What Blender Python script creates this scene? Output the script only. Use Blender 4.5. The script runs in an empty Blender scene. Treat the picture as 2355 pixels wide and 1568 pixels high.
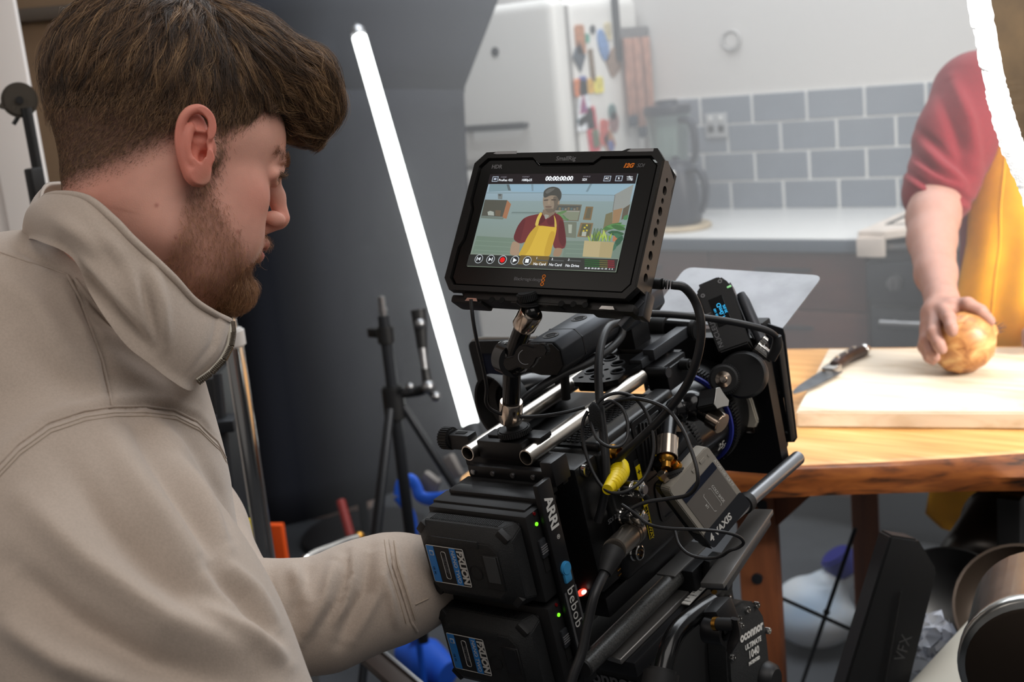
import bpy, bmesh, math, random
import numpy as np
import openvdb
from mathutils import Vector, Matrix
random.seed(7); RNG = np.random.default_rng(11)
SC = bpy.context.scene; COL = SC.collection
# ------------------------------------------------------------------ camera
FPX = 2850.0; PCX, PCY = 1177.5, 784.0
_zb = Vector((-.0970, .9704, .2204)).normalized()
_xb = Vector((.8008, -.0552, .5964)); _xb = (_xb - _xb.dot(_zb) * _zb).normalized()
_yb = _zb.cross(_xb)
CAMR = Matrix((_xb, _yb, _zb)); CAMC = Vector((0, 0, 1.52))
cam = bpy.data.cameras.new('camera'); camo = bpy.data.objects.new('camera', cam); COL.objects.link(camo)
camo.matrix_world = Matrix.Translation(CAMC) @ CAMR.to_4x4()
cam.sensor_width = 36; cam.lens = FPX / 2355 * 36; cam.clip_start = .05
cam.dof.use_dof = True; cam.dof.focus_distance = 1.12; cam.dof.aperture_fstop = 6.8; cam.dof.aperture_blades = 7
SC.camera = camo
SC.view_settings.view_transform = 'Standard'; SC.view_settings.look = 'None'
SC.view_settings.exposure = 0; SC.view_settings.gamma = 1; SC.view_settings.use_curve_mapping = False
SC.cycles.max_bounces = 7; SC.cycles.diffuse_bounces = 3; SC.cycles.glossy_bounces = 3; SC.cycles.transmission_bounces = 4
SC.cycles.transparent_max_bounces = 6; SC.cycles.volume_bounces = 0; SC.cycles.caustics_reflective = False; SC.cycles.caustics_refractive = False
SC.cycles.use_denoising = True
# ------------------------------------------------------------------ world and lights
W = bpy.data.worlds.new('world'); SC.world = W; W.use_nodes = True
W.node_tree.nodes['Background'].inputs[0].default_value = (1, .97, .95, 1)
W.node_tree.nodes['Background'].inputs[1].default_value = .13
def area(name, loc, target, sx, sy, power, col):
    l = bpy.data.lights.new(name, 'AREA'); l.shape = 'RECTANGLE'; l.size = sx; l.size_y = sy; l.energy = power; l.color = col
    o = bpy.data.objects.new(name, l); COL.objects.link(o); o.location = loc
    o.rotation_euler = (Vector(target) - Vector(loc)).to_track_quat('-Z', 'Y').to_euler(); return o
area('skylight_light', (-1.2, 2.95, 3.3), (-1.2, 2.95, 0), 3.2, 1.9, 125, (.90, .95, 1))
area('key_softbox_light', (1.0, 1.9, 1.95), (-.5, 2.5, 1.0), 1.0, 1.0, 30, (1, .96, .90)).data.spread = math.radians(80)
area('rooflight_light', (.3, .5, 2.7), (-.9, 1.0, 1.2), 1.6, 1.4, 16, (1, .95, .91))
area('added_board_edge_light', (.25, .2, 2.6), (-.40, 1.37, 1.5), .15, .15, .7, (1, 1, 1)).data.spread = math.radians(22)  # unseen narrow lamp, added only to whiten the foam board's torn edge
area('window_light', (-1.9, -.7, 2.4), (-.9, 1.1, 1.2), 1.4, 1.4, 10, (1, .90, .82))
# ------------------------------------------------------------------ helpers
def V(*a): return Vector(a)
def pray(px, py): return CAMR @ Vector(((px - PCX) / FPX, (PCY - py) / FPX, -1))
def at(px, py, d): return CAMC + pray(px, py) * d
def onz(px, py, z): r = pray(px, py); return CAMC + r * ((z - CAMC.z) / r.z)
def ony(px, py, y): r = pray(px, py); return CAMC + r * ((y - CAMC.y) / r.y)
def onx(px, py, x): r = pray(px, py); return CAMC + r * ((x - CAMC.x) / r.x)
def lin(c):
    return tuple(((v / 255) / 12.92 if v / 255 <= .04045 else ((v / 255 + .055) / 1.055) ** 2.4) for v in c) + (1,)
MATS = {}
def pm(name, rgb, rough=.5, metal=0, var=0, vscale=20, bump=0, bscale=200, stretch=None, sss=0, sheen=0, coat=0, trans=0, emit=None, spec=.5, alpha=1, ior=1.45, col2=None, attr=None, attrmode='MIX', detail=4):
    m = bpy.data.materials.new(name); m.use_nodes = True; nt = m.node_tree; b = nt.nodes['Principled BSDF']; N = nt.nodes.new; L = nt.links.new
    c = lin(rgb); I = b.inputs
    I['Base Color'].default_value = c; I['Roughness'].default_value = rough; I['Metallic'].default_value = metal
    I['Specular IOR Level'].default_value = spec; I['IOR'].default_value = ior
    if sss: I['Subsurface Weight'].default_value = sss; I['Subsurface Radius'].default_value = (1, .35, .2); I['Subsurface Scale'].default_value = .006
    if sheen: I['Sheen Weight'].default_value = sheen; I['Sheen Roughness'].default_value = .5
    if coat: I['Coat Weight'].default_value = coat; I['Coat Roughness'].default_value = .1
    if trans: I['Transmission Weight'].default_value = trans
    if alpha < 1: I['Alpha'].default_value = alpha
    if emit: I['Emission Color'].default_value = lin(emit[0]); I['Emission Strength'].default_value = emit[1]
    src = None
    if var or col2 or bump:
        tc = N('ShaderNodeTexCoord'); mp = N('ShaderNodeMapping'); L(tc.outputs['Object'], mp.inputs[0])
        if stretch: mp.inputs['Scale'].default_value = stretch
    if var or col2:
        n = N('ShaderNodeTexNoise'); n.inputs['Scale'].default_value = vscale; n.inputs['Detail'].default_value = detail; L(mp.outputs[0], n.inputs['Vector'])
        r = N('ShaderNodeValToRGB'); L(n.outputs['Fac'], r.inputs[0]); r.color_ramp.elements[0].position = .35; r.color_ramp.elements[1].position = .65
        if col2: r.color_ramp.elements[0].color = lin(col2); r.color_ramp.elements[1].color = c
        else:
            r.color_ramp.elements[0].color = tuple(x * (1 - var) for x in c[:3]) + (1,); r.color_ramp.elements[1].color = tuple(min(1, x * (1 + var)) for x in c[:3]) + (1,)
        src = r.outputs[0]
    if attr:
        a = N('ShaderNodeAttribute'); a.attribute_name = attr
        if src is None: src = a.outputs['Color']
        else:
            mx = N('ShaderNodeMix'); mx.data_type = 'RGBA'; mx.blend_type = 'MULTIPLY'; mx.inputs[0].default_value = 1
            L(a.outputs['Color'], mx.inputs[6]); L(src, mx.inputs[7]); src = mx.outputs[2]
    if src is not None: L(src, I['Base Color'])
    if bump:
        n2 = N('ShaderNodeTexNoise'); n2.inputs['Scale'].default_value = bscale; n2.inputs['Detail'].default_value = 3; L(mp.outputs[0], n2.inputs['Vector'])
        bp = N('ShaderNodeBump'); bp.inputs['Strength'].default_value = bump; bp.inputs['Distance'].default_value = .002
        L(n2.outputs['Fac'], bp.inputs['Height']); L(bp.outputs[0], I['Normal'])
    MATS[name] = m; return m
FR = Matrix.Identity(4)          # frame in which meshes are written
def setframe(m=None):
    global FR; FR = (m.copy() if m is not None else Matrix.Identity(4))
def basis(o, x, y, z):
    m = Matrix((x, y, z)).transposed().to_4x4(); m.translation = o; return m
class MB:
    def __init__(s): s.bm = bmesh.new(); s.mi = 0
    def _merge(s, t, M=None):
        if M is not None: bmesh.ops.transform(t, matrix=M, verts=t.verts)
        for f in t.faces: f.material_index = s.mi
        me = bpy.data.meshes.new('t'); t.to_mesh(me); t.free(); s.bm.from_mesh(me); bpy.data.meshes.remove(me); return s
    def box(s, c, size, rot=None, bev=0, seg=2, taper=None):
        t = bmesh.new(); bmesh.ops.create_cube(t, size=1)
        for v in t.verts:
            k = 1
            if taper and v.co.z > 0: k = taper
            v.co = Vector((v.co.x * size[0] * k, v.co.y * size[1] * k, v.co.z * size[2]))
        if bev: bmesh.ops.bevel(t, geom=t.edges[:], offset=bev, segments=seg, profile=.6, affect='EDGES', clamp_overlap=True)
        return s._merge(t, Matrix.Translation(Vector(c)) @ (rot.to_4x4() if rot is not None else Matrix.Identity(4)))
    def cyl(s, a, b, r, r2=None, n=24, bev=0, caps=True):
        a = Vector(a); b = Vector(b); t = bmesh.new(); h = (b - a).length
        bmesh.ops.create_cone(t, cap_ends=caps, segments=n, radius1=r, radius2=r if r2 is None else r2, depth=h)
        if bev: bmesh.ops.bevel(t, geom=[e for e in t.edges if len([f for f in e.link_faces if len(f.verts) > 4]) == 1], offset=bev, segments=2, affect='EDGES', clamp_overlap=True)
        q = (b - a).normalized().to_track_quat('Z', 'Y').to_matrix().to_4x4()
        return s._merge(t, Matrix.Translation((a + b) / 2) @ q)
    def pipe(s, a, b, r, ri, n=28):       # open tube with a wall
        a = Vector(a); b = Vector(b); h = (b - a).length
        return s.lathe([(ri, 0), (r - .0006, 0), (r, .0006), (r, h - .0006), (r - .0006, h), (ri, h)], a, b - a, n, close=True)
    def lathe(s, prof, o, axis, n=32, close=False, a0=0, a1=2 * math.pi):
        t = bmesh.new(); full = abs(a1 - a0 - 2 * math.pi) < 1e-6; m = n if full else n + 1; rings = []
        for r, z in prof:
            if r < 1e-7: rings.append([t.verts.new((0, 0, z))] * m)
            else: rings.append([t.verts.new((r * math.cos(a0 + (a1 - a0) * i / n), r * math.sin(a0 + (a1 - a0) * i / n), z)) for i in range(m)])
        pairs = list(zip(rings, rings[1:])) + ([(rings[-1], rings[0])] if close else [])
        for A, B in pairs:
            for i in range(n):
                j = (i + 1) % m; vs = []
                for v in (A[i], A[j], B[j], B[i]):
                    if v not in vs: vs.append(v)
                if len(vs) > 2:
                    try: t.faces.new(vs)
                    except ValueError: pass
        bmesh.ops.recalc_face_normals(t, faces=t.faces)
        q = Vector(axis).normalized().to_track_quat('Z', 'Y').to_matrix().to_4x4()
        return s._merge(t, Matrix.Translation(Vector(o)) @ q)
    def tube(s, pts, r, n=10, smooth=6, caps=True, flat=1.0):
        P = [Vector(p) for p in pts]; R = list(r) if hasattr(r, '__len__') else [r] * len(P)
        if smooth and len(P) > 2:
            Q = []; RR = []; ext = [P[0] * 2 - P[1]] + P + [P[-1] * 2 - P[-2]]
            for i in range(len(P) - 1):
                p0, p1, p2, p3 = ext[i:i + 4]
                for k in range(smooth):
                    u = k / smooth
                    Q.append(.5 * ((2 * p1) + (p2 - p0) * u + (2 * p0 - 5 * p1 + 4 * p2 - p3) * u * u + (3 * p1 - p0 - 3 * p2 + p3) * u ** 3)); RR.append(R[i] * (1 - u) + R[i + 1] * u)
            Q.append(P[-1]); RR.append(R[-1]); P, R = Q, RR
        t = bmesh.new(); d = (P[1] - P[0]).normalized(); u = d.orthogonal().normalized(); rings = []
        for i, p in enumerate(P):
            dn = (P[min(i + 1, len(P) - 1)] - P[max(i - 1, 0)]).normalized()
            u = (u - u.dot(dn) * dn).normalized(); w = dn.cross(u)
            rings.append([t.verts.new(p + (u * math.cos(a) + w * math.sin(a) * flat) * R[i]) for a in [2 * math.pi * k / n for k in range(n)]])
        for A, B in zip(rings, rings[1:]):
            for k in range(n): t.faces.new((A[k], A[(k + 1) % n], B[(k + 1) % n], B[k]))
        if caps: t.faces.new(rings[0][::-1]); t.faces.new(rings[-1])
        return s._merge(t)
    def prism(s, poly, o, ax, ay, depth, bev=0, holes=(), seg=2):   # polygon (2D) in plane o+u*ax+v*ay, thickened by depth along ax x ay
        o = Vector(o); ax = Vector(ax); ay = Vector(ay); az = ax.cross(ay).normalized(); t = bmesh.new()
        M = basis(o, ax, ay, az)
        if not holes:
            f = t.faces.new([t.verts.new((x, y, 0)) for x, y in poly])
            r = bmesh.ops.extrude_face_region(t, geom=[f]); bmesh.ops.translate(t, vec=(0, 0, depth), verts=[v for v in r['geom'] if isinstance(v, bmesh.types.BMVert)])
            bmesh.ops.recalc_face_normals(t, faces=t.faces)
            if bev: bmesh.ops.bevel(t, geom=t.edges[:], offset=bev, segments=seg, affect='EDGES', clamp_overlap=True)
        else:
            loops = [list(poly)] + [list(h) for h in holes]; lv = []
            for z in (0, depth):
                es = []; lz = []
                for lp in loops:
                    vs = [t.verts.new((x, y, z)) for x, y in lp]; lz.append(vs)
                    es += [t.edges.new((vs[i], vs[(i + 1) % len(vs)])) for i in range(len(vs))]
                bmesh.ops.triangle_fill(t, use_beauty=True, use_dissolve=False, edges=es); lv.append(lz)
            for A, B in zip(*lv):
                for i in range(len(A)): t.faces.new((A[i], A[(i + 1) % len(A)], B[(i + 1) % len(A)], B[i]))
            bmesh.ops.recalc_face_normals(t, faces=t.faces)
        return s._merge(t, M)
    def ball(s, c, r, n=20, sc=(1, 1, 1), rot=None):
        t = bmesh.new(); bmesh.ops.create_uvsphere(t, u_segments=n, v_segments=max(6, n // 2), radius=r)
        M = Matrix.Translation(Vector(c)) @ (rot.to_4x4() if rot is not None else Matrix.Identity(4)) @ Matrix.Diagonal(Vector((*sc, 1)))
        return s._merge(t, M)
    def grid(s, P, closeu=False, closev=False):     # P[i][j] points
        t = bmesh.new(); G = [[t.verts.new(p) for p in row] for row in P]; n, m = len(G), len(G[0])
        for i in range(n if closeu else n - 1):
            for j in range(m if closev else m - 1):
                t.faces.new((G[i][j], G[(i + 1) % n][j], G[(i + 1) % n][(j + 1) % m], G[i][(j + 1) % m]))
        return s._merge(t)
    def faces(s, vs, fs):
        t = bmesh.new(); v = [t.verts.new(p) for p in vs]
        for f in fs: t.faces.new([v[i] for i in f])
        return s._merge(t)
    def mesh(s, name, ang=38):
        me = bpy.data.meshes.new(name); s.bm.to_mesh(me); s.bm.free(); finish(me, ang); return me
def finish(me, ang=38):
    me.polygons.foreach_set('use_smooth', np.ones(len(me.polygons), bool))
    if ang < 180: me.set_sharp_from_angle(angle=math.radians(ang))
def link(name, data, mats, parent=None, frame=None):
    o = bpy.data.objects.new(name, data)
    if data is not None and hasattr(data, 'materials') and len(data.materials) == 0:
        for m in (mats if isinstance(mats, (list, tuple)) else [mats]): data.materials.append(m)
    COL.objects.link(o); F = (FR if frame is None else frame)
    if parent is not None:
        o.parent = parent; o.matrix_basis = parent['_w_inv'] @ F if False else WM[parent.name].inverted() @ F
    else: o.matrix_basis = F
    WM[o.name] = F.copy(); return o
WM = {}
def part(name, mb, mat, parent, label=None, ang=38, kind=None):
    me = mb.mesh(name, ang) if isinstance(mb, MB) else mb
    o = link(name, me, mat, parent)
    if label: o['label'] = label
    if kind: o['kind'] = kind
    return o
def tag(o, label, cat, group=None, kind=None):
    o['label'] = label; o['category'] = cat
    if group: o['group'] = group
    if kind: o['kind'] = kind
    return o
def thing(name, label, cat, loc=(0, 0, 0), group=None):
    o = link(name, None, None, None, FR @ Matrix.Translation(Vector(loc))); o.empty_display_size = .05
    return tag(o, label, cat, group)
def solo(name, mb, mat, label, cat, group=None, ang=38, kind=None):   # a thing of one mesh, origin at the bottom of its bounds
    me = mb.mesh(name, ang) if isinstance(mb, MB) else mb
    co = np.empty(len(me.vertices) * 3, np.float32); me.vertices.foreach_get('co', co); co = co.reshape(-1, 3)
    c = Vector(((co[:, 0].min() + co[:, 0].max()) / 2, (co[:, 1].min() + co[:, 1].max()) / 2, co[:, 2].min()))
    me.transform(Matrix.Translation(-c)); o = link(name, me, mat, None, FR @ Matrix.Translation(c))
    return tag(o, label, cat, group, kind)
def struct(name, mb, mat, parent=None, label=None, ang=38):
    o = part(name, mb, mat, parent, label, ang)
    if parent is None: o['kind'] = 'structure'
    return o
def dup(o, M, label=None, group=None):          # copy of a thing with its parts and sub-parts, placed at world matrix M
    def cp(src, par):
        c = src.copy(); COL.objects.link(c); c.parent = par; WM[c.name] = WM[src.name]
        for k in [k for k in CH(src)]: cp(k, c)
        return c
    c = cp(o, None); c.matrix_basis = M
    if label: c['label'] = label
    if group: c['group'] = group
    return c
def CH(o): return [x for x in COL.objects if x.parent == o]
def text(name, s, o, ax, ay, size, mat, parent, align='CENTER', ext=.00008, sp=1.0, shear=0, bold=0):
    c = bpy.data.curves.new(name, 'FONT'); c.body = s; c.size = size; c.extrude = ext; c.align_x = align; c.align_y = 'CENTER'; c.space_character = sp; c.shear = shear; c.offset = bold; c.resolution_u = 3
    c.materials.append(mat); ax = Vector(ax).normalized(); ay = Vector(ay); ay = (ay - ay.dot(ax) * ax).normalized(); az = ax.cross(ay)
    tmp = bpy.data.objects.new('tmp', c); me = bpy.data.meshes.new_from_object(tmp); bpy.data.objects.remove(tmp); bpy.data.curves.remove(c); me.name = name; me.materials.clear()
    return link(name, me, mat, parent, FR @ basis(Vector(o), ax, ay, az))
def circ(x, y, r, n=16): return [(x + r * math.cos(2 * math.pi * i / n), y + r * math.sin(2 * math.pi * i / n)) for i in range(n)]
def rrect(w, h, r, n=4, x=0, y=0):
    out = []
    for cx, cy, a in ((w / 2 - r, h / 2 - r, 0), (-w / 2 + r, h / 2 - r, 90), (-w / 2 + r, -h / 2 + r, 180), (w / 2 - r, -h / 2 + r, 270)):
        out += [(x + cx + r * math.cos(math.radians(a + 90 * i / n)), y + cy + r * math.sin(math.radians(a + 90 * i / n))) for i in range(n + 1)]
    return out
# ------------------------------------------------------------------ voxel modelling (for bodies and cloth)
class Vox:
    def __init__(s, lo, hi, h):
        s.lo = np.array(lo, np.float32); s.h = h; s.n = np.ceil((np.array(hi) - s.lo) / h).astype(int) + 1
        s.d = np.full(s.n, .06, np.float32)
        s.ax = [s.lo[i] + h * np.arange(s.n[i], dtype=np.float32) for i in range(3)]
    def _sl(s, lo, hi):
        a = np.clip(np.floor((np.array(lo) - s.lo) / s.h).astype(int), 0, s.n); b = np.clip(np.ceil((np.array(hi) - s.lo) / s.h).astype(int) + 1, 0, s.n)
        sl = tuple(slice(x, y) for x, y in zip(a, b))
        return sl, s.ax[0][sl[0]][:, None, None], s.ax[1][sl[1]][None, :, None], s.ax[2][sl[2]][None, None, :]
    def _put(s, sl, v, k, mode):
        o = s.d[sl]
        if o.size == 0: return
        if mode == 'add':
            if k: h = np.clip(.5 + .5 * (o - v) / k, 0, 1); s.d[sl] = o * (1 - h) + v * h - k * h * (1 - h)
            else: s.d[sl] = np.minimum(o, v)
        else:
            v = -v
            if k: h = np.clip(.5 - .5 * (o - v) / k, 0, 1); s.d[sl] = o * (1 - h) + v * h + k * h * (1 - h)
            else: s.d[sl] = np.maximum(o, v)
    def cone(s, a, b, ra, rb, k=.01, mode='add'):
        a = np.array(a, np.float32); b = np.array(b, np.float32); m = max(ra, rb) + 2 * k + .012
        sl, X, Y, Z = s._sl(np.minimum(a, b) - m, np.maximum(a, b) + m); ba = b - a; L2 = float(ba @ ba) + 1e-12
        t = np.clip(((X - a[0]) * ba[0] + (Y - a[1]) * ba[1] + (Z - a[2]) * ba[2]) / L2, 0, 1)
        v = np.sqrt((X - a[0] - t * ba[0]) ** 2 + (Y - a[1] - t * ba[1]) ** 2 + (Z - a[2] - t * ba[2]) ** 2) - (ra + (rb - ra) * t)
        s._put(sl, v, k, mode); return s
    def chain(s, pts, rs, k=.01, mode='add'):
        for i in range(len(pts) - 1): s.cone(pts[i], pts[i + 1], rs[i], rs[i + 1], k, mode)
        return s
    def ell(s, c, r, R=None, k=.01, mode='add', p=2):
        c = np.array(c, np.float32); r = np.array(r, np.float32); R = np.eye(3) if R is None else np.array(R)   # columns = axes
        ext = np.abs(R) @ r * 1.0 + 2 * k + .012
        sl, X, Y, Z = s._sl(c - ext, c + ext); X = X - c[0]; Y = Y - c[1]; Z = Z - c[2]
        q = [(X * R[0, i] + Y * R[1, i] + Z * R[2, i]) / r[i] for i in range(3)]
        n = (np.abs(q[0]) ** p + np.abs(q[1]) ** p + np.abs(q[2]) ** p) ** (1 / p) if p != 2 else np.sqrt(q[0] ** 2 + q[1] ** 2 + q[2] ** 2)
        g = np.sqrt((q[0] / r[0]) ** 2 + (q[1] / r[1]) ** 2 + (q[2] / r[2]) ** 2) + 1e-6
        v = n * (n - 1) / g if p == 2 else (n - 1) * float(min(r))
        s._put(sl, v.astype(np.float32), k, mode); return s
    def blur(s, it=1):
        for _ in range(it):
            for ax in range(3):
                d = s.d; e = np.concatenate([np.take(d, [0], ax), d, np.take(d, [-1], ax)], ax)
                sl = lambda a, b: tuple(slice(a, b) if i == ax else slice(None) for i in range(3))
                n = d.shape[ax]; s.d = .25 * e[sl(0, n)] + .5 * e[sl(1, n + 1)] + .25 * e[sl(2, n + 2)]
        return s
    def out(s):
        g = openvdb.FloatGrid(.06); g.copyFromArray(s.d); p, q = g.convertToQuads(isovalue=0.0)
        return (p * s.h + s.lo).astype(np.float32), q.copy()
def mkmesh(name, P, Q):
    me = bpy.data.meshes.new(name); n = len(Q); me.vertices.add(len(P)); me.vertices.foreach_set('co', np.asarray(P, np.float32).ravel())
    me.loops.add(n * 4); me.loops.foreach_set('vertex_index', np.asarray(Q, np.int32).ravel()); me.polygons.add(n)
    me.polygons.foreach_set('loop_start', np.arange(n, dtype=np.int32) * 4); me.update(calc_edges=True); me.validate(); return me
def setcol(me, name, C):
    a = me.color_attributes.new(name, 'FLOAT_COLOR', 'POINT'); a.data.foreach_set('color', np.concatenate([C, np.ones((len(C), 1))], 1).astype(np.float32).ravel())
def vnorm(P, Q):
    n = np.cross(P[Q[:, 2]] - P[Q[:, 0]], P[Q[:, 3]] - P[Q[:, 1]]); N = np.zeros_like(P)
    for k in range(4): np.add.at(N, Q[:, k], n)
    return N / (np.linalg.norm(N, axis=1, keepdims=True) + 1e-12)
# ================================================================== materials of the room
m_wall = pm('wall_paint', (206, 203, 200), .8); m_tile = pm('tile_glaze', (120, 128, 139), .22, var=.06, vscale=6)
m_grout = pm('grout', (222, 222, 220), .9); m_floor = pm('concrete', (66, 69, 74), .75, var=.22, vscale=3.5, bump=.15, bscale=60)
m_white = pm('white_enamel', (228, 226, 222), .25, coat=.3); m_top = pm('worktop_white', (225, 225, 224), .35)
m_edge = pm('worktop_edge', (96, 106, 118), .5); m_cab = pm('cabinet_brown', (90, 54, 44), .5, var=.12, vscale=8, stretch=(1, 1, 6))
m_chrome = pm('chrome', (215, 212, 208), .12, 1); m_steel = pm('steel', (150, 150, 152), .35, 1)
m_blk = pm('black_plastic', (24, 24, 25), .45); m_blkg = pm('black_gloss', (14, 14, 15), .18); m_dark = pm('dark_metal', (40, 42, 46), .45, .4)
m_fab = pm('black_cloth', (21, 23, 30), .95, bump=.25, bscale=700, spec=.2)
# ================================================================== room
WY = 4.045
fl = struct('floor', MB().box((-1, 2, -.05), (9, 8, .1)), m_floor)
wb = struct('wall_back', MB().box((-1, WY + .06, 1.5), (9, .12, 3)), m_wall)
part('grout_bed', MB().box((-1.0, WY - .007, 1.119), (2.72, .012, .404)), m_grout, wb)
tm = MB().box((0, 0, 0), (.1925, .012, .0945), bev=.002, seg=1).mesh('tile'); tm.materials.append(m_tile)
for r in range(4):
    zc = .969 + .1013 * r; off = (-.05 if r % 2 == 0 else .0525) - .1  # joints measured on the wall
    x0 = -2.26 + (0 if r % 2 else .1025)
    for k in range(13):
        xc = x0 + .2025 * k
        if xc > .32: continue
        o = bpy.data.objects.new('tile', tm); COL.objects.link(o); o.parent = wb; o.matrix_basis = Matrix.Translation((xc, WY - .010 - RNG.random() * .002, zc)) @ Matrix.Rotation(RNG.normal() * .004, 4, 'Z')
# ================================================================== fridge
fx0, fx1, fyf, fyb = -2.98, -2.377, 3.50, 4.02
t = thing('fridge', 'cream retro fridge with rounded edges and a side full of magnets', 'fridge', ((fx0 + fx1) / 2, 3.76, 0))
fc = ((fx0 + fx1) / 2, (fyf + fyb) / 2 + .03, .86)
part('body', MB().box(fc, (fx1 - fx0, fyb - fyf - .06, 1.68), bev=.045, seg=5), m_white, t)
def fdoor(z0, z1):
    return MB().box(((fx0 + fx1) / 2, fyf + .02, (z0 + z1) / 2), (fx1 - fx0 - .004, .085, z1 - z0), bev=.04, seg=6)
d1 = part('door', fdoor(1.16, 1.705), m_white, t); d2 = part('door', fdoor(.06, 1.15), m_white, t)
part('handle', MB().box((-2.65, fyf - .055, 1.298), (.27, .018, .024), bev=.007).cyl((-2.77, fyf - .02, 1.298), (-2.77, fyf - .05, 1.298), .009).cyl((-2.53, fyf - .02, 1.298), (-2.53, fyf - .05, 1.298), .009), m_dark, d1, 'dark grey bar handle')
part('badge', MB().cyl((-2.634, fyf - .018, 1.551), (-2.634, fyf - .027, 1.551), .016, n=20, bev=.002), m_dark, d1)
part('gasket', MB().box(((fx0 + fx1) / 2, fyf + .07, .88), (fx1 - fx0 - .016, .02, 1.60), bev=.006), pm('gasket', (150, 148, 145), .8), t)
part('foot', MB().cyl((fx0 + .06, fyf + .1, 0), (fx0 + .06, fyf + .1, .05), .02), m_blk, t); part('foot', MB().cyl((fx1 - .06, fyf + .1, 0), (fx1 - .06, fyf + .1, .05), .02), m_blk, t)
# magnets on the fridge side (plane x = fx1), from (px, py, w, h) sizes in metres
def mag(name, px, py, w, h, rgb, label, rot=0, shape='rect', cat='magnet', th=.006):
    p = onx(px, py, fx1 + .001); p.x = fx1 + .0005
    m = MB(); cy, sy = math.cos(rot), math.sin(rot)
    poly = rrect(w, h, min(w, h) * .2) if shape == 'rect' else ([(math.cos(a) * w / 2, math.sin(a) * h / 2) for a in [2 * math.pi * i / 18 for i in range(18)]] if shape == 'oval' else [(-w / 2, 0), (0, -h / 2), (w / 2, 0), (0, h / 2)] if shape == 'dia' else [(-w / 2, -h / 2), (w / 2, -h / 2), (w * .15, h / 2), (-w * .2, h / 2)])
    m.prism([(x * cy - y * sy, x * sy + y * cy) for x, y in poly], p, (0, 1, 0), (0, 0, 1), th, bev=.0012, seg=1)
    return solo(name, m, pm(name + '_paint', rgb, .5, var=.25, vscale=60), label, cat, 'magnets on the fridge side')
mag('fridge_magnet', 1333, 92, .055, .10, (178, 120, 84), 'tall tan magnet high on the fridge side near the door')
mag('fridge_magnet', 1331, 130, .075, .105, (62, 72, 84), 'dark slate diamond magnet under the tan one', shape='dia')
mag('fridge_magnet', 1348, 88, .03, .03, (70, 150, 130), 'small teal magnet beside the tall tan one')
mag('fridge_magnet', 1362, 68, .03, .03, (40, 48, 52), 'tiny dark round magnet at the top of the fridge side', shape='oval')
mag('fridge_magnet', 1360, 150, .026, .11, (120, 100, 78), 'thin brown stick magnet below the tiny dark one', rot=.05)
mag('fridge_magnet', 1386, 104, .06, .115, (104, 140, 190), 'blue leaf-shaped magnet on the fridge side', rot=.3, shape='oval')
mag('fridge_magnet', 1397, 72, .04, .06, (196, 184, 150), 'small cream magnet above the blue leaf-shaped one')
mag('fridge_magnet', 1410, 143, .085, .085, (140, 116, 100), 'brown square magnet left of the hanging brushes', rot=.5)
mag('fridge_magnet', 1328, 202, .04, .06, (210, 120, 70), 'orange magnet at the left end of the coloured row')
mag('fridge_magnet', 1340, 198, .045, .065, (70, 80, 150), 'blue-violet magnet in the coloured row')
mag('fridge_magnet', 1355, 198, .045, .05, (220, 170, 60), 'amber magnet in the coloured row')
mag('fridge_magnet', 1375, 196, .06, .055, (230, 215, 90), 'yellow magnet at the right end of the coloured row')
fm = mag('fridge_magnet', 1343, 242, .11, .17, (226, 228, 238), 'white wedge-shaped magnet with a purple and red triangle', shape='wedge')
mag('fridge_magnet', 1345, 272, .10, .03, (110, 130, 140), 'grey-blue strip magnet under the white wedge', rot=.3)
mag('fridge_magnet', 1361, 299, .065, .16, (206, 70, 84), 'long pink-red magnet on the lower fridge side', rot=.12)
mag('fridge_magnet', 1366, 318, .035, .06, (96, 110, 84), 'dark green magnet stuck over the pink-red one', rot=.1, th=.012)
mag('fridge_magnet', 1388, 305, .05, .09, (200, 90, 80), 'coral magnet right of the long pink-red one', rot=-.2)
mag('fridge_magnet', 1400, 326, .06, .07, (176, 120, 84), 'brown crescent magnet at the bottom of the group', rot=.5)
mag('fridge_magnet', 1401, 336, .035, .04, (90, 100, 160), 'small blue magnet at the foot of the brown crescent', shape='oval', th=.012)
mag('fridge_magnet', 1407, 258, .05, .06, (90, 120, 120), 'small grey-green magnet in the middle of the fridge side', shape='oval')
mag('fridge_magnet', 1411, 280, .06, .075, (146, 110, 108), 'dull mauve magnet below the grey-green one', shape='oval')
setframe(WM[fm.name].copy()); setframe()
p = onx(1341, 240, fx1 + .007)
part('print', MB().prism([(-.025, -.03), (.028, -.03), (.004, .035)], (fx1 + .0066, p.y, p.z), (0, 1, 0), (0, 0, 1), .0008), pm('violet_print', (120, 70, 140), .6, col2=(180, 50, 60), vscale=50), fm, 'purple and red triangle')
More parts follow.
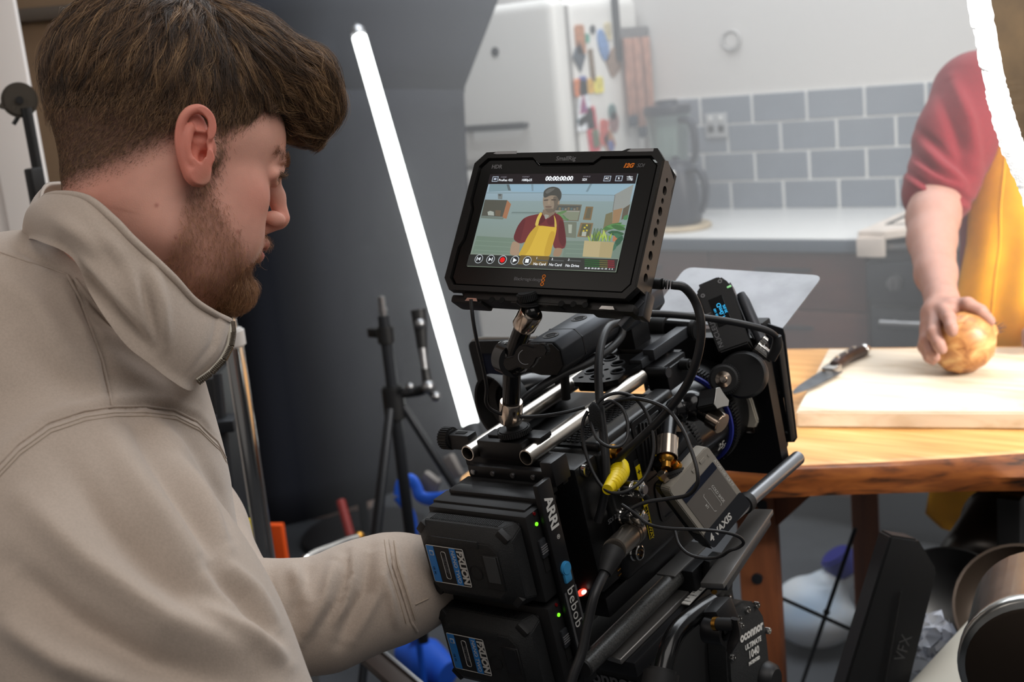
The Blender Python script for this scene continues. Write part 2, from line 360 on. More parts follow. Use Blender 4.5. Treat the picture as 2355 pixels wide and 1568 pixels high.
# hanging rack of brushes at the back edge of the fridge side
p = onx(1447, 78, fx1); hy, hz = p.y, p.z
t = thing('utensil_rail', 'grey magnetic holder at the far edge of the fridge side', 'rail', (fx1 + .01, hy, hz), None)
part('rail', MB().box((fx1 + .012, hy, hz), (.022, .20, .045), bev=.004), m_steel, t)
part('upright', MB().box((fx1 + .012, hy - .10, hz + .03), (.02, .022, .24), bev=.004), m_dark, t)
for k, (dy, L) in enumerate(((-.065, .30), (-.005, .345), (.06, .295))):
    s = thing('pastry_brush', ['wooden pastry brush hanging nearest the fridge door', 'longest wooden pastry brush, hanging between two others', 'wooden pastry brush hanging nearest the wall'][k], 'brush', (fx1 + .03, hy + dy, hz - L), 'brushes on the fridge side')
    part('handle', MB().box((fx1 + .03, hy + dy, hz - .02 - L / 2 + .02), (.014, .045, L - .03), bev=.005), pm('brush_wood', (176, 130, 112), .6, var=.2, vscale=30), s)
    part('tip', MB().box((fx1 + .03, hy + dy, hz - L - .005), (.018, .042, .04), bev=.008), pm('brush_tip', (52, 62, 76), .8), s, 'dark slate bristle end')
# ================================================================== worktop, cabinets, cooker
cabx0, cabx1, cyf = -2.36, -1.338, 3.425
t = thing('worktop', 'white worktop with a grey front edge along the tiled wall', 'worktop', ((cabx0 + cabx1) / 2, 3.73, .88))
part('slab', MB().box(((cabx0 + cabx1) / 2, (cyf + WY - .008) / 2, .90), (cabx1 - cabx0, WY - .016 - cyf, .04), bev=.003), m_top, t)
part('edge_strip', MB().box(((cabx0 + cabx1) / 2, cyf - .004, .8985), (cabx1 - cabx0, .008, .037), bev=.002), m_edge, t)
for k, (x0, x1) in enumerate(((cabx0, -1.85), (-1.85, cabx1))):
    t = thing('base_cabinet', ['brown base cabinet with drawers next to the fridge', 'brown base cabinet with drawers next to the dark cooker'][k], 'cabinet', ((x0 + x1) / 2, 3.75, 0), 'base cabinets under the worktop')
    part('carcass', MB().box(((x0 + x1) / 2, 3.755, .49), (x1 - x0 - .002, .56, .78), bev=.002), m_cab, t)
    part('plinth', MB().box(((x0 + x1) / 2, 3.76, .05), (x1 - x0, .5, .1)), m_blk, t)
    for z0, z1 in ((.70, .872), (.42, .694), (.11, .414)):
        d = part('drawer', MB().box(((x0 + x1) / 2, cyf + .032, (z0 + z1) / 2), (x1 - x0 - .006, .02, z1 - z0), bev=.002), m_cab, t)
        part('handle', MB().cyl(((x0 + x1) / 2 - .09, cyf + .005, z1 - .05), ((x0 + x1) / 2 + .09, cyf + .005, z1 - .05), .006, n=12).cyl(((x0 + x1) / 2 - .07, cyf + .005, z1 - .05), ((x0 + x1) / 2 - .07, cyf + .024, z1 - .05), .004, n=8).cyl(((x0 + x1) / 2 + .07, cyf + .005, z1 - .05), ((x0 + x1) / 2 + .07, cyf + .024, z1 - .05), .004, n=8), m_dark, d)
# cooker
x0, x1 = -1.325, -.72
t = thing('cooker', 'dark range cooker with a gas hob beside the worktop', 'cooker', ((x0 + x1) / 2, 3.72, 0))
m_ck = pm('cooker_enamel', (40, 43, 48), .35); m_cg = pm('oven_glass', (18, 19, 22), .15)
part('body', MB().box(((x0 + x1) / 2, 3.74, .45), (x1 - x0, .6, .88), bev=.004), m_ck, t)
part('hob', MB().box(((x0 + x1) / 2, 3.73, .898), (x1 - x0, .62, .016), bev=.004), m_steel, t)
cp = part('control_panel', MB().box(((x0 + x1) / 2, 3.425, .80), (x1 - x0, .04, .11), bev=.006), m_ck, t)
for i in range(5):
    kx = x0 + .09 + i * .108
    part('knob', MB().cyl((kx, 3.405, .80), (kx, 3.37, .80), .023, .019, n=20, bev=.003).box((kx, 3.366, .80), (.006, .008, .036), bev=.001), m_steel, cp)
od = part('oven_door', MB().box(((x0 + x1) / 2, 3.428, .47), (x1 - x0 - .02, .035, .50), bev=.005), m_ck, t)
part('window', MB().box(((x0 + x1) / 2, 3.409, .46), (.42, .006, .28), bev=.002), m_cg, od)
part('handle', MB().cyl((x0 + .05, 3.375, .685), (x1 - .05, 3.375, .685), .011).cyl((x0 + .08, 3.41, .685), (x0 + .08, 3.375, .685), .007, n=10).cyl((x1 - .08, 3.41, .685), (x1 - .08, 3.375, .685), .007, n=10), m_steel, od)
part('drawer', MB().box(((x0 + x1) / 2, 3.43, .125), (x1 - x0 - .02, .03, .16), bev=.005), m_ck, t)
for gx in (-1.18, -.87):
    g = MB()
    for yy in (3.53, 3.90):
        g.box((gx, yy, .94), (.26, .014, .014), bev=.003)
    for xx in (-.12, -.04, .04, .12): g.box((gx + xx, 3.715, .942), (.012, .39, .014), bev=.003)
    for xx in (-.12, .12):
        for yy in (3.53, 3.90): g.box((gx + xx, yy, .922), (.014, .014, .034))
    part('grate', g, m_blk, t)
    for yy in (3.62, 3.82): part('burner', MB().cyl((gx, yy, .906), (gx, yy, .925), .045, .04, n=24, bev=.004), m_dark, t)
p = onz(1905, 560, .925)
solo('stone_board', MB().prism([(-1.335, 3.40), (-1.17, 3.40), (-.98, 3.62), (-.98, 3.98), (-1.36, 3.98), (-1.39, 3.60)], (0, 0, .9225), (1, 0, 0), (0, 1, 0), .022, bev=.003), pm('pale_stone', (226, 214, 204), .5, var=.1, vscale=12), 'pale stone board lying at the hob end of the white worktop', 'board') if False else None
solo('stone_slab', MB().prism([(-1.345, 3.405), (-1.265, 3.40), (-1.02, 3.70), (-1.02, 4.0), (-1.345, 4.0)], (0, 0, .9215), (1, 0, 0), (0, 1, 0), .024, bev=.003).box((-1.305, 3.403, .90), (.08, .02, .055), bev=.002), pm('pale_stone', (228, 216, 206), .5, var=.1, vscale=12), 'pale stone slab between the white worktop and the hob', 'slab')
# wall fittings
p = ony(1648, 288, WY - .02)
t = thing('power_socket', 'double wall socket on the tiles behind the kettle', 'socket', p)
part('plate', MB().box((p.x, WY - .022, p.z), (.086, .008, .086), bev=.003), pm('socket_plate', (170, 172, 174), .4), t)
for dx in (-.02, .02): part('switch', MB().box((p.x + dx, WY - .028, p.z + .025), (.012, .006, .018), bev=.002), m_top, t)
for dx in (-.02, .02): part('outlet', MB().box((p.x + dx, WY - .0265, p.z - .012), (.024, .003, .024), bev=.001), m_dark, t)
p = ony(1682, 92, WY - .01)
t = thing('wall_thermostat', 'round grey dial on the plain wall above the tiles', 'thermostat', p)
part('ring', MB().lathe([(.028, 0), (.036, 0), (.036, .012), (.032, .016), (.028, .012)], (p.x, WY - .001, p.z), (0, -1, 0), 28, close=True), pm('dial_ring', (176, 174, 172), .4), t)
part('dial', MB().cyl((p.x, WY - .001, p.z), (p.x, WY - .010, p.z), .027, n=28, bev=.003), m_wall, t)
# ================================================================== things on the worktop
def C2(px, py): return onz(px, py, .9215)
b = V(-2.03, 3.60, .9205)
solo('wooden_trivet', MB().lathe([(0, 0), (.10, 0), (.104, .004), (.104, .012), (.10, .016), (0, .016)], b, (0, 0, 1), 40), pm('trivet_wood', (196, 178, 150), .5, var=.12, vscale=20), 'round pale wooden trivet under the dark kettle', 'trivet')
t = thing('kettle', 'dark navy electric kettle standing on the round trivet', 'kettle', (b.x, b.y, .937))
m_kt = pm('kettle_navy', (34, 40, 54), .35); kz = .9373
part('body', MB().lathe([(0, 0), (.068, 0), (.073, .006), (.076, .02), (.070, .10), (.062, .16), (.055, .185), (.05, .192), (0, .192)], (b.x, b.y, kz), (0, 0, 1), 36), m_kt, t)
part('lid', MB().lathe([(0, 0), (.05, 0), (.047, .012), (.012, .018), (.012, .03), (0, .032)], (b.x, b.y, kz + .192), (0, 0, 1), 28), m_kt, t)
part('handle', MB().tube([(b.x + .05, b.y - .02, kz + .175), (b.x + .10, b.y - .035, kz + .18), (b.x + .125, b.y - .045, kz + .14), (b.x + .122, b.y - .045, kz + .08), (b.x + .105, b.y - .04, kz + .045)], [.012, .013, .013, .012, .010], 12), m_kt, t)
part('button', MB().ball((b.x + .02, b.y - .06, kz + .172), .012, 14), m_chrome, t)
part('spout', MB().cyl((b.x - .05, b.y, kz + .155), (b.x - .085, b.y, kz + .19), .02, .012, n=14), m_kt, t)
b = V(-2.18, 3.83, .9205)
t = thing('jug_blender', 'jug blender with a glass jar and dark lid beside the fridge', 'blender', b)
part('base', MB().lathe([(0, 0), (.085, 0), (.09, .008), (.08, .06), (.062, .13), (.06, .145), (0, .145)], b, (0, 0, 1), 32), m_kt, t)
part('dial', MB().cyl((b.x + .03, b.y - .074, b.z + .06), (b.x + .037, b.y - .09, b.z + .06), .018, n=20, bev=.002), m_chrome, t)
m_jar = pm('jar_glass', (205, 222, 218), .08, trans=.85, ior=1.3)
part('jar', MB().lathe([(.05, 0), (.056, 0), (.075, .20), (.079, .215), (.075, .215), (.071, .20), (.052, .006), (0, .006), (0, 0)], b + V(0, 0, .146), (0, 0, 1), 36, close=True), m_jar, t)
part('lid', MB().lathe([(0, 0), (.08, 0), (.083, .01), (.08, .03), (.04, .034), (.036, .05), (0, .052)], b + V(0, 0, .362), (0, 0, 1), 32), m_kt, t)
part('handle', MB().tube([b + V(.06, -.03, .345), b + V(.115, -.05, .335), b + V(.13, -.055, .28), b + V(.12, -.05, .21), b + V(.055, -.03, .175)], [.011, .013, .013, .012, .01], 12), m_kt, t)
t = thing('squeezy_bottle', 'small pale bottle with a yellow cap behind the monitor', 'bottle', (-2.19, 3.58, .9205))
part('body', MB().lathe([(0, 0), (.028, 0), (.03, .01), (.028, .10), (.014, .125), (0, .125)], (-2.19, 3.58, .9205), (0, 0, 1), 24), pm('bottle_cream', (222, 208, 180), .4), t)
part('cap', MB().lathe([(0, 0), (.018, 0), (.016, .03), (0, .032)], (-2.19, 3.58, 1.0455), (0, 0, 1), 20), pm('cap_yellow', (226, 178, 40), .4), t, 'yellow cap')
# ================================================================== live-edge table
def wood(name, c1, c2, dark, sc, rough=.35):
    m = bpy.data.materials.new(name); m.use_nodes = True; nt = m.node_tree; N = nt.nodes.new; L = nt.links.new; b = nt.nodes['Principled BSDF']
    tc = N('ShaderNodeTexCoord'); mp = N('ShaderNodeMapping'); mp.inputs['Rotation'].default_value = (0, 0, -.33); mp.inputs['Scale'].default_value = sc; L(tc.outputs['Object'], mp.inputs[0])
    n = N('ShaderNodeTexNoise'); n.inputs['Scale'].default_value = 3; n.inputs['Detail'].default_value = 6; n.inputs['Distortion'].default_value = .8; L(mp.outputs[0], n.inputs['Vector'])
    r = N('ShaderNodeValToRGB'); e = r.color_ramp.elements; e[0].position = .3; e[0].color = lin(dark); e[1].position = .48; e[1].color = lin(c2); x = e.new(.68); x.color = lin(c1)
    L(n.outputs['Fac'], r.inputs[0]); L(r.outputs[0], b.inputs['Base Color']); b.inputs['Roughness'].default_value = rough; return m
m_tab = wood('table_wood', (222, 174, 112), (206, 152, 88), (184, 126, 68), (1.2, 14, 14))
m_bark = wood('table_edge_wood', (148, 86, 38), (122, 66, 28), (40, 24, 14), (2.2, 9, 22), .4); m_leg = wood('leg_wood', (134, 78, 44), (118, 66, 36), (92, 50, 28), (10, 10, 1.2), .55)
TZ = .90
t = thing('kitchen_table', 'honey-coloured live-edge wooden table holding the chopping board', 'table', (-.3, 2.1, 0))
A, B_, Cc, D = V(-1.20, 1.395, TZ), V(.55, 2.235, TZ), V(.42, 2.70, TZ), V(-1.37, 2.15, TZ)
top = []; nn = 60
for i in range(nn + 1):
    u = i / nn; p = A.lerp(B_, u); nrm = V(.435, -.9, 0)
    top.append(p + nrm * (.010 * math.sin(u * 9 + .6) + .006 * math.sin(u * 23) + .018 * math.sin(u * 4.2 + 2.2)))
back = [D.lerp(Cc, i / 30) for i in range(31)]
rows = []
for i in range(nn + 1):
    fp = top[i]; bp = D.lerp(Cc, i / nn); u = i / nn; th = .064 + .009 * math.sin(u * 11 + 1) + .01 * math.sin(u * 5.3 + 4); nrm = V(.435, -.9, 0)
    rows.append([bp - V(0, 0, .06), bp, bp.lerp(fp, .25), bp.lerp(fp, .5), bp.lerp(fp, .75), fp - nrm * .012, fp - V(0, 0, .002), fp - V(0, 0, .008) + nrm * (.004), fp - V(0, 0, th * .55) + nrm * (.010 + .008 * math.sin(u * 17)), fp - V(0, 0, th) + nrm * .002, fp - nrm * .05 - V(0, 0, th + .006), bp.lerp(fp, .5) - V(0, 0, .066)])
mb = MB(); mb.grid(rows, closev=True)
mb.bm.faces.new([v for v in mb.bm.verts[:] if False]) if False else None
mb.bm.verts.ensure_lookup_table(); k = len(rows[0])
mb.bm.faces.new([mb.bm.verts[j] for j in range(k)]); mb.bm.faces.new([mb.bm.verts[len(mb.bm.verts) - k + j] for j in range(k)][::-1])
bmesh.ops.recalc_face_normals(mb.bm, faces=mb.bm.faces)
for f in mb.bm.faces:
    if f.normal.z < .75: f.material_index = 1
part('top_slab', mb, [m_tab, m_bark], t, ang=50)
def leg(px, d, w, dp): p = at(px, 1180, d); return MB().box((p.x, p.y, .416), (w, dp, .832), rot=Matrix.Rotation(.35, 3, 'Z'), bev=.004), p
mb, p1 = leg(1742, 2.02, .062, .062); part('leg', mb, m_leg, t); mb, p2 = leg(1990, 2.62, .055, .06); part('leg', mb, m_leg, t)
q = V(1.28, .60, 0); mb = MB().box((p1.x + q.x, p1.y + q.y, .416), (.062, .062, .832), rot=Matrix.Rotation(.35, 3, 'Z'), bev=.004); part('leg', mb, m_leg, t)
mb = MB().box((p2.x + q.x, p2.y + q.y * .6, .416), (.055, .06, .832), rot=Matrix.Rotation(.35, 3, 'Z'), bev=.004); part('leg', mb, m_leg, t)
d = (p2 - p1); part('apron_rail', MB().box(((p1.x + p2.x) / 2, (p1.y + p2.y) / 2, .785), (.03, V(d.x, d.y, 0).length, .08), rot=Matrix.Rotation(math.atan2(-d.x, d.y), 3, 'Z'), bev=.003), m_leg, t)
part('brace', MB().box((p1.x + .055, p1.y + .02, .80), (.11, .03, .04), rot=Matrix.Rotation(.42, 3, 'Z') @ Matrix.Rotation(-.75, 3, 'Y'), bev=.003), m_leg, t)
part('brace', MB().box((p1.x - .055, p1.y - .02, .80), (.11, .03, .04), rot=Matrix.Rotation(.42, 3, 'Z') @ Matrix.Rotation(.75, 3, 'Y'), bev=.003), m_leg, t)
for px, py in ((1734, 1348), (1752, 1160)):
    b = at(px, py, 1.985); e = V(p1.x, p1.y, b.z) - b; part('bolt', MB().cyl(b + e * (1 - .036 / e.length), b + e * .9, .009, n=12), m_dark, t)
# chopping board
m_bd = wood('board_maple', (220, 208, 190), (212, 198, 178), (186, 166, 138), (1.6, 9, 9), .45)
BZ = TZ + .0285
bd = [V(-.815, 1.777), V(-.05, 2.01), V(-.16, 2.39), V(-.922, 2.168)]
o = solo('chopping_board', MB().prism([(p.x, p.y) for p in bd], (0, 0, TZ + .0005), (1, 0, 0), (0, 1, 0), .028, bev=.003), m_bd, 'thick pale wooden chopping board on the live-edge table', 'board')
# chef knife
setframe(basis(V(-.852, 1.845, BZ), V(.03, .9995, 0), V(-.9995, .03, 0), V(0, 0, 1)))
t = thing('chef_knife', 'chef knife with a dark riveted handle lying on the chopping board', 'knife', (.14, 0, 0))
bl = [(0, -.004), (.02, -.012), (.06, -.019), (.11, -.023), (.150, -.024), (.152, .012), (.11, .013), (.05, .010), (.01, .004)]
part('blade', MB().prism(bl, (0, 0, .006), (1, 0, 0), (0, 1, 0), .0022, bev=.0006, seg=1), pm('knife_steel', (120, 124, 130), .3, 1, var=.25, vscale=40), t)
part('bolster', MB().box((.160, 0, .0075), (.034, .026, .015), bev=.005), m_chrome, t)
h = part('handle', MB().tube([(.172, 0, .0105), (.20, .001, .0125), (.235, .002, .0125), (.265, .0, .012), (.29, -.006, .0115)], [.0105, .012, .0115, .0125, .0105], 14, flat=.85), pm('pakka_wood', (46, 34, 32), .35, var=.4, vscale=60), t, 'dark brown handle')
part('butt_cap', MB().ball((.291, -.006, .0115), .011, 14), m_chrome, t)
for x in (.19, .225, .26): part('rivet', MB().cyl((x, .001, .0125), (x, .001, .0252), .003, n=10), m_chrome, h)
setframe()
# ================================================================== the film camera rig, written in its own frame (x right, y forward, z up)
m_body = pm('carbon_black', (17, 17, 18), .38, var=.3, vscale=400); m_alu = pm('black_anodised', (23, 23, 25), .42, .3); m_alu2 = pm('grey_anodised', (62, 64, 68), .4, .5)
m_rub = pm('black_rubber', (20, 20, 21), .6); m_ctx = pm('textured_black', (25, 26, 27), .55, bump=.5, bscale=1500); m_txtw = pm('print_white', (205, 203, 198), .6); m_txtg = pm('print_grey', (110, 110, 112), .6)
m_rod = pm('polished_rod', (208, 200, 190), .30, 1); m_cop = pm('nickel', (205, 190, 176), .16, 1); m_cab = pm('cable_sheath', (28, 28, 30), .42)
m_org = pm('print_orange', (226, 122, 30), .6); m_yel = pm('signal_yellow', (238, 208, 12), .45); m_blue = pm('label_blue', (44, 124, 200), .45); m_gold = pm('brass', (176, 128, 56), .3, 1)
m_plate = pm('plate_grey', (44, 45, 49), .45, .2); m_slate = pm('satin_face', (160, 158, 154), .4, .6); m_void = pm('dark_hole', (5, 5, 5), .9)
RX = V(.768, 0, .64).normalized(); RY = V(.6, .35, -.72); RY = (RY - RY.dot(RX) * RX).normalized(); RZ = RX.cross(RY)
RO = at(1209, 1053, 1.15); RIG = basis(RO, CAMR @ RX, CAMR @ RY, CAMR @ RZ); RIGI = RIG.inverted()
def rp(px, py, ax, val):
    o = RIGI @ CAMC; d = RIGI.to_3x3() @ pray(px, py); return o + d * ((val - o[ax]) / d[ax])
def rd(px, py, d): return RIGI @ at(px, py, d)
setframe(RIG); ex, ey, ez = V(1, 0, 0), V(0, 1, 0), V(0, 0, 1)
# --- camera body
t = thing('cinema_camera', 'black carbon film camera body with plugs on its side, under the steel rods', 'camera', (-.03, .12, -.16))
b = part('housing', MB().box((-.0275, .127, -.0855), (.145, .15, .138), bev=.009, seg=3), m_body, t)
part('top_ridge', MB().box((.030, .127, -.015), (.022, .14, .012), bev=.005, seg=3), m_body, b)
g = MB().box((.0, .127, -.0165), (.05, .13, .004))
for i in range(22):
    for j in range(8): g.box((-.02 + .0056 * j + (.0028 if i % 2 else 0), .07 + .0055 * i, -.0142), (.0034, .0034, .002))
o = part('grille', g, m_rub, b, ang=30)
sm = None
for i in range(7):
    o = part('slat', MB().box((.046, .118 + .006 * i, -.040 - .002 * i), (.004, .0026, .05), rot=Matrix.Rotation(-.15, 3, 'X'), bev=.0006, seg=1), m_rub, b)
part('vent_frame', MB().prism(rrect(.056, .072, .006, x=.136, y=-.046), (.0446, 0, 0), ey, ez, .0016, holes=[rrect(.047, .06, .003, x=.136, y=-.046)]), m_alu, b)
lbl = part('warning_strip', MB().box((.0453, .104, -.088), (.0008, .0085, .082), bev=.0003, seg=1), m_void, b, 'black strip with yellow marks')
for z0, h in ((-.0600, .014), (-.0905, .012)):
    part('yellow_mark', MB().box((.0459, .1044, z0), (.0006, .0078, h)), m_yel, lbl)
    text('lettering', '+', (.0463, .1044, z0), ey, ez, .010, m_void, lbl, bold=.0002)
part('yellow_mark', MB().prism([(.1008, -.082), (.1082, -.082), (.1082, -.070), (.1008, -.070)], (.0456, 0, 0), ey, ez, .0005, holes=[[(.1022, -.0805), (.1068, -.0805), (.1068, -.0715), (.1022, -.0715)]]), m_yel, lbl)
for dy in (-.0037, .0037): part('yellow_mark', MB().box((.0458, .103 + dy, -.114), (.0005, .0005, .034)), m_yel, lbl)
text('lettering', 'CUTTAWAY', (.0462, .103, -.114), -ez, ey, .0066, m_yel, lbl)
def socket(y, z, r, kind, par, x=.045):
    s = part('connector', MB().lathe([(r * .62, 0), (r, 0), (r, .003), (r * .86, .004), (r * .86, .009), (r * .7, .0095), (r * .62, .006)], (x, y, z), ex, 28, close=True), m_chrome if kind != 'brass' else m_gold, par)
    part('insert', MB().cyl((x, y, z), (x + .0035, y, z), r * .62, n=20), m_gold if kind == 'brass' else m_rub, s)
    if kind == 'pin':
        for k in range(6): part('pin', MB().cyl((x + .003, y + r * .3 * math.cos(k), z + r * .3 * math.sin(k)), (x + .006, y + r * .3 * math.cos(k), z + r * .3 * math.sin(k)), r * .07, n=6), m_gold, s)
    return s
socket(.070, -.0225, .0075, 'brass', b); socket(.0724, -.0613, .0085, 'bnc', b); socket(.0634, -.0870, .0085, 'bnc', b); socket(.0728, -.1070, .0105, 'pin', b); socket(.0685, -.1283, .0088, 'pin', b)
y1 = part('connector', MB().lathe([(.007, 0), (.0125, 0), (.0125, .002), (.007, .002)], (.045, .074, -.040), ex, 28, close=True), m_gold, b, 'yellow ringed socket')
text('lettering', 'SDI 2', (.0458, .048, -.083), ey, ez, .0065, m_txtg, b); text('lettering', 'BAT', (.0458, .050, -.113), ey, ez, .0065, m_txtg, b)
for i in range(12): part('pin', MB().box((.0458, .0425 - .0002 * i, -.112 - .0026 * i), (.0012, .007 - .0002 * i, .0011)), m_gold, b) if i % 2 == 0 else None
part('side_pocket', MB().prism(rrect(.062, .044, .008, x=.155, y=-.105), (.0446, 0, 0), ey, ez, .0016, holes=[rrect(.054, .036, .006, x=.155, y=-.105)]), m_alu, b)
bp = part('base_plate', MB().box((-.03, .13, -.168), (.13, .21, .022), bev=.003), m_alu, t)
part('rear_panel', MB().box((-.02, .035, -.082), (.12, .036, .13), bev=.004), m_body, t)
part('connector', MB().lathe([(.004, 0), (.0062, 0), (.0062, .004), (.004, .004)], (.0405, .030, -.0235), ex, 20, close=True), m_chrome, t)
text('lettering', 'SP-9', (.03, .02, -.158), ex, ez, .007, m_txtg, bp) if False else None
# --- lens
LC = V(-.012, 0, -.086)
t = thing('cinema_lens', 'large black cine lens with a blue ring and toothed focus ring', 'lens', (LC.x, .26, LC.z - .058))
def ring(name, y0, y1, r0, r1, mt, par, lab=None): return part(name, MB().lathe([(.03, 0), (r0, 0), (r1, y1 - y0), (.03, y1 - y0)], LC + V(0, y0, 0), ey, 64, close=True), mt, par, lab)
bar = ring('barrel', .196, .288, .050, .0535, m_blkg, t); ring('mount_ring', .192, .204, .054, .054, m_steel, t); ring('blue_ring', .2895, .2922, .0566, .0568, pm('ring_blue', (46, 56, 150), .4), t, 'bright blue ring')
ring('front_barrel', .293, .338, .0545, .055, m_blk, t)
g = MB().lathe([(.05, 0), (.0572, 0), (.0572, .011), (.05, .011)], LC + V(0, .294, 0), ey, 64, close=True)
for k in range(96):
    a = 2 * math.pi * k / 96; g.box(LC + V(.0582 * math.cos(a), .2995, .0582 * math.sin(a)), (.0028, .010, .0019), rot=Matrix.Rotation(-a, 3, 'Y'))
part('gear_ring', g, m_rub, t, ang=30)
g = MB().lathe([(.045, 0), (.0515, 0), (.0515, .009), (.045, .009)], LC + V(0, .222, 0), ey, 48, close=True)
for k in range(84):
    a = 2 * math.pi * k / 84; g.box(LC + V(.0522 * math.cos(a), .2265, .0522 * math.sin(a)), (.0026, .009, .0018), rot=Matrix.Rotation(-a, 3, 'Y'))
part('gear_ring', g, m_rub, t, ang=30)
for s_, a, y in (('25', -.42, .272), ('.5', -.52, .281), ('T', -.62, .258), ('30', .3, .272)):
    n = V(math.cos(a), 0, math.sin(a)); tg = V(-math.sin(a), 0, math.cos(a)); text('lettering', s_, LC + n * .0532 + V(0, y, 0), ey, tg, .013 if s_ in ('25', '30') else .009, m_txtw, bar)
part('front_glass', MB().lathe([(0, .004), (.03, .002), (.044, 0), (.044, -.002), (0, -.002)], LC + V(0, .334, 0), ey, 40), m_blkg, t)
# --- matte box
t = thing('matte_box', 'black matte box with slotted side plates on the front of the lens', 'matte box', (-.01, .37, -.172))
hole = circ(LC.x, LC.z, .050, 40)
part('rear_frame', MB().prism(rrect(.165, .165, .012, x=-.012, y=-.088), (0, .352, 0), ex, ez, .016, holes=[hole]), m_alu, t)
part('filter_stage', MB().prism(rrect(.130, .150, .008, x=-.015, y=-.090), (0, .392, 0), ex, ez, .020, holes=[rrect(.10, .11, .006, x=-.014, y=-.088)]), m_rub, t)
sp = part('side_plate', MB().prism([(.054, -.002), (.0775, -.010), (.0785, -.018), (.071, -.143), (.067, -.148), (.043, -.150), (.043, -.010)], (0, .378, 0), ex, ez, .0018, holes=[rrect(.0058, .044, .002, x=.0690, y=-.046), rrect(.0058, .040, .002, x=.0658, y=-.112)]), m_plate, t)
part('rib', MB().box((.0565, .367, -.078), (.003, .014, .130), bev=.001), m_rub, sp); part('rib', MB().box((.0735, .367, -.082), (.0025, .012, .118), rot=Matrix.Rotation(.045, 3, 'Y'), bev=.001), m_rub, sp)
for z in (-.03, -.085, -.135): part('screw', MB().cyl((.061, .3725, z), (.061, .369, z), .0022, n=12), m_void, sp)
q = rp(1720, 938, 1, .334); la = part('latch', MB().prism([(q.x - .0085, q.z + .020), (q.x - .004, q.z + .024), (q.x + .003, q.z + .022), (q.x + .007, q.z + .010), (q.x + .010, q.z - .016), (q.x + .005, q.z - .024), (q.x - .005, q.z - .024)], (0, .340, 0), ex, ez, .008, bev=.0015), pm('latch_tan', (235, 226, 208), .5), t, 'grey tan latch')
part('clamp_tab', MB().box((q.x - .001, .336, q.z - .026), (.012, .01, .008), bev=.002), m_cop, la)
q = rp(1757, 889, 1, .345); g = MB()
for k in range(4): g.cyl((q.x - .008 + .004 * k, .345, q.z), (q.x - .0048 + .004 * k, .345, q.z), .0052, n=16, bev=.0006)
part('knob', g.cyl((q.x - .01, .345, q.z), (q.x + .009, .345, q.z), .003, n=12), m_cop, t)
q = rp(1703, 1030, 1, .345); part('knob', MB().cyl((q.x, .345, q.z + .012), (q.x, .345, q.z), .004, n=14).cyl((q.x, .345, q.z), (q.x, .345, q.z - .010), .0085, n=24, bev=.001), m_rub, t)
part('bottom_clamp', MB().box((q.x, .350, q.z + .016), (.035, .02, .014), bev=.003).box((q.x + .022, .36, q.z + .010), (.012, .02, .02), bev=.003), m_rub, t)
for x_, z_ in ((-.05, .0), (.045, -.008)): part('hinge_bracket', MB().box((x_, .375, z_), (.03, .02, .018), bev=.003), m_rub, t)
# --- top flag of the matte box
c = [rp(1490, 733, 1, .385), rp(1793, 767, 1, .385), rp(1889, 618, 1, .475), rp(1578, 616, 1, .475)]
o = c[0]; ax = (c[1] - c[0]).normalized(); ay = (c[3] - c[0]); ay = (ay - ay.dot(ax) * ax).normalized()
P2 = [((p - o).dot(ax), (p - o).dot(ay)) for p in c]
def chamf(P, r):
    out = []
    for i, p in enumerate(P):
        p = Vector(p); a = Vector(P[i - 1]); b_ = Vector(P[(i + 1) % len(P)])
        for k in range(5):
            u = k / 4; q0 = p + (a - p).normalized() * r; q1 = p + (b_ - p).normalized() * r
            out.append(tuple(q0 * (1 - u) ** 2 + p * 2 * u * (1 - u) + q1 * u * u))
    return out
m_flag = pm('scuffed_flag', (150, 152, 156), .5, .3, var=.22, vscale=14, bump=.1, bscale=90)
t = thing('top_flag', 'scuffed silver-grey flag plate raised above the matte box', 'flag', (-.01, .38, .0))
part('plate', MB().prism(chamf(P2, .012), o, ax, ay, .0015), m_flag, t); nz = ax.cross(ay)
m_scr = pm('scratch', (196, 198, 202), .5, .3)
def fl(u, v): return o + ax * u + ay * v + nz * -.0003
for a_, b_ in (((.10, .10), (.165, .045)), ((.165, .045), (.125, .012)), ((.125, .012), (.15, .038)), ((.06, .085), (.10, .10))): part('scratch', MB().tube([fl(*a_), fl(*b_)], .0005, 5, 0), m_scr, t)
# --- steel rods
for k, x in enumerate((-.0725, 0)):
    s = solo('support_rod', MB().pipe((x, 0, 0), (x, .205, 0), .0079, .0066), m_rod, ['left polished steel rod on top of the camera', 'right polished steel rod on top of the camera'][k], 'rod', 'steel rods on the camera')
# --- rod clamp
t = thing('rod_clamp', 'black clamp block joining the two steel rods under the arm', 'clamp', (-.035, .02, -.01))
part('block', MB().box((-.036, .022, .0015), (.056, .030, .019), bev=.0015).box((-.036, .018, -.012), (.10, .02, .012), bev=.002), m_alu, t)
part('cap', MB().box((-.005, .028, .0095), (.022, .018, .005), bev=.001), m_alu, t)
part('cap', MB().box((-.036, .026, .0122), (.040, .020, .003), bev=.001), m_alu, t)
q0 = rp(1058, 1008, 1, .014); arm = part('side_arm', MB().box((-.089, .016, .006), (.026, .014, .016), bev=.002), m_alu, t)
part('slot', MB().box((-.089, .0155, .0142), (.012, .005, .0008)), m_void, arm)
g = MB().cyl((-.102, .016, .007), (-.116, .016, .007), .0105, n=28, bev=.0015)
for k in range(24):
    a = 2 * math.pi * k / 24; g.box((-.109, .016 + .0107 * math.cos(a), .007 + .0107 * math.sin(a)), (.011, .0013, .0013), rot=Matrix.Rotation(a, 3, 'X'))
part('thumb_screw', g, m_rub, t)
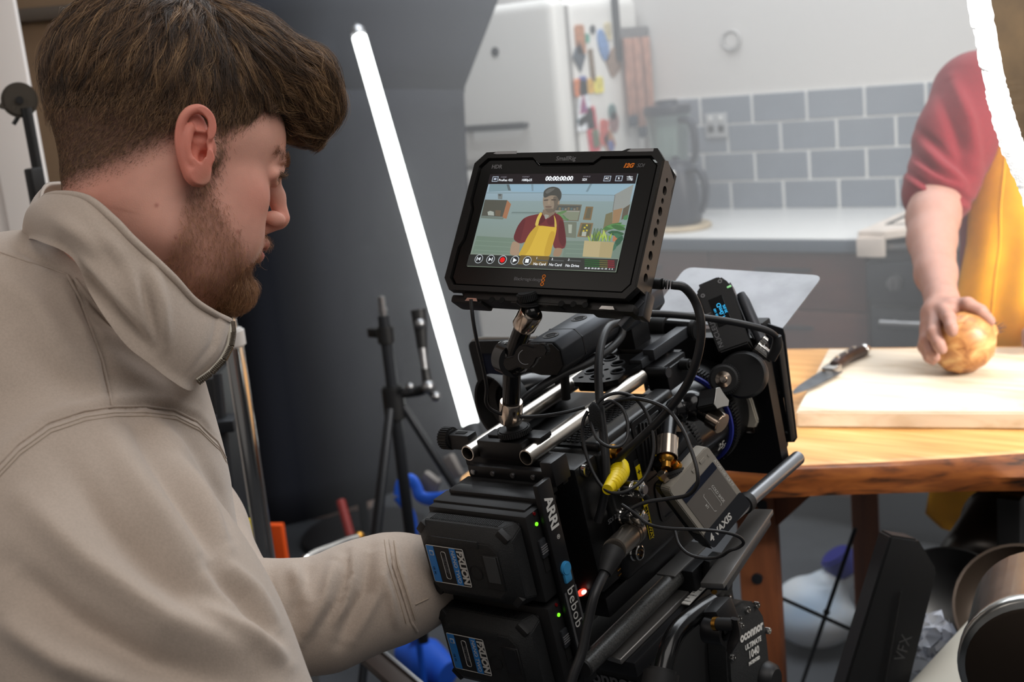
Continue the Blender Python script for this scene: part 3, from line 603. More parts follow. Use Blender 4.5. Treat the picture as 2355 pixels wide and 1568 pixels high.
# --- cheese plate
t = thing('mounting_plate', 'black plate with round holes lying across the steel rods', 'plate', (-.03, .18, .01))
pl = [(-.056, .160), (-.046, .150), (-.012, .150), (.003, .160), (.0, .182), (.004, .2), (-.006, .232), (-.058, .232), (-.062, .2), (-.058, .185)]
H = [circ(-.046, .163, .003), circ(-.010, .161, .003), circ(-.028, .166, .0062), circ(-.044, .180, .0062), circ(-.012, .182, .0066), circ(-.029, .186, .0030), circ(-.044, .200, .003), circ(-.026, .204, .0066), circ(-.008, .204, .0032), circ(-.045, .218, .0062), circ(-.012, .220, .0055)]
pt = part('plate', MB().prism(pl, (0, 0, .0095), ex, ey, .005, holes=H), m_blkg, t)
for h in (2, 3, 4, 7, 9):
    cx = sum(p[0] for p in H[h]) / 16; cy = sum(p[1] for p in H[h]) / 16; part('rosette', MB().lathe([(.0064, 0), (.0078, 0), (.0078, .0012), (.0064, .0012)], (cx, cy, .0143), ez, 20, close=True), m_alu2, pt)
part('pad', MB().box((-.03, .195, .003), (.05, .06, .012), bev=.003), m_alu, t)
# --- handle
t = thing('carry_grip', 'black metal top handle pointing back over the camera', 'handle', (-.037, .18, .01))
hp = [(1.3 * a_, 1.25 * b_) for a_, b_ in [(-.016, -.0125), (-.018, -.006), (-.016, .010), (-.012, .0145), (.012, .0145), (.018, .008), (.018, -.006), (.010, -.0145), (-.008, -.0145)]]
hm = part('grip', MB().prism(hp, (-.033, .29, .0605), ex, ez, .192, bev=.0012, seg=1), m_alu2, t)
part('collar', MB().prism([(x * 1.015, z * 1.015) for x, z in hp], (-.033, .135, .0605), ex, ez, .0015), m_rub, hm)
for y in (.115, .165, .215): part('rosette', MB().lathe([(.0045, -.003), (.007, 0), (.0085, 0), (.0085, .0006), (.0062, .0006), (.0045, -.002)], (-.033, y, .0787), ez, 24, close=True), m_blkg, hm); part('rosette', MB().cyl((-.033, y, .0783), (-.033, y, .0792), .0046, n=18), m_void, hm)
part('end_plate', MB().prism([(x * .9, z * .9) for x, z in hp], (-.033, .0982, .0605), ex, ez, .0018), m_rub, t)
part('post', MB().box((-.037, .255, .030), (.026, .034, .05), bev=.004).box((-.037, .262, .012), (.05, .05, .012), bev=.003), m_alu, t)
q = rp(1400, 728, 1, .245); part('lever', MB().box((q.x, .245, q.z), (.010, .016, .022), rot=Matrix.Rotation(.5, 3, 'Y'), bev=.003), m_rub, t)
q = rp(1240, 850, 1, .125); part('post', MB().cyl((-.035, .128, .046), (-.043, .128, .005), .0048, n=14), m_rub, t)
for px, py in ((1352, 793), (1327, 810)):
    q = rp(px, py, 1, .235); part('bolt', MB().cyl((q.x, q.y, q.z - .008), (q.x, q.y, q.z), .0026, n=12).cyl((q.x, q.y, q.z), (q.x, q.y, q.z + .006), .0045, n=16, bev=.0006), m_cop, t)
part('foot', MB().box((-.07, .24, .012), (.05, .03, .012), bev=.002), m_alu, t)
# --- rod bridge with bolts in front of the rods
t = thing('front_bridge', 'black and grey bracket with two steel bolts ahead of the right rod', 'bracket', (.0, .235, .0))
q1 = rp(1500, 828, 1, .235)
part('block', MB().box((-.006, .235, .001), (.06, .045, .014), bev=.002).box((.014, .232, -.008), (.026, .04, .024), bev=.002), m_alu, t)
part('jaw', MB().box((-.004, .230, .013), (.015, .050, .010), bev=.0015), m_alu2, t)
for k, (px, py) in enumerate(((1503, 815), (1527, 798))):
    q = rp(px, py, 0, -.004 + .004 * k); part('bolt', MB().cyl(q - V(0, 0, .012), q - V(0, 0, .004), .0026, n=12).lathe([(.0022, .0035), (.0022, .006), (.0046, .006), (.005, .0052), (.005, 0), (0, 0)], q - V(0, 0, .004), ez, 18), m_cop, t)
part('rail', MB().box((.004, .262, .018), (.014, .085, .012), bev=.001), m_alu2, t)
q = rp(1535, 856, 0, .028); part('knob', MB().cyl(q - V(.026, 0, 0), q, .0055, n=20, bev=.001), m_rub, t); part('knob_face', MB().cyl(q, q + V(.0015, 0, 0), .0056, n=20), m_alu2, t)
q = rp(1590, 838, 0, .04); part('knob', MB().cyl(q - V(.014, 0, 0), q, .006, n=20, bev=.002), m_rub, t)
# --- cross rod
a_, b_ = rp(1462, 747, 1, .30), rp(1603, 758, 1, .30); dv = (b_ - a_).normalized()
t = thing('cross_rod', 'short glossy black rod lying across the top of the camera front', 'rod', (a_ + b_) / 2 - V(0, 0, .009))
r_ = part('tube', MB().pipe(a_, b_, .0108, .009), m_blkg, t)
part('collar', MB().cyl(a_.lerp(b_, .30), a_.lerp(b_, .55), .0126, n=28, bev=.001), m_rub, t); part('end_ring', MB().cyl(b_ - dv * .006, b_ + dv * .001, .0118, n=28, bev=.001), m_rub, t); part('end_ring', MB().cyl(a_ - dv * .004, a_ + dv * .003, .0118, n=28, bev=.001), m_rub, t)
part('stem', MB().box(a_.lerp(b_, .42) - V(0, 0, .020), (.014, .014, .026), bev=.002), m_alu, t)
part('bracket', MB().box(a_.lerp(b_, .06) - V(0.004, 0, .020), (.016, .020, .020), bev=.003).box(a_.lerp(b_, .30) - V(0, 0, .036), (.05, .022, .010), bev=.003), m_alu, t)
# --- articulating arm under the monitor
A = lambda px, py, y=.02: rp(px, py, 1, y)
t = thing('articulating_arm', 'black jointed arm with two nickel collars holding the monitor', 'arm', (-.026, .02, .0138))
wz = V(-.0255, .021, .0138)
g = MB().cyl(wz, wz + V(0, 0, .0065), .0155, n=40, bev=.0015)
for k in range(44):
    a = 2 * math.pi * k / 44; g.box(wz + V(.0156 * math.cos(a), .0156 * math.sin(a), .0033), (.0012, .0012, .005), rot=Matrix.Rotation(a, 3, 'Z'))
part('lock_wheel', g.cyl(wz, wz + V(0, 0, .011), .0065, n=20), m_rub, t); part('ball_stud', MB().cyl(wz + V(0, 0, .008), wz + V(0, 0, .018), .0045, n=16).ball(wz + V(0, 0, .020), .0075, 16), m_alu, t)
c0, c1, jj = A(1174, 970), A(1176, 923), A(1178, 828); dv = (c1 - c0).normalized()
part('collar', MB().lathe([(.0078, 0), (.0105, .0005), (.0112, .002), (.0112, .021), (.0105, .0225), (.0075, .0225)], c0, c1 - c0, 36, close=True), m_cop, t)
part('lower_tube', MB().cyl(c1 - dv * .003, jj, .0085, n=28), m_blkg, t)
t0, c2, c3 = A(1200, 766), A(1203, 752), A(1226, 712); du = (c3 - c2).normalized()
part('upper_tube', MB().cyl(A(1181, 812), c2 + du * .004, .0085, n=28), m_blkg, t)
part('collar', MB().lathe([(.0075, 0), (.0102, .0004), (.011, .002), (.011, .0185), (.0103, .020), (.0075, .020)], c2, c3 - c2, 36, close=True), m_cop, t)
kj = part('joint', MB().ball(jj + V(-.002, .004, 0), .0165, 28, (1, .9, 1)).ball(jj + V(-.016, .012, -.001), .0155, 28, (.9, .9, 1)).cyl(jj + V(-.012, .006, 0), jj + V(.004, -.002, 0), .0155, n=30), m_blkg, t)
l0, l1 = rp(1168, 838, 1, -.006), rp(1251, 803, 1, -.006); lm = (l0 + l1) / 2; lx = (l1 - l0).normalized(); ln = (RIGI @ CAMC - lm).normalized(); ly = ln.cross(lx).normalized(); L = (l1 - l0).length
lv = part('lever', MB().prism([(0, -.006), (L * .25, -.0055), (L * .36, -.009), (L * .5, -.0115), (L * .66, -.009), (L * .78, -.0052), (L, -.006), (L + .0045, -.003), (L + .0045, .003), (L, .006), (L * .80, .0055), (L * .66, .010), (L * .5, .0115), (L * .36, .009), (L * .25, .005), (0, .006), (-.004, .003), (-.004, -.003)], l0 - lx.cross(ly) * .004, lx, ly, .006, bev=.0012), m_alu, t)
part('dial_mark', MB().lathe([(.0062, 0), (.0068, 0), (.0068, .0004), (.0062, .0004)], lm + ln * .0022, ln, 32, close=True), m_txtg, lv)
wt = A(1217, 690, .024); g = MB().cyl(wt, wt + V(0, 0, .008), .0096, n=36, bev=.001)
for k in range(36):
    a = 2 * math.pi * k / 36; g.box(wt + V(.0097 * math.cos(a), .0097 * math.sin(a), .004), (.001, .001, .006), rot=Matrix.Rotation(a, 3, 'Z'))
part('lock_wheel', g.cyl(wt - V(.001, 0, .0035), wt, .0115, n=30, bev=.0015), m_rub, t)
part('ball_stud', MB().cyl(wt - V(.002, 0, .016), wt, .0042, n=16).ball(c3 - du * .004, .0074, 18), m_blkg, t)
# --- second ball-jointed arm that holds the transmitter
t = thing('side_arm_mount', 'black ball joint arm with nickel collars and star knob beside the lens', 'arm', rp(1535, 1010, 0, .07))
bc = rp(1592, 932, 0, .062); s0, s1 = rp(1630, 928, 0, .085), rp(1655, 918, 0, .098)
part('joint', MB().ball(bc, .0165, 28).ball(bc + (rp(1548, 945, 0, .05) - bc) * .75, .0135, 24).cyl(bc, rp(1548, 945, 0, .05), .011, n=24), m_blkg, t)
kd = (s1 - bc).normalized(); g = MB()
star = [((.0125 if (i // 2) % 2 == 0 else .0085) * math.cos(2 * math.pi * (i + .5) / 12), (.0125 if (i // 2) % 2 == 0 else .0085) * math.sin(2 * math.pi * (i + .5) / 12)) for i in range(12)]
kx = kd.orthogonal().normalized(); ky = kd.cross(kx)
kn = part('star_knob', MB().prism(star, bc + kd * .016, kx, ky, .022, bev=.001), m_rub, t); part('knob_face', MB().prism([(x * .97, y * .97) for x, y in star], bc + kd * .0383, kx, ky, .001, bev=.0004, seg=1), m_slate, kn)
e0, e1 = rp(1622, 950, 0, .078), rp(1662, 975, 0, .098)
part('stub_tube', MB().cyl(bc, e0.lerp(e1, .4), .009, n=24), m_blkg, t); part('collar', MB().cyl(e0.lerp(e1, .3), e1, .0108, n=32, bev=.001), m_cop, t)
u0, u1, u2 = rp(1540, 950, 0, .052), rp(1535, 1008, 0, .066), rp(1533, 1052, 0, .072)
part('tube', MB().cyl(u0, u1.lerp(u2, .1), .0085, n=26), m_blkg, t); part('collar', MB().lathe([(.008, 0), (.0112, .0004), (.0112, (u2 - u1).length - .0004), (.0105, (u2 - u1).length), (.008, (u2 - u1).length - .003)], u1, u2 - u1, 36, close=True), m_cop, t)
part('ball_stud', MB().ball(u2, .008, 16).cyl(u2, u2 + (u2 - u1).normalized() * .012, .005, n=14), m_gold, t)
w3 = rp(1551, 1082, 0, .074); wa = V(.35, -.25, -.9).normalized(); g = MB().cyl(w3, w3 + wa * .007, .0165, n=40, bev=.001); wx = wa.orthogonal().normalized(); wy = wa.cross(wx)
for k in range(48):
    a = 2 * math.pi * k / 48; g.box(w3 + wa * .0035 + (wx * math.cos(a) + wy * math.sin(a)) * .0166, (.0011, .0011, .0011))
part('lock_wheel', g, m_rub, t)
# --- lens motor with little display
F0, F1 = at(1634, 652, 1.36), at(1692, 800, 1.33)
aL = (RIGI.to_3x3() @ (F1 - F0)); LM = aL.length; aL.normalize(); nn_ = RIGI.to_3x3() @ (CAMR @ V(-.30, .12, .95)); nn_ = (nn_ - nn_.dot(aL) * aL).normalized(); aW = nn_.cross(aL).normalized()   # aW points to the right side
aW = aW if (RIGI.to_3x3() @ (CAMR @ V(1, 0, 0))).dot(aW) > 0 else -aW
P0 = RIGI @ F0; setframe(RIG @ basis(P0, aW, -aL, nn_))       # x right, y up the box, z to the viewer
t = thing('lens_motor', 'black follow focus motor with a small blue display, leaning over the lens', 'motor', (0, -.06, -.03))
hw = .0185; oc = [(-hw, -LM + .002), (hw - .003, -LM), (hw + .002, -.02), (hw, -.006), (hw - .006, .004), (-hw + .010, .004), (-hw, -.003)]
bx = part('housing', MB().prism(oc, (0, 0, -.030), ex, ey, .030, bev=.0018), m_blk, t)
part('side_cover', MB().box((hw + .0012, -LM * .48, -.015), (.0016, LM * .80, .024), bev=.0006), m_alu2, bx)
part('screen', MB().box((-.001, -.034, .0003), (.016, .034, .0008), bev=.0003, seg=1), m_blkg, bx)
m_oled = pm('oled_blue', (60, 180, 230), .5, emit=((50, 175, 235), 1.0))
for s_, x, y, sz in (('30.0%', .0050, -.034, .0042), ('1.0mD', .0000, -.034, .0068), ('25 100', -.0058, -.034, .0034)): text('display_lettering', s_, (x, y, .0008), ey, -ex, sz, m_oled, bx)
text('lettering', 'NUCLEUS-M', (-.0135, -.052, .0002), ey, -ex, .0078, m_txtg, bx)
for x, y in ((hw - .008, -.002), (-hw + .006, -.010)): part('screw', MB().lathe([(.0010, .0004), (.0012, .0009), (.0024, .0009), (.0026, 0), (0, 0)], (x, y, 0), ez, 14), m_steel, bx)
part('status_light', MB().box((hw - .001, -.012, .0005), (.005, .0022, .001), bev=.0004, seg=1), pm('light_green', (150, 200, 150), .4, emit=((140, 220, 140), .5)), bx)
part('top_cap', MB().box((-.002, .0035, -.014), (.022, .004, .022), bev=.001), m_alu2, t)
part('antenna', MB().tube([(hw + .007, -.020, -.012), (hw + .0075, -.03, -.012), (hw + .009, -.075, -.012), (hw + .0085, -.085, -.012)], [.0045, .0062, .0062, .0045], 14, 0), m_alu2, t, 'grey rounded rod on its side')
setframe(RIG)
mc = rd(1707, 862, 1.325); gd = RIGI.to_3x3() @ (CAMR @ V(-.28, .02, .96)); gd.normalize()
part('motor_drum', MB().lathe([(0, -.032), (.024, -.032), (.0255, -.029), (.0255, -.004), (.023, 0), (0, 0)], mc, gd, 48), m_blk, t)
part('drum_band', MB().lathe([(.0245, -.024), (.0259, -.024), (.0259, -.012), (.0245, -.012)], mc, gd, 48, close=True), m_alu2, t)
gc = rd(1664, 872, 1.315); g = MB().lathe([(.006, -.010), (.0155, -.010), (.0155, 0), (.0135, .0012), (.006, .0012)], gc, gd, 40, close=True); gx = gd.orthogonal().normalized(); gy = gd.cross(gx)
for k in range(44):
    a = 2 * math.pi * k / 44; n = gx * math.cos(a) + gy * math.sin(a); g.box(gc + n * .0160 - gd * .005, (.0013, .0013, .009), rot=Matrix((n.cross(gd), n, gd)).transposed())
dg = part('drive_gear', g, m_rub, t, ang=30); part('hub', MB().lathe([(0, .006), (.0035, .0055), (.0045, .003), (.0085, .0022), (.0092, .0005), (.0092, -.004), (0, -.004)], gc, gd, 28), m_cop, dg)
l0, l1, l2 = rd(1738, 795, 1.31), rd(1772, 822, 1.31), rd(1776, 828, 1.31); ld = (l1 - l0).normalized(); g = MB()
for k in range(4): g.cyl(l0 + ld * (.0042 * k), l0 + ld * (.0042 * k + .0034), .0068 - .0003 * k, n=24, bev=.0005)
part('connector', g.cyl(l0 + ld * .016, l0 + ld * .022, .0052, n=18, bev=.0005).cyl(l0, l0 + ld * .017, .0058, n=20), m_chrome, t)
q = rd(1752, 778, 1.31); part('connector', MB().cyl(q, q + ld * .006, .0042, n=16, bev=.0006), m_chrome, t)
# --- wireless transmitter box
w_, h_ = .083, .061; setframe()
xa, ya = V(.2853, .4421, -.8504), V(.2976, .8026, .517); na = xa.cross(ya)
TC = CAMC + (V(-.604, 1.0955, 1.051) - CAMC) * (w_ / .09)
TF = basis(TC, xa, ya, na); setframe(TF)
m_txa = pm('transmitter_grey', (158, 152, 142), .42, .2); m_txp = pm('transmitter_panel', (108, 103, 98), .45, .2); m_txd = pm('transmitter_dark', (36, 38, 42), .35)
t = thing('video_transmitter', 'grey wireless video box with dark stripe and cold shoe marking', 'transmitter', (0, 0, -.02))
bx = part('case', MB().prism(rrect(w_, h_, .005), (0, 0, -.0165), ex, ey, .0165, bev=.0012, seg=2), m_txa, t); bk = part('back_shell', MB().prism(rrect(w_ - .001, h_ - .001, .005), (0, 0, -.026), ex, ey, .0094, bev=.001), m_txd, t)
fp = part('face_panel', MB().prism(rrect(w_ * .76, h_ * .80, .003, x=.0075, y=.0), (0, 0, .0001), ex, ey, .0005), m_txp, bx)
part('screen', MB().prism(rrect(.0085, h_ * .80, .001, x=-.0205, y=0), (0, 0, .0004), ex, ey, .0005), pm('screen_navy', (26, 32, 48), .15), bx)
dk = part('dark_band', MB().prism(rrect(.0195, h_, .004, x=w_ / 2 - .0096, y=0), (0, 0, .0003), ex, ey, .0007), m_txd, bx)
part('side_cover', MB().box((w_ / 2 + .0002, 0, -.0085), (.001, h_ - .008, .015), bev=.0004, seg=1), m_txd, bx)
part('side_cover', MB().box((w_ / 2 - .0098, -h_ / 2 - .0002, -.0085), (.0195, .001, .015), bev=.0004, seg=1), m_txd, bx)
text('lettering', 'ATOM 500 SDI TX', (-.006, h_ / 2 - .0035, .0003), ex, ey, .0046, m_txtw, bx); text('lettering', 'COLD SHOE', (.004, .0085, .0008), ex, ey, .0042, m_txtw, fp); text('lettering', '1/4', (.004, -.0085, .0008), -ex, -ey, .0042, m_txtw, fp)
for sg in (1, -1):
    ln = [(-.008, sg * .0035), (-.0065, sg * .0055), (.014, sg * .0055), (.0155, sg * .0035)] ; part('outline', MB().tube([(x, y, .0007) for x, y in ln], .00025, 5, 0), m_txtw, fp)
for y in (.0045, .0165): part('key', MB().prism(rrect(.0035, .0075, .0008, x=-.0345, y=y), (0, 0, .0002), ex, ey, .0008, bev=.0002, seg=1), m_txa, bx)
part('key', MB().prism(rrect(.003, .003, .0008, x=-.033, y=.0255), (0, 0, .0002), ex, ey, .0006), m_txa, bx)
text('lettering', 'VAXIS', (w_ / 2 - .0098, -.0075, .0011), ey, -ex, .0095, m_txtw, dk, shear=.25, bold=.0003)
text('lettering', '4', (w_ / 2 - .0098, -.0255, .0011), ey, -ex, .0105, m_txtw, dk, shear=.25, bold=.0003)
part('mount_plate', MB().box((-.035, .012, -.033), (.03, .05, .014), bev=.002).box((-.038, .022, -.043), (.02, .028, .012), bev=.002), m_alu, t)
part('connector', MB().cyl((-.0425, -.020, -.013), (-.052, -.020, -.013), .0055, n=6, bev=.0005), m_cop, t)
part('connector', MB().cyl((-.0425, -.004, -.013), (-.046, -.004, -.013), .0065, n=18).cyl((-.046, -.004, -.013), (-.050, -.004, -.013), .0045, n=16), m_gold, t); setframe(RIG)
# --- viewfinder on the far side
q = lambda px, py, y=.2: rp(px, py, 1, y)
t = thing('viewfinder', 'black viewfinder with a small flip screen on the far side of the camera', 'viewfinder', q(1170, 930))
a_, b_, c_ = q(1083, 780), q(1268, 776), q(1094, 924); ux = (b_ - a_); wv = ux.length; ux.normalize(); uy = (a_ - c_); uy = (uy - uy.dot(ux) * ux).normalized(); hv = .082
o = (a_ + b_) / 2 - uy * hv / 2
part('screen_frame', MB().prism(rrect(wv, hv, .009), o, ux, uy, .007, holes=[rrect(wv - .026, hv - .03, .003)]), m_rub, t)
part('screen', MB().prism(rrect(wv - .024, hv - .028, .003), o + ux.cross(uy) * .0015, ux, uy, .002), pm('finder_glass', (38, 42, 58), .12), t)
part('edge_rim', MB().tube([o + ux * (-wv / 2) + uy * z for z in (-hv / 2 + .01, 0, hv / 2 - .01)] + [o + ux * (-wv / 2 + .01) + uy * (hv / 2), o + uy * (hv / 2), o + ux * (wv / 2 - .02) + uy * (hv / 2)], .0024, 8, 3), m_slate, t)
ec = rd(1165, 925, 1.31); ed = V(-.25, -.93, .1).normalized()
part('eyecup', MB().lathe([(.020, -.012), (.026, -.012), (.030, 0), (.0345, .012), (.0335, .018), (.031, .017), (.027, .004), (.020, 0)], ec, ed, 40, close=True), m_rub, t)
part('eyepiece', MB().lathe([(0, 0), (.02, -.002), (.024, -.012), (.024, -.05), (0, -.05)], ec, ed, 32), m_blkg, t)
rc = rd(1225, 875, 1.34); g = MB().lathe([(0, 0), (.021, 0), (.023, -.003), (.023, -.024), (.021, -.027), (.0, -.027)], rc, ed, 40); gx = ed.orthogonal().normalized(); gy = ed.cross(gx)
for k in range(40):
    a = 2 * math.pi * k / 40; n = gx * math.cos(a) + gy * math.sin(a); g.box(rc + n * .0232 - ed * .0135, (.0016, .0016, .019), rot=Matrix((n.cross(ed), n, ed)).transposed())
part('dioptre_ring', g, m_rub, t); part('ring_band', MB().lathe([(.020, 0), (.0215, 0), (.0215, .0035), (.020, .0035)], rc, ed, 40, close=True), m_alu2, t)
# --- battery plate
t = thing('battery_plate', 'flat black dual battery plate with side switches behind the camera', 'battery plate', (0, -.04, -.23))
pb = part('backplate', MB().box((-.012, -.033, -.1125), (.112, .016, .188), bev=.003), m_alu, t); part('bracket', MB().box((.041, -.010, -.004), (.014, .024, .024), bev=.002), m_alu, t)
sp = part('side_rail', MB().box((.0455, -.0375, -.105), (.006, .020, .205), bev=.0015), m_alu, t)
part('mount_block', MB().box((-.012, -.020, -.105), (.09, .02, .17), bev=.003), m_rub, t)
text('lettering', 'ARRI', (.0487, -.0375, -.033), -ez, ey, .0155, m_txtw, sp, bold=.0005, sp=.95); text('lettering', '®', (.0487, -.036, -.0575), -ez, ey, .006, m_txtw, sp); text('lettering', 'bebob', (.0487, -.0365, -.1285), -ez, ey, .0150, m_txtw, sp, sp=1.1)
for k in range(4): part('pinstripe', MB().box((.0487, -.0455 + .0007 * k, -.140), (.0004, .00025, .06)), m_txtg, sp); part('pinstripe', MB().box((.0487, -.0300 + .0007 * k, -.140), (.0004, .00025, .06)), m_txtg, sp)
part('release_tab', MB().cyl((.042, -.037, -.0885), (.0515, -.037, -.0885), .0065, n=24, bev=.001).box((.047, -.037, -.0965), (.008, .010, .012), bev=.002), pm('tab_blue', (58, 140, 190), .4), sp, 'blue release tab')
for z in (-.0, -.0915):
    bs = part('battery_shoe', MB().box((-.018, -.052, -.068 + z), (.118, .024, .086), bev=.003), m_rub, t)
    part('red_light', MB().cyl((.040, -.0517, -.0275 + z), (.0418, -.0517, -.0275 + z), .0016, n=12), pm('led_red_off', (110, 14, 18), .3), bs) if z == 0 else part('red_light', MB().cyl((.040, -.0517, -.0275 + z), (.0418, -.0517, -.0275 + z), .0016, n=12), MATS['led_red_off'], bs)
    part('green_light', MB().cyl((.040, -.052, -.0375 + z), (.042, -.052, -.0375 + z), .0018, n=12), MATS.get('led_green') or pm('led_green', (120, 240, 40), .3, emit=((120, 240, 40), 1.2)), bs)
    sl = part('slide_switch', MB().box((.0415, -.0515, -.0615 + z), (.004, .009, .018), bev=.0012), m_alu2, bs)
    for k in range(4): part('grip_line', MB().box((.0437, -.0515, -.0655 + .0022 * k + z), (.0008, .009, .0009)), m_txtg, sl)
    part('slot', MB().box((.0412, -.0515, -.0765 + z), (.001, .007, .016)), m_void, bs)
tb = part('top_bracket', MB().box((-.018, -.022, -.0235), (.108, .030, .007), bev=.0015).box((-.022, -.044, -.0262), (.112, .022, .0066), bev=.002), m_rub, t)
for k in range(5): part('rivet', MB().cyl((-.062 + .0245 * k, -.006, -.0145), (-.062 + .0245 * k, -.0105, -.0145), .0027, n=14, bev=.0006), m_steel, tb)
part('rear_plate', MB().box((-.012, -.004, -.0145), (.114, .009, .0125), bev=.002), m_alu, t)
# --- batteries
def batt(dx, dz, lab, wn):
    setframe(RIG @ Matrix.Translation((dx, 0, dz)))
    t = thing('camera_battery', lab, 'battery', (-.02, -.075, -.108), 'batteries on the camera')
    x0, x1, z0, z1 = -.0785, .0345, -.1075, -.0295; c = .012
    def octo(i, k): return [(x0 + i + k, z0 + i), (x1 - i - k, z0 + i), (x1 - i, z0 + i + k), (x1 - i, z1 - i - k), (x1 - i - k, z1 - i), (x0 + i + k, z1 - i), (x0 + i, z1 - i - k), (x0 + i, z0 + i + k)]
    rings = [(-.0905, octo(.012, .008)), (-.0885, octo(.010, .008)), (-.0815, octo(.0015, .010)), (-.079, octo(.0, .010)), (-.066, octo(.0, .005))]
    P = [[V(x, y, z) for x, z in r] for y, r in rings]
    g = MB().grid(P, closev=True); g.bm.verts.ensure_lookup_table(); g.bm.faces.new([g.bm.verts[i] for i in range(8)]); bmesh.ops.recalc_face_normals(g.bm, faces=g.bm.faces); bmesh.ops.bevel(g.bm, geom=g.bm.edges[:], offset=.0009, segments=2, affect='EDGES', clamp_overlap=True)
    fr = part('front_shell', g, m_ctx, t, ang=30)
    br = part('rear_shell', MB().box(((x0 + x1) / 2, -.0535, (z0 + z1) / 2), (x1 - x0 - .0006, .0235, z1 - z0 - .0006), bev=.005, seg=3), m_ctx, t)
    for k in range(34): part('rib', MB().box((x0 + .018 + .0024 * k, -.0625, z1 + .0001), (.0011, .024, .0008)), m_ctx, fr) if False else None
    rb = MB()
    for k in range(36): rb.box((x0 + .016 + .0023 * k, -.0725, z1 + .0001), (.0011, .010, .0010)).box((x0 + .016 + .0023 * k, -.0545, z1 - .0002), (.0011, .015, .0010))
    o = part('grip_ribs', rb, m_ctx, fr); o['kind'] = 'stuff'
    for (cx, cz) in ((x0 + .0075, z1 - .0075), (x1 - .0085, z1 - .0075), (x0 + .0075, z0 + .0075), (x1 - .0085, z0 + .0075)): part('corner_guard', MB().box((cx, -.0785, cz), (.0135, .012, .0085), rot=Matrix.Rotation(.78 if (cx < -.02) != (cz > -.07) else -.78, 3, 'Y'), bev=.002), m_rub, fr)
    part('side_pad', MB().prism(rrect(.017, .062, .004, x=-.054, y=(z0 + z1) / 2), (x1 - .0006, 0, 0), ey, ez, .0012, bev=.0004, seg=1), m_rub, br)
    for yy in (-.058, -.0655): part('vent_slot', MB().box((x1 - .0042, yy, z1 - .0042), (.004, .0035, .0035), rot=Matrix.Rotation(.78, 3, 'Y')), m_void, br)
    fy = -.0908; lx, lw, lz, lh = -.0405, .046, -.0685, .0385
    lb = part('label', MB().box((lx, fy, lz), (lw, .0006, lh), bev=.0002, seg=1), pm('label_black', (20, 20, 22), .4) if 'label_black' not in MATS else MATS['label_black'], fr, 'blue and black printed label')
    part('label_border', MB().prism(rrect(lw, lh, .0015, x=lx, y=lz), (0, fy - .0002, 0), ex, ez, .0004, holes=[rrect(lw - .0012, lh - .0012, .001, x=lx, y=lz)]), m_txtw, lb)
    part('blue_band', MB().box((lx - lw / 2 + .005, fy - .0005, lz), (.0088, .0005, lh - .0014)), m_blue, lb); part('blue_band', MB().box((lx + .0095, fy - .0005, lz), (.0072, .0005, lh - .0014)), m_blue, lb)
    part('outline', MB().prism(rrect(.006, .028, .002, x=lx - .003, y=lz), (0, fy - .0004, 0), ex, ez, .0004, holes=[rrect(.0053, .0273, .0017, x=lx - .003, y=lz)]), m_txtw, lb)
    text('lettering', 'FXLION', (lx + .0180, fy - .0007, lz), -ez, ex, .0100, m_txtw, lb, bold=.00045, sp=.97); text('lettering', 'NANO TWO', (lx + .0096, fy - .0009, lz), -ez, ex, .0058, m_txtw, lb)
    for k, s_ in enumerate(('14.8V 6.6Ah 98Wh', 'USB-C  IN/OUT')): text('lettering', s_, (lx - .0018 - .0024 * k, fy - .0006, lz), -ez, ex, .0022, m_txtg, lb)
    text('lettering', 'CE  FC', (lx - lw / 2 + .0038, fy - .0009, lz - .007), -ez, ex, .0028, m_void, lb); part('icon', MB().box((lx - lw / 2 + .006, fy - .0009, lz + .0115), (.0048, .0004, .0048)), m_txtw, lb); part('icon', MB().box((lx - lw / 2 + .006, fy - .0012, lz + .0115), (.0032, .0004, .0032)), m_blue, lb)
    part('button', MB().lathe([(.0068, 0), (.0075, 0), (.0075, .0005), (.0068, .0005)], (-.0085, fy + .0003, -.072), -ey, 28, close=True), m_rub, fr)
    win = part('gauge_recess', MB().box((.0125, fy + .0002, -.069), (.020, .0014, .034), bev=.0005, seg=1), m_rub, fr)
    part('gauge_window', MB().box((.0128, fy - .0006, -.066), (.0145, .0006, .026), bev=.0002, seg=1), pm('gauge_grey', (62, 64, 66), .3) if wn else MATS['label_black'], win)
    part('lock_ridge', MB().box((-.026, -.0903, -.0435), (.056, .0016, .007), bev=.0007), m_ctx, fr)
    setframe(RIG); return t
batt(0, 0, 'upper black camera battery with blue label and grey gauge window', True)
batt(-.0045, -.0935, 'lower black camera battery with blue label, partly cut off by the frame', False)
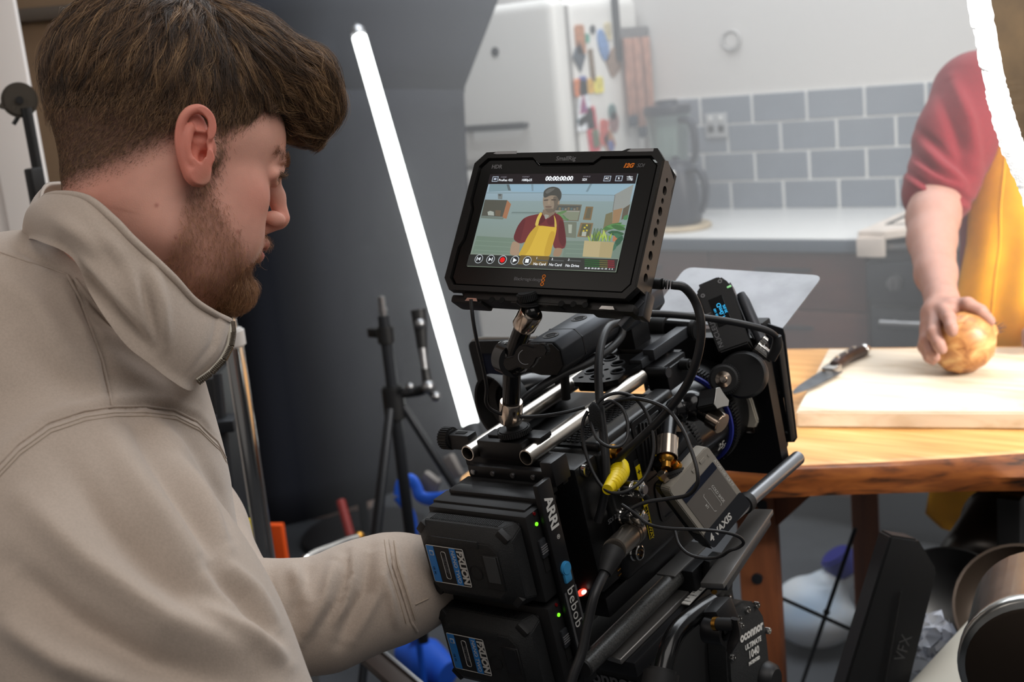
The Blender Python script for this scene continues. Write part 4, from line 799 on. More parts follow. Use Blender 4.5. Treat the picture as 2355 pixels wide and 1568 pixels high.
# --- monitor
setframe(); MX, MY = V(.9963, .0811, -.0288).normalized(), V(-.0209, .5529, .833); MY = (MY - MY.dot(MX) * MX).normalized(); MZ = MX.cross(MY); MT = V(-.6471, .913, 1.3744)
MONF = basis(MT, MX, MY, MZ); setframe(MONF)
m_cage = pm('cage_black', (19, 18, 17), .5, bump=.15, bscale=900); m_bez = pm('bezel_gloss', (15, 14, 13), .3); m_side = pm('cage_side', (96, 90, 84), .4, .6)
t = thing('field_monitor', 'black field monitor in a metal cage showing a cook in a yellow apron', 'monitor', (0, -.071, -.015))
ol = [(-.1, .0590), (-.0893, .0705), (-.059, .0715), (-.055, .0695), (.056, .0695), (.061, .0715), (.0905, .0715), (.1, .0595), (.1, -.060), (.091, -.071), (-.0915, -.071), (-.1, -.0595)]
inn = [(-.094, .056), (-.086, .0645), (-.036, .0645), (-.029, .0585), (.029, .0585), (.036, .0645), (.086, .0645), (.094, .057), (.094, -.058), (.087, -.066), (-.088, -.066), (-.094, -.0595), (-.094, -.028), (-.0905, -.020), (-.0905, .012), (-.094, .020)]
cg = part('cage', MB().prism(ol, (0, 0, -.008), ex, ey, .0085, holes=[inn]), m_cage, t)
part('casing', MB().prism([(x * .985, y * .985) for x, y in inn], (0, 0, -.026), ex, ey, .0245, bev=.001, seg=1), m_bez, t)
part('cage_back', MB().prism([(x * .99, y * .99) for x, y in ol], (0, 0, -.030), ex, ey, .004), m_cage, t)
g = MB().prism([(-.0003, .058), (-.0003, -.059), (-.034, -.050), (-.034, -.045), (-.021, -.030), (-.021, .030), (-.034, .044), (-.034, .058)], (.1004, 0, 0), -ez, ey, .003) if False else None
hs = [circ(.0115, y, r, 14) for y, r in ((.046, .0022), (.036, .0042), (.026, .0026), (.016, .0042), (.006, .0026), (-.004, .0042), (-.014, .0026), (-.026, .0042), (-.037, .0026), (-.047, .0042))]
part('side_rail', MB().prism([(-.0005, .0595), (.006, .062), (.026, .052), (.024, .042), (.027, .034), (.027, -.05), (.020, -.060), (-.0005, -.060)], (.0975, 0, 0), -ez, ey, -.003 if False else .0026, holes=hs), m_side, cg, 'grey side rail with round holes')
part('rail_backing', MB().box((.0965, 0, -.013), (.001, .11, .022)), m_void, cg)
part('side_rail', MB().box((-.0988, 0, -.013), (.0024, .118, .026), bev=.001), m_cage, cg)
part('side_bolt', MB().cyl((-.1005, -.022, -.016), (-.104, -.022, -.016), .005, n=14, bev=.001), m_steel, cg)
for x in (-.0665, .0755): part('latch_plate', MB().prism([(x - .0145, .0688), (x - .0105, .0712), (x + .0115, .0712), (x + .0115, .0682), (x - .0105, .0682)], (0, 0, .0002), ex, ey, .0008), pm('latch_silver', (190, 190, 192), .3, .8) if 'latch_silver' not in MATS else MATS['latch_silver'], cg)
for y in (.0605, -.0605): part('seam', MB().box((0, y - .004 * (1 if y > 0 else -1), -.0012), (.05, .0006, .0006)), m_void, cg) if y > 0 else None
uc = part('under_cage', MB().box((-.012, -.0735, -.016), (.13, .008, .024), bev=.002).box((-.075, -.0765, -.018), (.035, .008, .022), bev=.003).box((.075, -.0765, -.018), (.045, .008, .022), bev=.003).box((-.0, -.0765, -.012), (.05, .005, .014), bev=.001), m_cage, t)
for x in (-.045, -.034, .028, .040, .052): part('slot', MB().cyl((x, -.0772, -.004), (x, -.0772, -.0035), .0028, n=12), m_void, uc)
part('mirror_strip', MB().prism([(-.006, 0), (.008, 0), (.006, .003), (-.004, .003)], (-.068, -.0795, -.0045), ex, ey, .0006), m_chrome, uc); part('mirror_strip', MB().prism([(-.008, 0), (.007, 0), (.005, .003), (-.006, .003)], (.074, -.080, -.0045), ex, ey, .0006), m_chrome, uc)
part('strut', MB().box((.090, -.077, -.022), (.006, .030, .010), rot=Matrix.Rotation(-.6, 3, 'Z'), bev=.001).box((.098, -.068, -.026), (.008, .024, .016), bev=.002), m_alu2, uc)
def tx(s_, x, y, sz, mt, **k): return text('lettering', s_, (x, y, -.0012 if k.pop('deep', 1) else .0008), ex, ey, sz, mt, t, **k)
text('lettering', 'SmallRig', (.000, .0626, .0006), ex, ey, .0062, m_txtg, cg, bold=.0001); tx('HDR', -.0745, .0558, .0056, m_txtg, bold=.0002); tx('12G', .0645, .0555, .0058, m_org, bold=.0003, shear=.3); tx('SDI', .0765, .0555, .0050, m_txtg, shear=.3)
tx('Blackmagicdesign', -.0100, -.0568, .0048, m_txtg, sp=.92)
for k in range(3): part('logo_ring', MB().lathe([(.0011, 0), (.0018, 0), (.0018, .0003), (.0011, .0003)], (.0055, -.0533 - .0037 * k, -.0014), ez, 20, close=True), m_org, t)
# screen picture: every patch is a thin lit polygon; coordinates were measured on the photographed screen
def sc(zx, zy):
    tt = (zy - 322) / 855
    for _ in range(3):
        xl = 600 - 235 * tt; xr = 1925 - 215 * tt; s_ = (zx - xl) / (xr - xl); yt = 320 + 5 * s_; yb = 1160 + 35 * s_; tt = (zy - yt) / (yb - yt)
    return (-.0790 + .1552 * s_, .0475 - .0942 * tt)
scr_v, scr_f, scr_c = [], [], []; lay = [0]; SMO = [False]
def poly(pts, rgb, raw=False):
    lay[0] += 1; z = -.0011 + lay[0] * .000012; P = pts if raw else [sc(*p) for p in pts]; b0 = len(scr_v)
    if SMO[0]:
        for _ in range(2): P = [q for i in range(len(P)) for q in ((P[i][0] * .8 + P[(i + 1) % len(P)][0] * .2, P[i][1] * .8 + P[(i + 1) % len(P)][1] * .2), (P[i][0] * .2 + P[(i + 1) % len(P)][0] * .8, P[i][1] * .2 + P[(i + 1) % len(P)][1] * .8))]
        b0 = len(scr_v)
    for x, y in P: scr_v.append((min(max(x, -.0790), .0762), min(max(y, -.0467), .0475), z)); scr_c.append(rgb)
    scr_f.append([b0 + i for i in range(len(P))])
def grad(x0, y0, x1, y1, ctop, cbot):     # quad with two colours
    lay[0] += 1; z = -.0011 + lay[0] * .000012; b0 = len(scr_v)
    for x, y, c_ in ((x0, y0, cbot), (x1, y0, cbot), (x1, y1, ctop), (x0, y1, ctop)): scr_v.append((x, y, z)); scr_c.append(c_)
    scr_f.append([b0, b0 + 1, b0 + 2, b0 + 3])
sx0, sx1, sy0, sy1 = -.0790, .0762, -.0467, .0475
grad(sx0, sy0, sx1, sy1, (140, 160, 166), (122, 134, 118))
grad(sx0, .0205, sx1, .0375, (148, 170, 184), (140, 160, 168))
poly([(590, 412), (760, 412), (790, 470), (575, 480)], (122, 146, 154)); poly([(760, 412), (1100, 412), (1105, 490), (800, 478)], (138, 168, 186)); poly([(1250, 412), (1905, 415), (1880, 470), (1720, 515), (1260, 505)], (142, 170, 184))
poly([(750, 412), (775, 412), (790, 470), (765, 468)], (92, 104, 108)); poly([(1510, 412), (1530, 412), (1490, 485), (1470, 485)], (118, 140, 150)); poly([(980, 412), (1000, 412), (1000, 475), (985, 475)], (120, 142, 154)); poly([(560, 486), (1105, 488), (1105, 494), (560, 492)], (118, 138, 142)); poly([(1260, 505), (1720, 515), (1720, 521), (1260, 511)], (120, 138, 142))
poly([(1725, 510), (1885, 420), (1830, 640), (1700, 660)], (142, 146, 142)); poly([(1720, 515), (1726, 512), (1702, 660), (1696, 660)], (116, 116, 112))
poly([(800, 665), (1090, 668), (1085, 680), (790, 676)], (108, 124, 122)); poly([(790, 676), (1085, 680), (1080, 690), (785, 688)], (128, 144, 142))
poly([(540, 552), (755, 558), (720, 712), (505, 700)], (84, 84, 76)); poly([(755, 558), (790, 595), (745, 728), (705, 720)], (158, 112, 84)); poly([(500, 700), (720, 716), (712, 735), (500, 722)], (110, 120, 112)); poly([(565, 665), (590, 655), (625, 665), (628, 700), (570, 696)], (160, 166, 158)); poly([(640, 650), (695, 652), (685, 705), (640, 702)], (106, 92, 76))
poly([(665, 498), (712, 500), (708, 550), (668, 548)], (120, 128, 128)); poly([(672, 500), (700, 500), (696, 520), (674, 520)], (92, 96, 96))
poly([(460, 885), (860, 905), (800, 1050), (415, 1040)], (112, 130, 116)); poly([(1280, 925), (1780, 935), (1760, 1075), (1250, 1070)], (112, 130, 118))
for yy in (925, 968, 1010): poly([(440, yy), (830, yy + 18), (830, yy + 22), (440, yy + 4)], (126, 144, 130)); poly([(1280, yy + 25), (1450, yy + 29), (1450, yy + 33), (1280, yy + 29)], (128, 146, 132))
poly([(1195, 596), (1435, 602), (1400, 752), (1180, 745)], (112, 108, 94)); poly([(1205, 608), (1425, 612), (1412, 655), (1200, 652)], (86, 88, 84)); poly([(1205, 663), (1412, 668), (1392, 742), (1200, 738)], (128, 134, 116)); poly([(1240, 755), (1385, 758), (1375, 900), (1230, 890)], (112, 118, 104)); poly([(1180, 655), (1415, 658), (1412, 668), (1180, 664)], (150, 150, 140))
for i in range(7): poly([(1230 + 26 * i, 626 + (i % 3) * 5), (1248 + 26 * i, 626 + (i % 3) * 5), (1246 + 26 * i, 652), (1228 + 26 * i, 652)], ((120, 110, 90), (90, 110, 112), (130, 126, 116))[i % 3])
poly([(1470, 620), (1535, 622), (1510, 742), (1440, 738)], (124, 104, 76)); poly([(1485, 632), (1520, 634), (1500, 728), (1458, 726)], (100, 96, 80)); poly([(1420, 765), (1530, 768), (1500, 895), (1385, 890)], (128, 108, 80)); poly([(1435, 775), (1515, 778), (1490, 885), (1402, 880)], (92, 92, 70)); poly([(1432, 845), (1470, 846), (1462, 886), (1425, 884)], (168, 172, 160))
for x, y in ((1450, 800), (1470, 780), (1468, 825), (1440, 830)): poly([(x, y), (x + 14, y + 4), (x + 8, y + 18), (x - 6, y + 12)], (196, 180, 70))
poly([(1310, 780), (1345, 782), (1338, 860), (1312, 858)], (160, 166, 152))
poly([(1640, 690), (1700, 668), (1690, 800), (1600, 880)], (116, 112, 86)); poly([(1705, 655), (1785, 635), (1750, 760), (1690, 790)], (150, 122, 92)); poly([(1790, 640), (1850, 600), (1820, 720), (1770, 740)], (98, 92, 80)); poly([(1700, 880), (1745, 890), (1735, 930), (1690, 930)], (176, 116, 84))
def leafp(x, y, L, w, a, c_):
    ca, sa = math.cos(a), math.sin(a); poly([(x + u * L * ca - v * w * sa, y + u * L * sa + v * w * ca) for u, v in ((0, 0), (.25, .8), (.55, 1), (.85, .5), (1, 0), (.85, -.4), (.55, -.8), (.25, -.7))], c_)
for x, y, L, w, a, c_ in ((1200, 690, 110, 14, -.3, (96, 128, 84)), (1210, 700, 120, 12, .35, (84, 118, 76)), (1225, 680, 110, 10, .7, (106, 140, 96)), (1260, 690, 80, 10, .9, (92, 124, 88)), (1195, 710, 70, 12, .9, (100, 134, 90))): leafp(x, y, L, w, a, c_)
for x, y, L, w, a, c_ in ((1600, 830, 190, 26, -.35, (76, 116, 68)), (1640, 800, 170, 24, -.05, (92, 140, 84)), (1680, 790, 140, 26, .25, (70, 108, 66)), (1650, 850, 150, 26, .1, (58, 92, 66)), (1700, 860, 120, 26, .5, (70, 112, 84)), (1780, 880, 130, 26, 2.2, (56, 92, 72)), (1790, 740, 60, 22, -.8, (82, 130, 90)), (1720, 950, 70, 18, 2.0, (70, 110, 90))): leafp(x, y, L, w, a, c_)
poly([(1450, 925), (1705, 938), (1675, 1075), (1430, 1065)], (178, 164, 124)); poly([(1590, 935), (1705, 938), (1675, 1075), (1570, 1070)], (166, 152, 112))
for i in range(14): leafp(1500 + 13 * i, 935, 60 + (i * 37) % 60, 8, -1.9 + .12 * ((i * 5) % 9), ((150, 176, 70), (112, 146, 60), (172, 190, 96))[i % 3])
for i in range(5): poly([(1515 + 12 * i, 930), (1540 + 14 * i, 815 + 12 * (i % 2)), (1546 + 14 * i, 818), (1524 + 12 * i, 930)], (72, 96, 58))
SMO[0] = True
poly([(1040, 690), (1090, 672), (1180, 672), (1240, 700), (1270, 740), (1285, 850), (1292, 940), (1275, 1000), (1180, 1000), (1170, 930), (950, 930), (870, 960), (805, 915), (850, 800), (905, 730), (960, 705)], (108, 48, 50)); poly([(850, 800), (905, 730), (930, 735), (890, 880), (872, 950), (805, 915)], (96, 42, 46)); poly([(1230, 735), (1275, 760), (1292, 940), (1262, 990), (1220, 920)], (92, 40, 44))
poly([(808, 930), (872, 955), (868, 990), (860, 1065), (775, 1060), (785, 985)], (158, 134, 112)); poly([(1190, 990), (1262, 995), (1235, 1070), (1165, 1068)], (150, 124, 100))
poly([(1092, 640), (1200, 640), (1190, 700), (1130, 735), (1080, 690)], (126, 112, 96)); poly([(1095, 690), (1150, 700), (1110, 745)], (150, 148, 140)); poly([(1085, 685), (1115, 745), (1050, 790), (1040, 760), (1060, 700)], (88, 38, 42)); poly([(1185, 690), (1200, 700), (1200, 780), (1140, 795), (1115, 745)], (94, 40, 44))
poly([(1062, 672), (1085, 682), (1055, 740), (1040, 800), (1012, 795), (1030, 730)], (204, 180, 84)); poly([(1185, 690), (1205, 740), (1212, 810), (1190, 812), (1192, 750)], (196, 172, 80))
poly([(1030, 790), (1190, 808), (1212, 806), (1198, 880), (1165, 985), (1145, 1068), (850, 1066), (890, 1000), (955, 870)], (206, 172, 62)); poly([(1030, 790), (1060, 793), (930, 1066), (850, 1066), (890, 1000), (955, 870)], (190, 156, 54)); poly([(1150, 840), (1200, 850), (1165, 985), (1145, 1068), (1080, 1066)], (190, 154, 52))
poly([(1096, 520), (1235, 520), (1242, 580), (1215, 640), (1180, 675), (1135, 680), (1100, 650), (1088, 580)], (140, 126, 110)); poly([(1180, 530), (1240, 530), (1242, 580), (1205, 660), (1170, 676), (1195, 610)], (104, 96, 86)); poly([(1098, 560), (1140, 556), (1140, 568), (1098, 572)], (84, 76, 70)); poly([(1165, 556), (1212, 556), (1210, 568), (1166, 568)], (84, 76, 70)); poly([(1138, 565), (1156, 565), (1158, 605), (1132, 605)], (150, 134, 116)); poly([(1108, 618), (1172, 618), (1165, 634), (1115, 634)], (110, 92, 82)); poly([(1112, 640), (1190, 640), (1175, 678), (1135, 682), (1110, 655)], (112, 100, 88)); poly([(1228, 575), (1242, 570), (1240, 600), (1222, 605)], (146, 126, 108))
poly([(1095, 530), (1100, 480), (1140, 450), (1190, 440), (1240, 455), (1262, 500), (1258, 545), (1240, 575), (1228, 545), (1215, 525), (1160, 520), (1110, 545)], (74, 74, 70)); poly([(1110, 490), (1150, 458), (1210, 455), (1180, 480), (1130, 510)], (98, 98, 94))
SMO[0] = False
poly([(sx0, .0371), (sx1, .0371), (sx1, sy1), (sx0, sy1)], (26, 19, 23), True); poly([(sx0, sy0), (sx1, sy0), (sx1, -.0350), (sx0, -.0350)], (44, 46, 44), True); poly([(880, 1060), (1145, 1068), (1115, 1150), (850, 1140)], (104, 84, 40))
def ringp(zx, zy, r, rgb, inner):
    cx, cy = sc(zx, zy); poly(circ(cx, cy, r, 24), rgb, True); poly(circ(cx, cy, r * .84, 24), inner, True)
for zx, zy in ((485, 1096), (597, 1100), (710, 1104), (825, 1106), (938, 1110)): ringp(zx, zy, .0045, (176, 182, 186), (24, 26, 30))
for zx, zy, sh in ((485, 1096, 'a'), (597, 1100, 'b'), (825, 1106, 'p'), (938, 1110, 's'), (710, 1104, 'r')):
    cx, cy = sc(zx, zy); k = .0019
    if sh == 'r': poly(circ(cx, cy, .0026, 20), (232, 10, 12), True)
    elif sh == 's': poly([(cx - k, cy - k), (cx + k, cy - k), (cx + k, cy + k), (cx - k, cy + k)], (236, 240, 242), True)
    elif sh == 'p': poly([(cx - k, cy - k * 1.2), (cx + k * 1.2, cy), (cx - k, cy + k * 1.2)], (236, 240, 242), True)
    else:
        sg = -1 if sh == 'a' else 1; poly([(cx - sg * k, cy - k), (cx + sg * k * .6, cy), (cx - sg * k, cy + k)], (226, 232, 236), True); poly([(cx + sg * k * .7, cy - k), (cx + sg * k * 1.2, cy - k), (cx + sg * k * 1.2, cy + k), (cx + sg * k * .7, cy + k)], (226, 232, 236), True)
for x0_, x1_ in ((1025, 1130), (1155, 1270), (1300, 1420)): poly([(x0_, 1098), (x1_, 1103), (x1_, 1114), (x0_, 1109)], (74, 78, 78))
for i in range(4):
    y = 1090 + 18 * i; poly([(1452, y), (1580, y + 5), (1576, y + 16), (1448, y + 11)], (40, 84, 44)); poly([(1580, y + 5), (1650, y + 8), (1646, y + 19), (1576, y + 16)], (92, 88, 50)); poly([(1650, y + 8), (1708, y + 10), (1704, y + 21), (1646, y + 19)], (124, 36, 46))
def box_ic(zx, zy, w, h): cx, cy = sc(zx, zy); poly([(cx - w, cy - h), (cx + w, cy - h), (cx + w, cy + h), (cx - w, cy + h)], (170, 182, 196), True); poly([(cx - w * .8, cy - h * .78), (cx + w * .8, cy - h * .78), (cx + w * .8, cy + h * .78), (cx - w * .8, cy + h * .78)], (34, 30, 38), True)
box_ic(650, 368, .0033, .0027); box_ic(1668, 374, .0035, .0027); box_ic(1768, 374, .0035, .0027)
cx, cy = sc(650, 368); poly([(cx - .0014, cy - .001), (cx + .0014, cy - .001), (cx + .0014, cy + .001), (cx - .0014, cy + .001)], (180, 190, 204), True)
for k in range(3): cx, cy = sc(1860, 360 + 14 * k); poly([(cx - .003, cy - .0003), (cx + .003, cy - .0003), (cx + .003, cy + .0003), (cx - .003, cy + .0003)], (200, 206, 212), True); poly([(cx - .001 + .001 * k, cy - .0008), (cx + .0003 + .001 * k, cy - .0008), (cx + .0003 + .001 * k, cy + .0008), (cx - .001 + .001 * k, cy + .0008)], (200, 206, 212), True)
me = bpy.data.meshes.new('screen_picture'); me.from_pydata(scr_v, [], scr_f); a = me.color_attributes.new('Col', 'FLOAT_COLOR', 'POINT'); a.data.foreach_set('color', np.array([lin(c) for c in scr_c], np.float32).ravel())
m_scr = bpy.data.materials.new('lit_screen'); m_scr.use_nodes = True; nt = m_scr.node_tree; bs = nt.nodes['Principled BSDF']; an = nt.nodes.new('ShaderNodeAttribute'); an.attribute_name = 'Col'
bs.inputs['Base Color'].default_value = (.01, .01, .01, 1); bs.inputs['Roughness'].default_value = .25; nt.links.new(an.outputs['Color'], bs.inputs['Emission Color']); bs.inputs['Emission Strength'].default_value = 1.0
scrn = part('screen', me, m_scr, t, 'lit screen with a cook in a yellow apron')
m_ui = pm('ui_white', (220, 226, 232), .5, emit=((222, 228, 234), .9)); m_uid = pm('ui_dim', (110, 108, 116), .5, emit=((110, 108, 116), .8))
def ui(s_, zx, zy, sz, mt=None, **k): x, y = sc(zx, zy); text('screen_lettering', s_, (x, y, .0012), ex, ey, sz, mt or m_ui, scrn, **k)
ui('00:00:00:00', 1247, 373, .0062, bold=.00015); ui('ProRes 422', 752, 382, .0033); ui('1080p25', 950, 383, .0033); ui('SDI', 1472, 385, .0033); ui('CODEC', 735, 354, .0020, m_uid); ui('FORMAT', 943, 354, .0020, m_uid); ui('SOURCE', 1492, 357, .0020, m_uid); ui('AC', 1668, 375, .0028); ui('%', 1768, 376, .0028)
ui('No Card', 1054, 1141, .0036); ui('No Card', 1196, 1146, .0036); ui('No Drive', 1345, 1152, .0036); ui('1', 1030, 1089, .0028); ui('2', 1170, 1096, .0028); ui('3', 1315, 1100, .0028)
ui('-50 -40  -30 -25 -20  -15  -10   -5   0', 1570, 1174, .0019)
setframe(RIG)
# --- cables
def cable(name, lab, pts, r, grp='cables round the camera'):
    return solo(name, MB().tube([rd(*p) for p in pts], r, 10, 6), m_cab, lab, 'cable', grp)
t = thing('monitor_cable', 'thick black power cable looping from the right side of the monitor', 'cable', rd(1450, 1080, 1.22), 'cables round the camera')
part('cable', MB().tube([rd(*p) for p in ((1546, 655, 1.085), (1575, 662, 1.085), (1602, 700, 1.09), (1613, 760, 1.09), (1600, 835, 1.10), (1570, 900, 1.12), (1520, 962, 1.14), (1455, 1025, 1.16), (1400, 1075, 1.18), (1365, 1125, 1.19), (1340, 1142, 1.19), (1272, 1142, 1.17))], .0040, 10, 6), m_cab, t)
pc = part('plug', MB().cyl(rd(1482, 650, 1.10), rd(1524, 653, 1.087), .0050, n=18, bev=.0006), m_rub, t); pts = [rd(1524, 653, 1.087), rd(1556, 656, 1.085)]
for k in range(5): part('ridge', MB().cyl(pts[0].lerp(pts[1], k / 5), pts[0].lerp(pts[1], k / 5 + .12), .0046 - .0002 * k, n=16), m_rub, pc)
cable('hanging_cable', 'thick black cable hanging straight down past the coiled wires', ((1428, 742, 1.24), (1400, 752, 1.22), (1383, 790, 1.20), (1376, 850, 1.18), (1380, 930, 1.165), (1389, 1010, 1.16), (1394, 1080, 1.155), (1390, 1140, 1.155), (1375, 1200, 1.16)), .0041)
cable('motor_cable', 'black cable arching across to the lens motor', ((1415, 742, 1.25), (1440, 725, 1.25), (1500, 721, 1.25), (1580, 726, 1.25), (1660, 736, 1.26), (1730, 750, 1.27), (1772, 764, 1.285), (1786, 782, 1.295), (1780, 812, 1.30)), .0036)
solo('angled_plug', MB().tube([rd(1787, 772, 1.292), rd(1787, 795, 1.296), rd(1773, 826, 1.302)], [.0046, .0058, .0050], 14, 4), m_rub, 'black angled plug at the end of the motor cable', 'plug')
cable('monitor_wire', 'thin black wire dropping from the left of the monitor to the rods', ((1083, 688, 1.09), (1088, 735, 1.09), (1098, 790, 1.10), (1111, 845, 1.12), (1119, 890, 1.135), (1118, 925, 1.15), (1135, 945, 1.16), (1180, 957, 1.165), (1240, 957, 1.16), (1300, 948, 1.155), (1345, 936, 1.155)), .0017)
cable('arched_cable', 'black cable running back along the rods from the handle', ((1198, 925, 1.21), (1230, 898, 1.215), (1290, 862, 1.235), (1350, 836, 1.25), (1400, 805, 1.265), (1428, 775, 1.28), (1432, 752, 1.285)), .0041)
cable('coiled_wire', 'larger loop of thin black wire hanging from the strap', ((1362, 960, 1.15), (1378, 922, 1.15), (1415, 904, 1.15), (1455, 912, 1.15), (1484, 945, 1.15), (1500, 990, 1.145), (1502, 1045, 1.14), (1480, 1100, 1.135), (1440, 1130, 1.13), (1405, 1132, 1.135), (1378, 1110, 1.14), (1355, 1065, 1.145), (1341, 1010, 1.15), (1341, 970, 1.15), (1352, 945, 1.15)), .0017)
cable('coiled_wire', 'smaller inner loop of thin black wire hanging from the strap', ((1355, 955, 1.15), (1363, 985, 1.14), (1375, 1010, 1.135), (1398, 1026, 1.13), (1425, 1026, 1.13), (1442, 1005, 1.135), (1443, 970, 1.14), (1430, 938, 1.145), (1405, 922, 1.15), (1385, 928, 1.15)), .0016)
cable('signal_wire', 'thin black wire arcing over the side to the lower connector', ((1390, 935, 1.15), (1420, 920, 1.15), (1470, 917, 1.145), (1530, 938, 1.13), (1566, 980, 1.115), (1588, 1030, 1.10), (1603, 1080, 1.09), (1603, 1115, 1.09), (1582, 1138, 1.10), (1535, 1147, 1.115), (1485, 1155, 1.125), (1448, 1172, 1.13), (1428, 1190, 1.135)), .0018)
cable('transmitter_wire', 'thin black wire looping out past the corner of the video box', ((1430, 1160, 1.135), (1460, 1180, 1.125), (1490, 1204, 1.115), (1530, 1214, 1.10), (1590, 1217, 1.085), (1650, 1221, 1.08), (1695, 1232, 1.085), (1710, 1247, 1.09), (1698, 1259, 1.095), (1678, 1266, 1.10), (1655, 1280, 1.11), (1620, 1283, 1.12), (1585, 1274, 1.13), (1562, 1252, 1.14), (1552, 1220, 1.15)), .0015)
t = thing('yellow_plug', 'bright yellow ribbed plug pushed into the camera side', 'plug', rd(1405, 1100, 1.16), None)
a_, b_ = V(.047, .074, -.040), rd(1397, 1126, 1.135); bt = part('boot', MB().tube([a_, a_.lerp(b_, .25) + V(.004, 0, 0), a_.lerp(b_, .6) + V(.003, 0, 0), b_], [.0098, .0095, .0080, .0052], 22, 6), m_yel, t)
for k in range(6): u = .38 + .09 * k; c_ = a_.lerp(b_, u) + V(.0035, 0, 0); part('ridge', MB().lathe([(.0075 - .0006 * k, -.001), (.0096 - .0007 * k, 0), (.0075 - .0006 * k, .001)], c_, b_ - a_, 22, close=True), m_yel, bt)
part('gasket', MB().lathe([(.0085, 0), (.0112, 0), (.0112, .003), (.0085, .003)], a_, ex, 24, close=True), m_rub, t)
for k, (px, py, y, z) in enumerate(((1424, 1150, .0724, -.0613), (1421, 1193, .0634, -.0870))):
    q = V(.0545, y, z); d_ = V(.4, -.55, -.6).normalized()
    t = thing('signal_plug', ['upper chrome right-angle video plug on the camera side', 'lower chrome right-angle video plug on the camera side'][k], 'plug', q, 'chrome video plugs on the camera')
    part('sleeve', MB().cyl(q - V(.003, 0, 0), q + V(.006, 0, 0), .0080, n=24, bev=.0008), m_chrome, t); part('elbow', MB().box(q + V(.011, 0, 0), (.012, .0125, .0125), rot=Matrix.Rotation(.4, 3, 'X'), bev=.002), m_chrome, t); part('end_screw', MB().cyl(q + V(.017, 0, 0), q + V(.019, 0, 0), .0048, n=20, bev=.0005), m_steel, t); part('crimp', MB().cyl(q + V(.011, 0, 0), q + V(.011, 0, 0) + V(0, -.3, .5).normalized() * .018 if k else q + V(.011, 0, 0) + V(0, .4, -.6).normalized() * .018, .0032, n=14), m_rub, t)
t = thing('power_plug', 'large metal power plug and thick cable hanging from the camera side', 'plug', rd(1330, 1540, 1.09))
a_, b_, c_ = V(.050, .0728, -.107), rd(1412, 1266, 1.13), rd(1390, 1318, 1.115)
dv = (b_ - a_).normalized(); g = MB().cyl(a_, a_ + dv * .014, .0122, n=32, bev=.001).cyl(a_ + dv * .0145, a_ + dv * .021, .0118, n=32, bev=.0006).cyl(a_ + dv * .0215, b_, .0112, n=32, bev=.001)
part('shell', g, pm('gunmetal', (135, 127, 118), .3, .9), t); part('boot', MB().tube([b_, b_.lerp(c_, .4), c_], [.0108, .0098, .0062], 20, 4), m_rub, t)
part('cable', MB().tube([c_] + [rd(*p) for p in ((1368, 1365, 1.10), (1352, 1430, 1.095), (1338, 1500, 1.09), (1318, 1555, 1.085), (1295, 1640, 1.08))], .0046, 12, 6), m_cab, t)
solo('hook_strap', MB().grid([[rd(1352 + 6 * u + 26 * v, 930 + 14 * abs(v - .5) + 58 * u * u - 8 * math.sin(v * 3.1), 1.146 - .004 * math.sin(u * 3)) for v in (0, .2, .4, .6, .8, 1)] for u in [k / 8 for k in range(9)]]), pm('strap_weave', (26, 26, 27), .9, bump=.8, bscale=900), 'black woven strap gathering the thin wires on the right rod', 'strap')
# --- below the camera: carbon rod, sliding plate, tripod head
m_cf = pm('carbon_weave', (58, 58, 57), .38, .2, var=.55, vscale=700); m_slv = pm('brushed_plate', (122, 120, 118), .4, .7)
a_, b_ = rp(1343, 1535, 0, .05), rp(1545, 1335, 0, .05)
t = thing('carbon_rod', 'woven carbon fibre rod under the camera', 'rod', a_ - V(0, 0, .012)); part('tube', MB().pipe(a_, b_ + V(0, .03, 0), .0095, .0075), m_cf, t); part('end_cap', MB().cyl(a_ - V(0, .002, 0), a_ + V(0, .004, 0), .0088, n=24), m_rub, t)
cl = rp(1562, 1330, 0, .05); t = thing('rod_holder', 'black clamp gripping the front of the carbon rod', 'clamp', cl - V(0, 0, .02))
part('block', MB().box(cl + V(.004, .012, -.002), (.034, .034, .030), bev=.002), m_alu, t); part('top_face', MB().box(cl + V(-.002, .016, .0134), (.022, .07, .002), bev=.0006), m_slv, t)
part('lever', MB().box(cl + V(.026, .02, .002), (.008, .02, .034), rot=Matrix.Rotation(.25, 3, 'Y'), bev=.002), m_rub, t); part('screw', MB().cyl(cl + V(.030, .012, -.016), cl + V(.032, .010, -.0165), .003, n=14), m_gold, t)
SZ = -.2; t = thing('slide_plate', 'brushed metal sliding plate with a white printed scale on the tripod head', 'plate', (.055, .1, SZ - .012))
part('rail', MB().prism([(.044, -.004), (.062, -.006), (.062, .205), (.044, .205)], (0, 0, SZ - .006), ex, ey, .006, bev=.0008, seg=1), m_slv, t); part('bed', MB().box((.03, .10, SZ - .014), (.085, .20, .016), bev=.002), m_alu, t)
scp = [rp(px, py, 2, SZ + .001) for px, py in ((1566, 1386), (1584, 1389), (1648, 1324), (1628, 1321))]
sc_ = part('scale', MB().prism([(p.x, p.y) for p in scp], (0, 0, SZ - .001), ex, ey, .002, bev=.0006, seg=1), m_txtw, t, 'white scale')
for k in range(9):
    u = (k + .8) / 10; p0, p1 = scp[0].lerp(scp[3], u), scp[1].lerp(scp[2], u); part('tick', MB().box(p0.lerp(p1, .22 if k % 2 else .3), (.004 if k % 2 else .0065, .0007, .0006)), m_void, sc_)
    if k % 2 == 0: text('lettering', str(k // 2 + 1), p0.lerp(p1, .75) + V(0, 0, .0002), -ey, ex, .005, m_void, sc_)
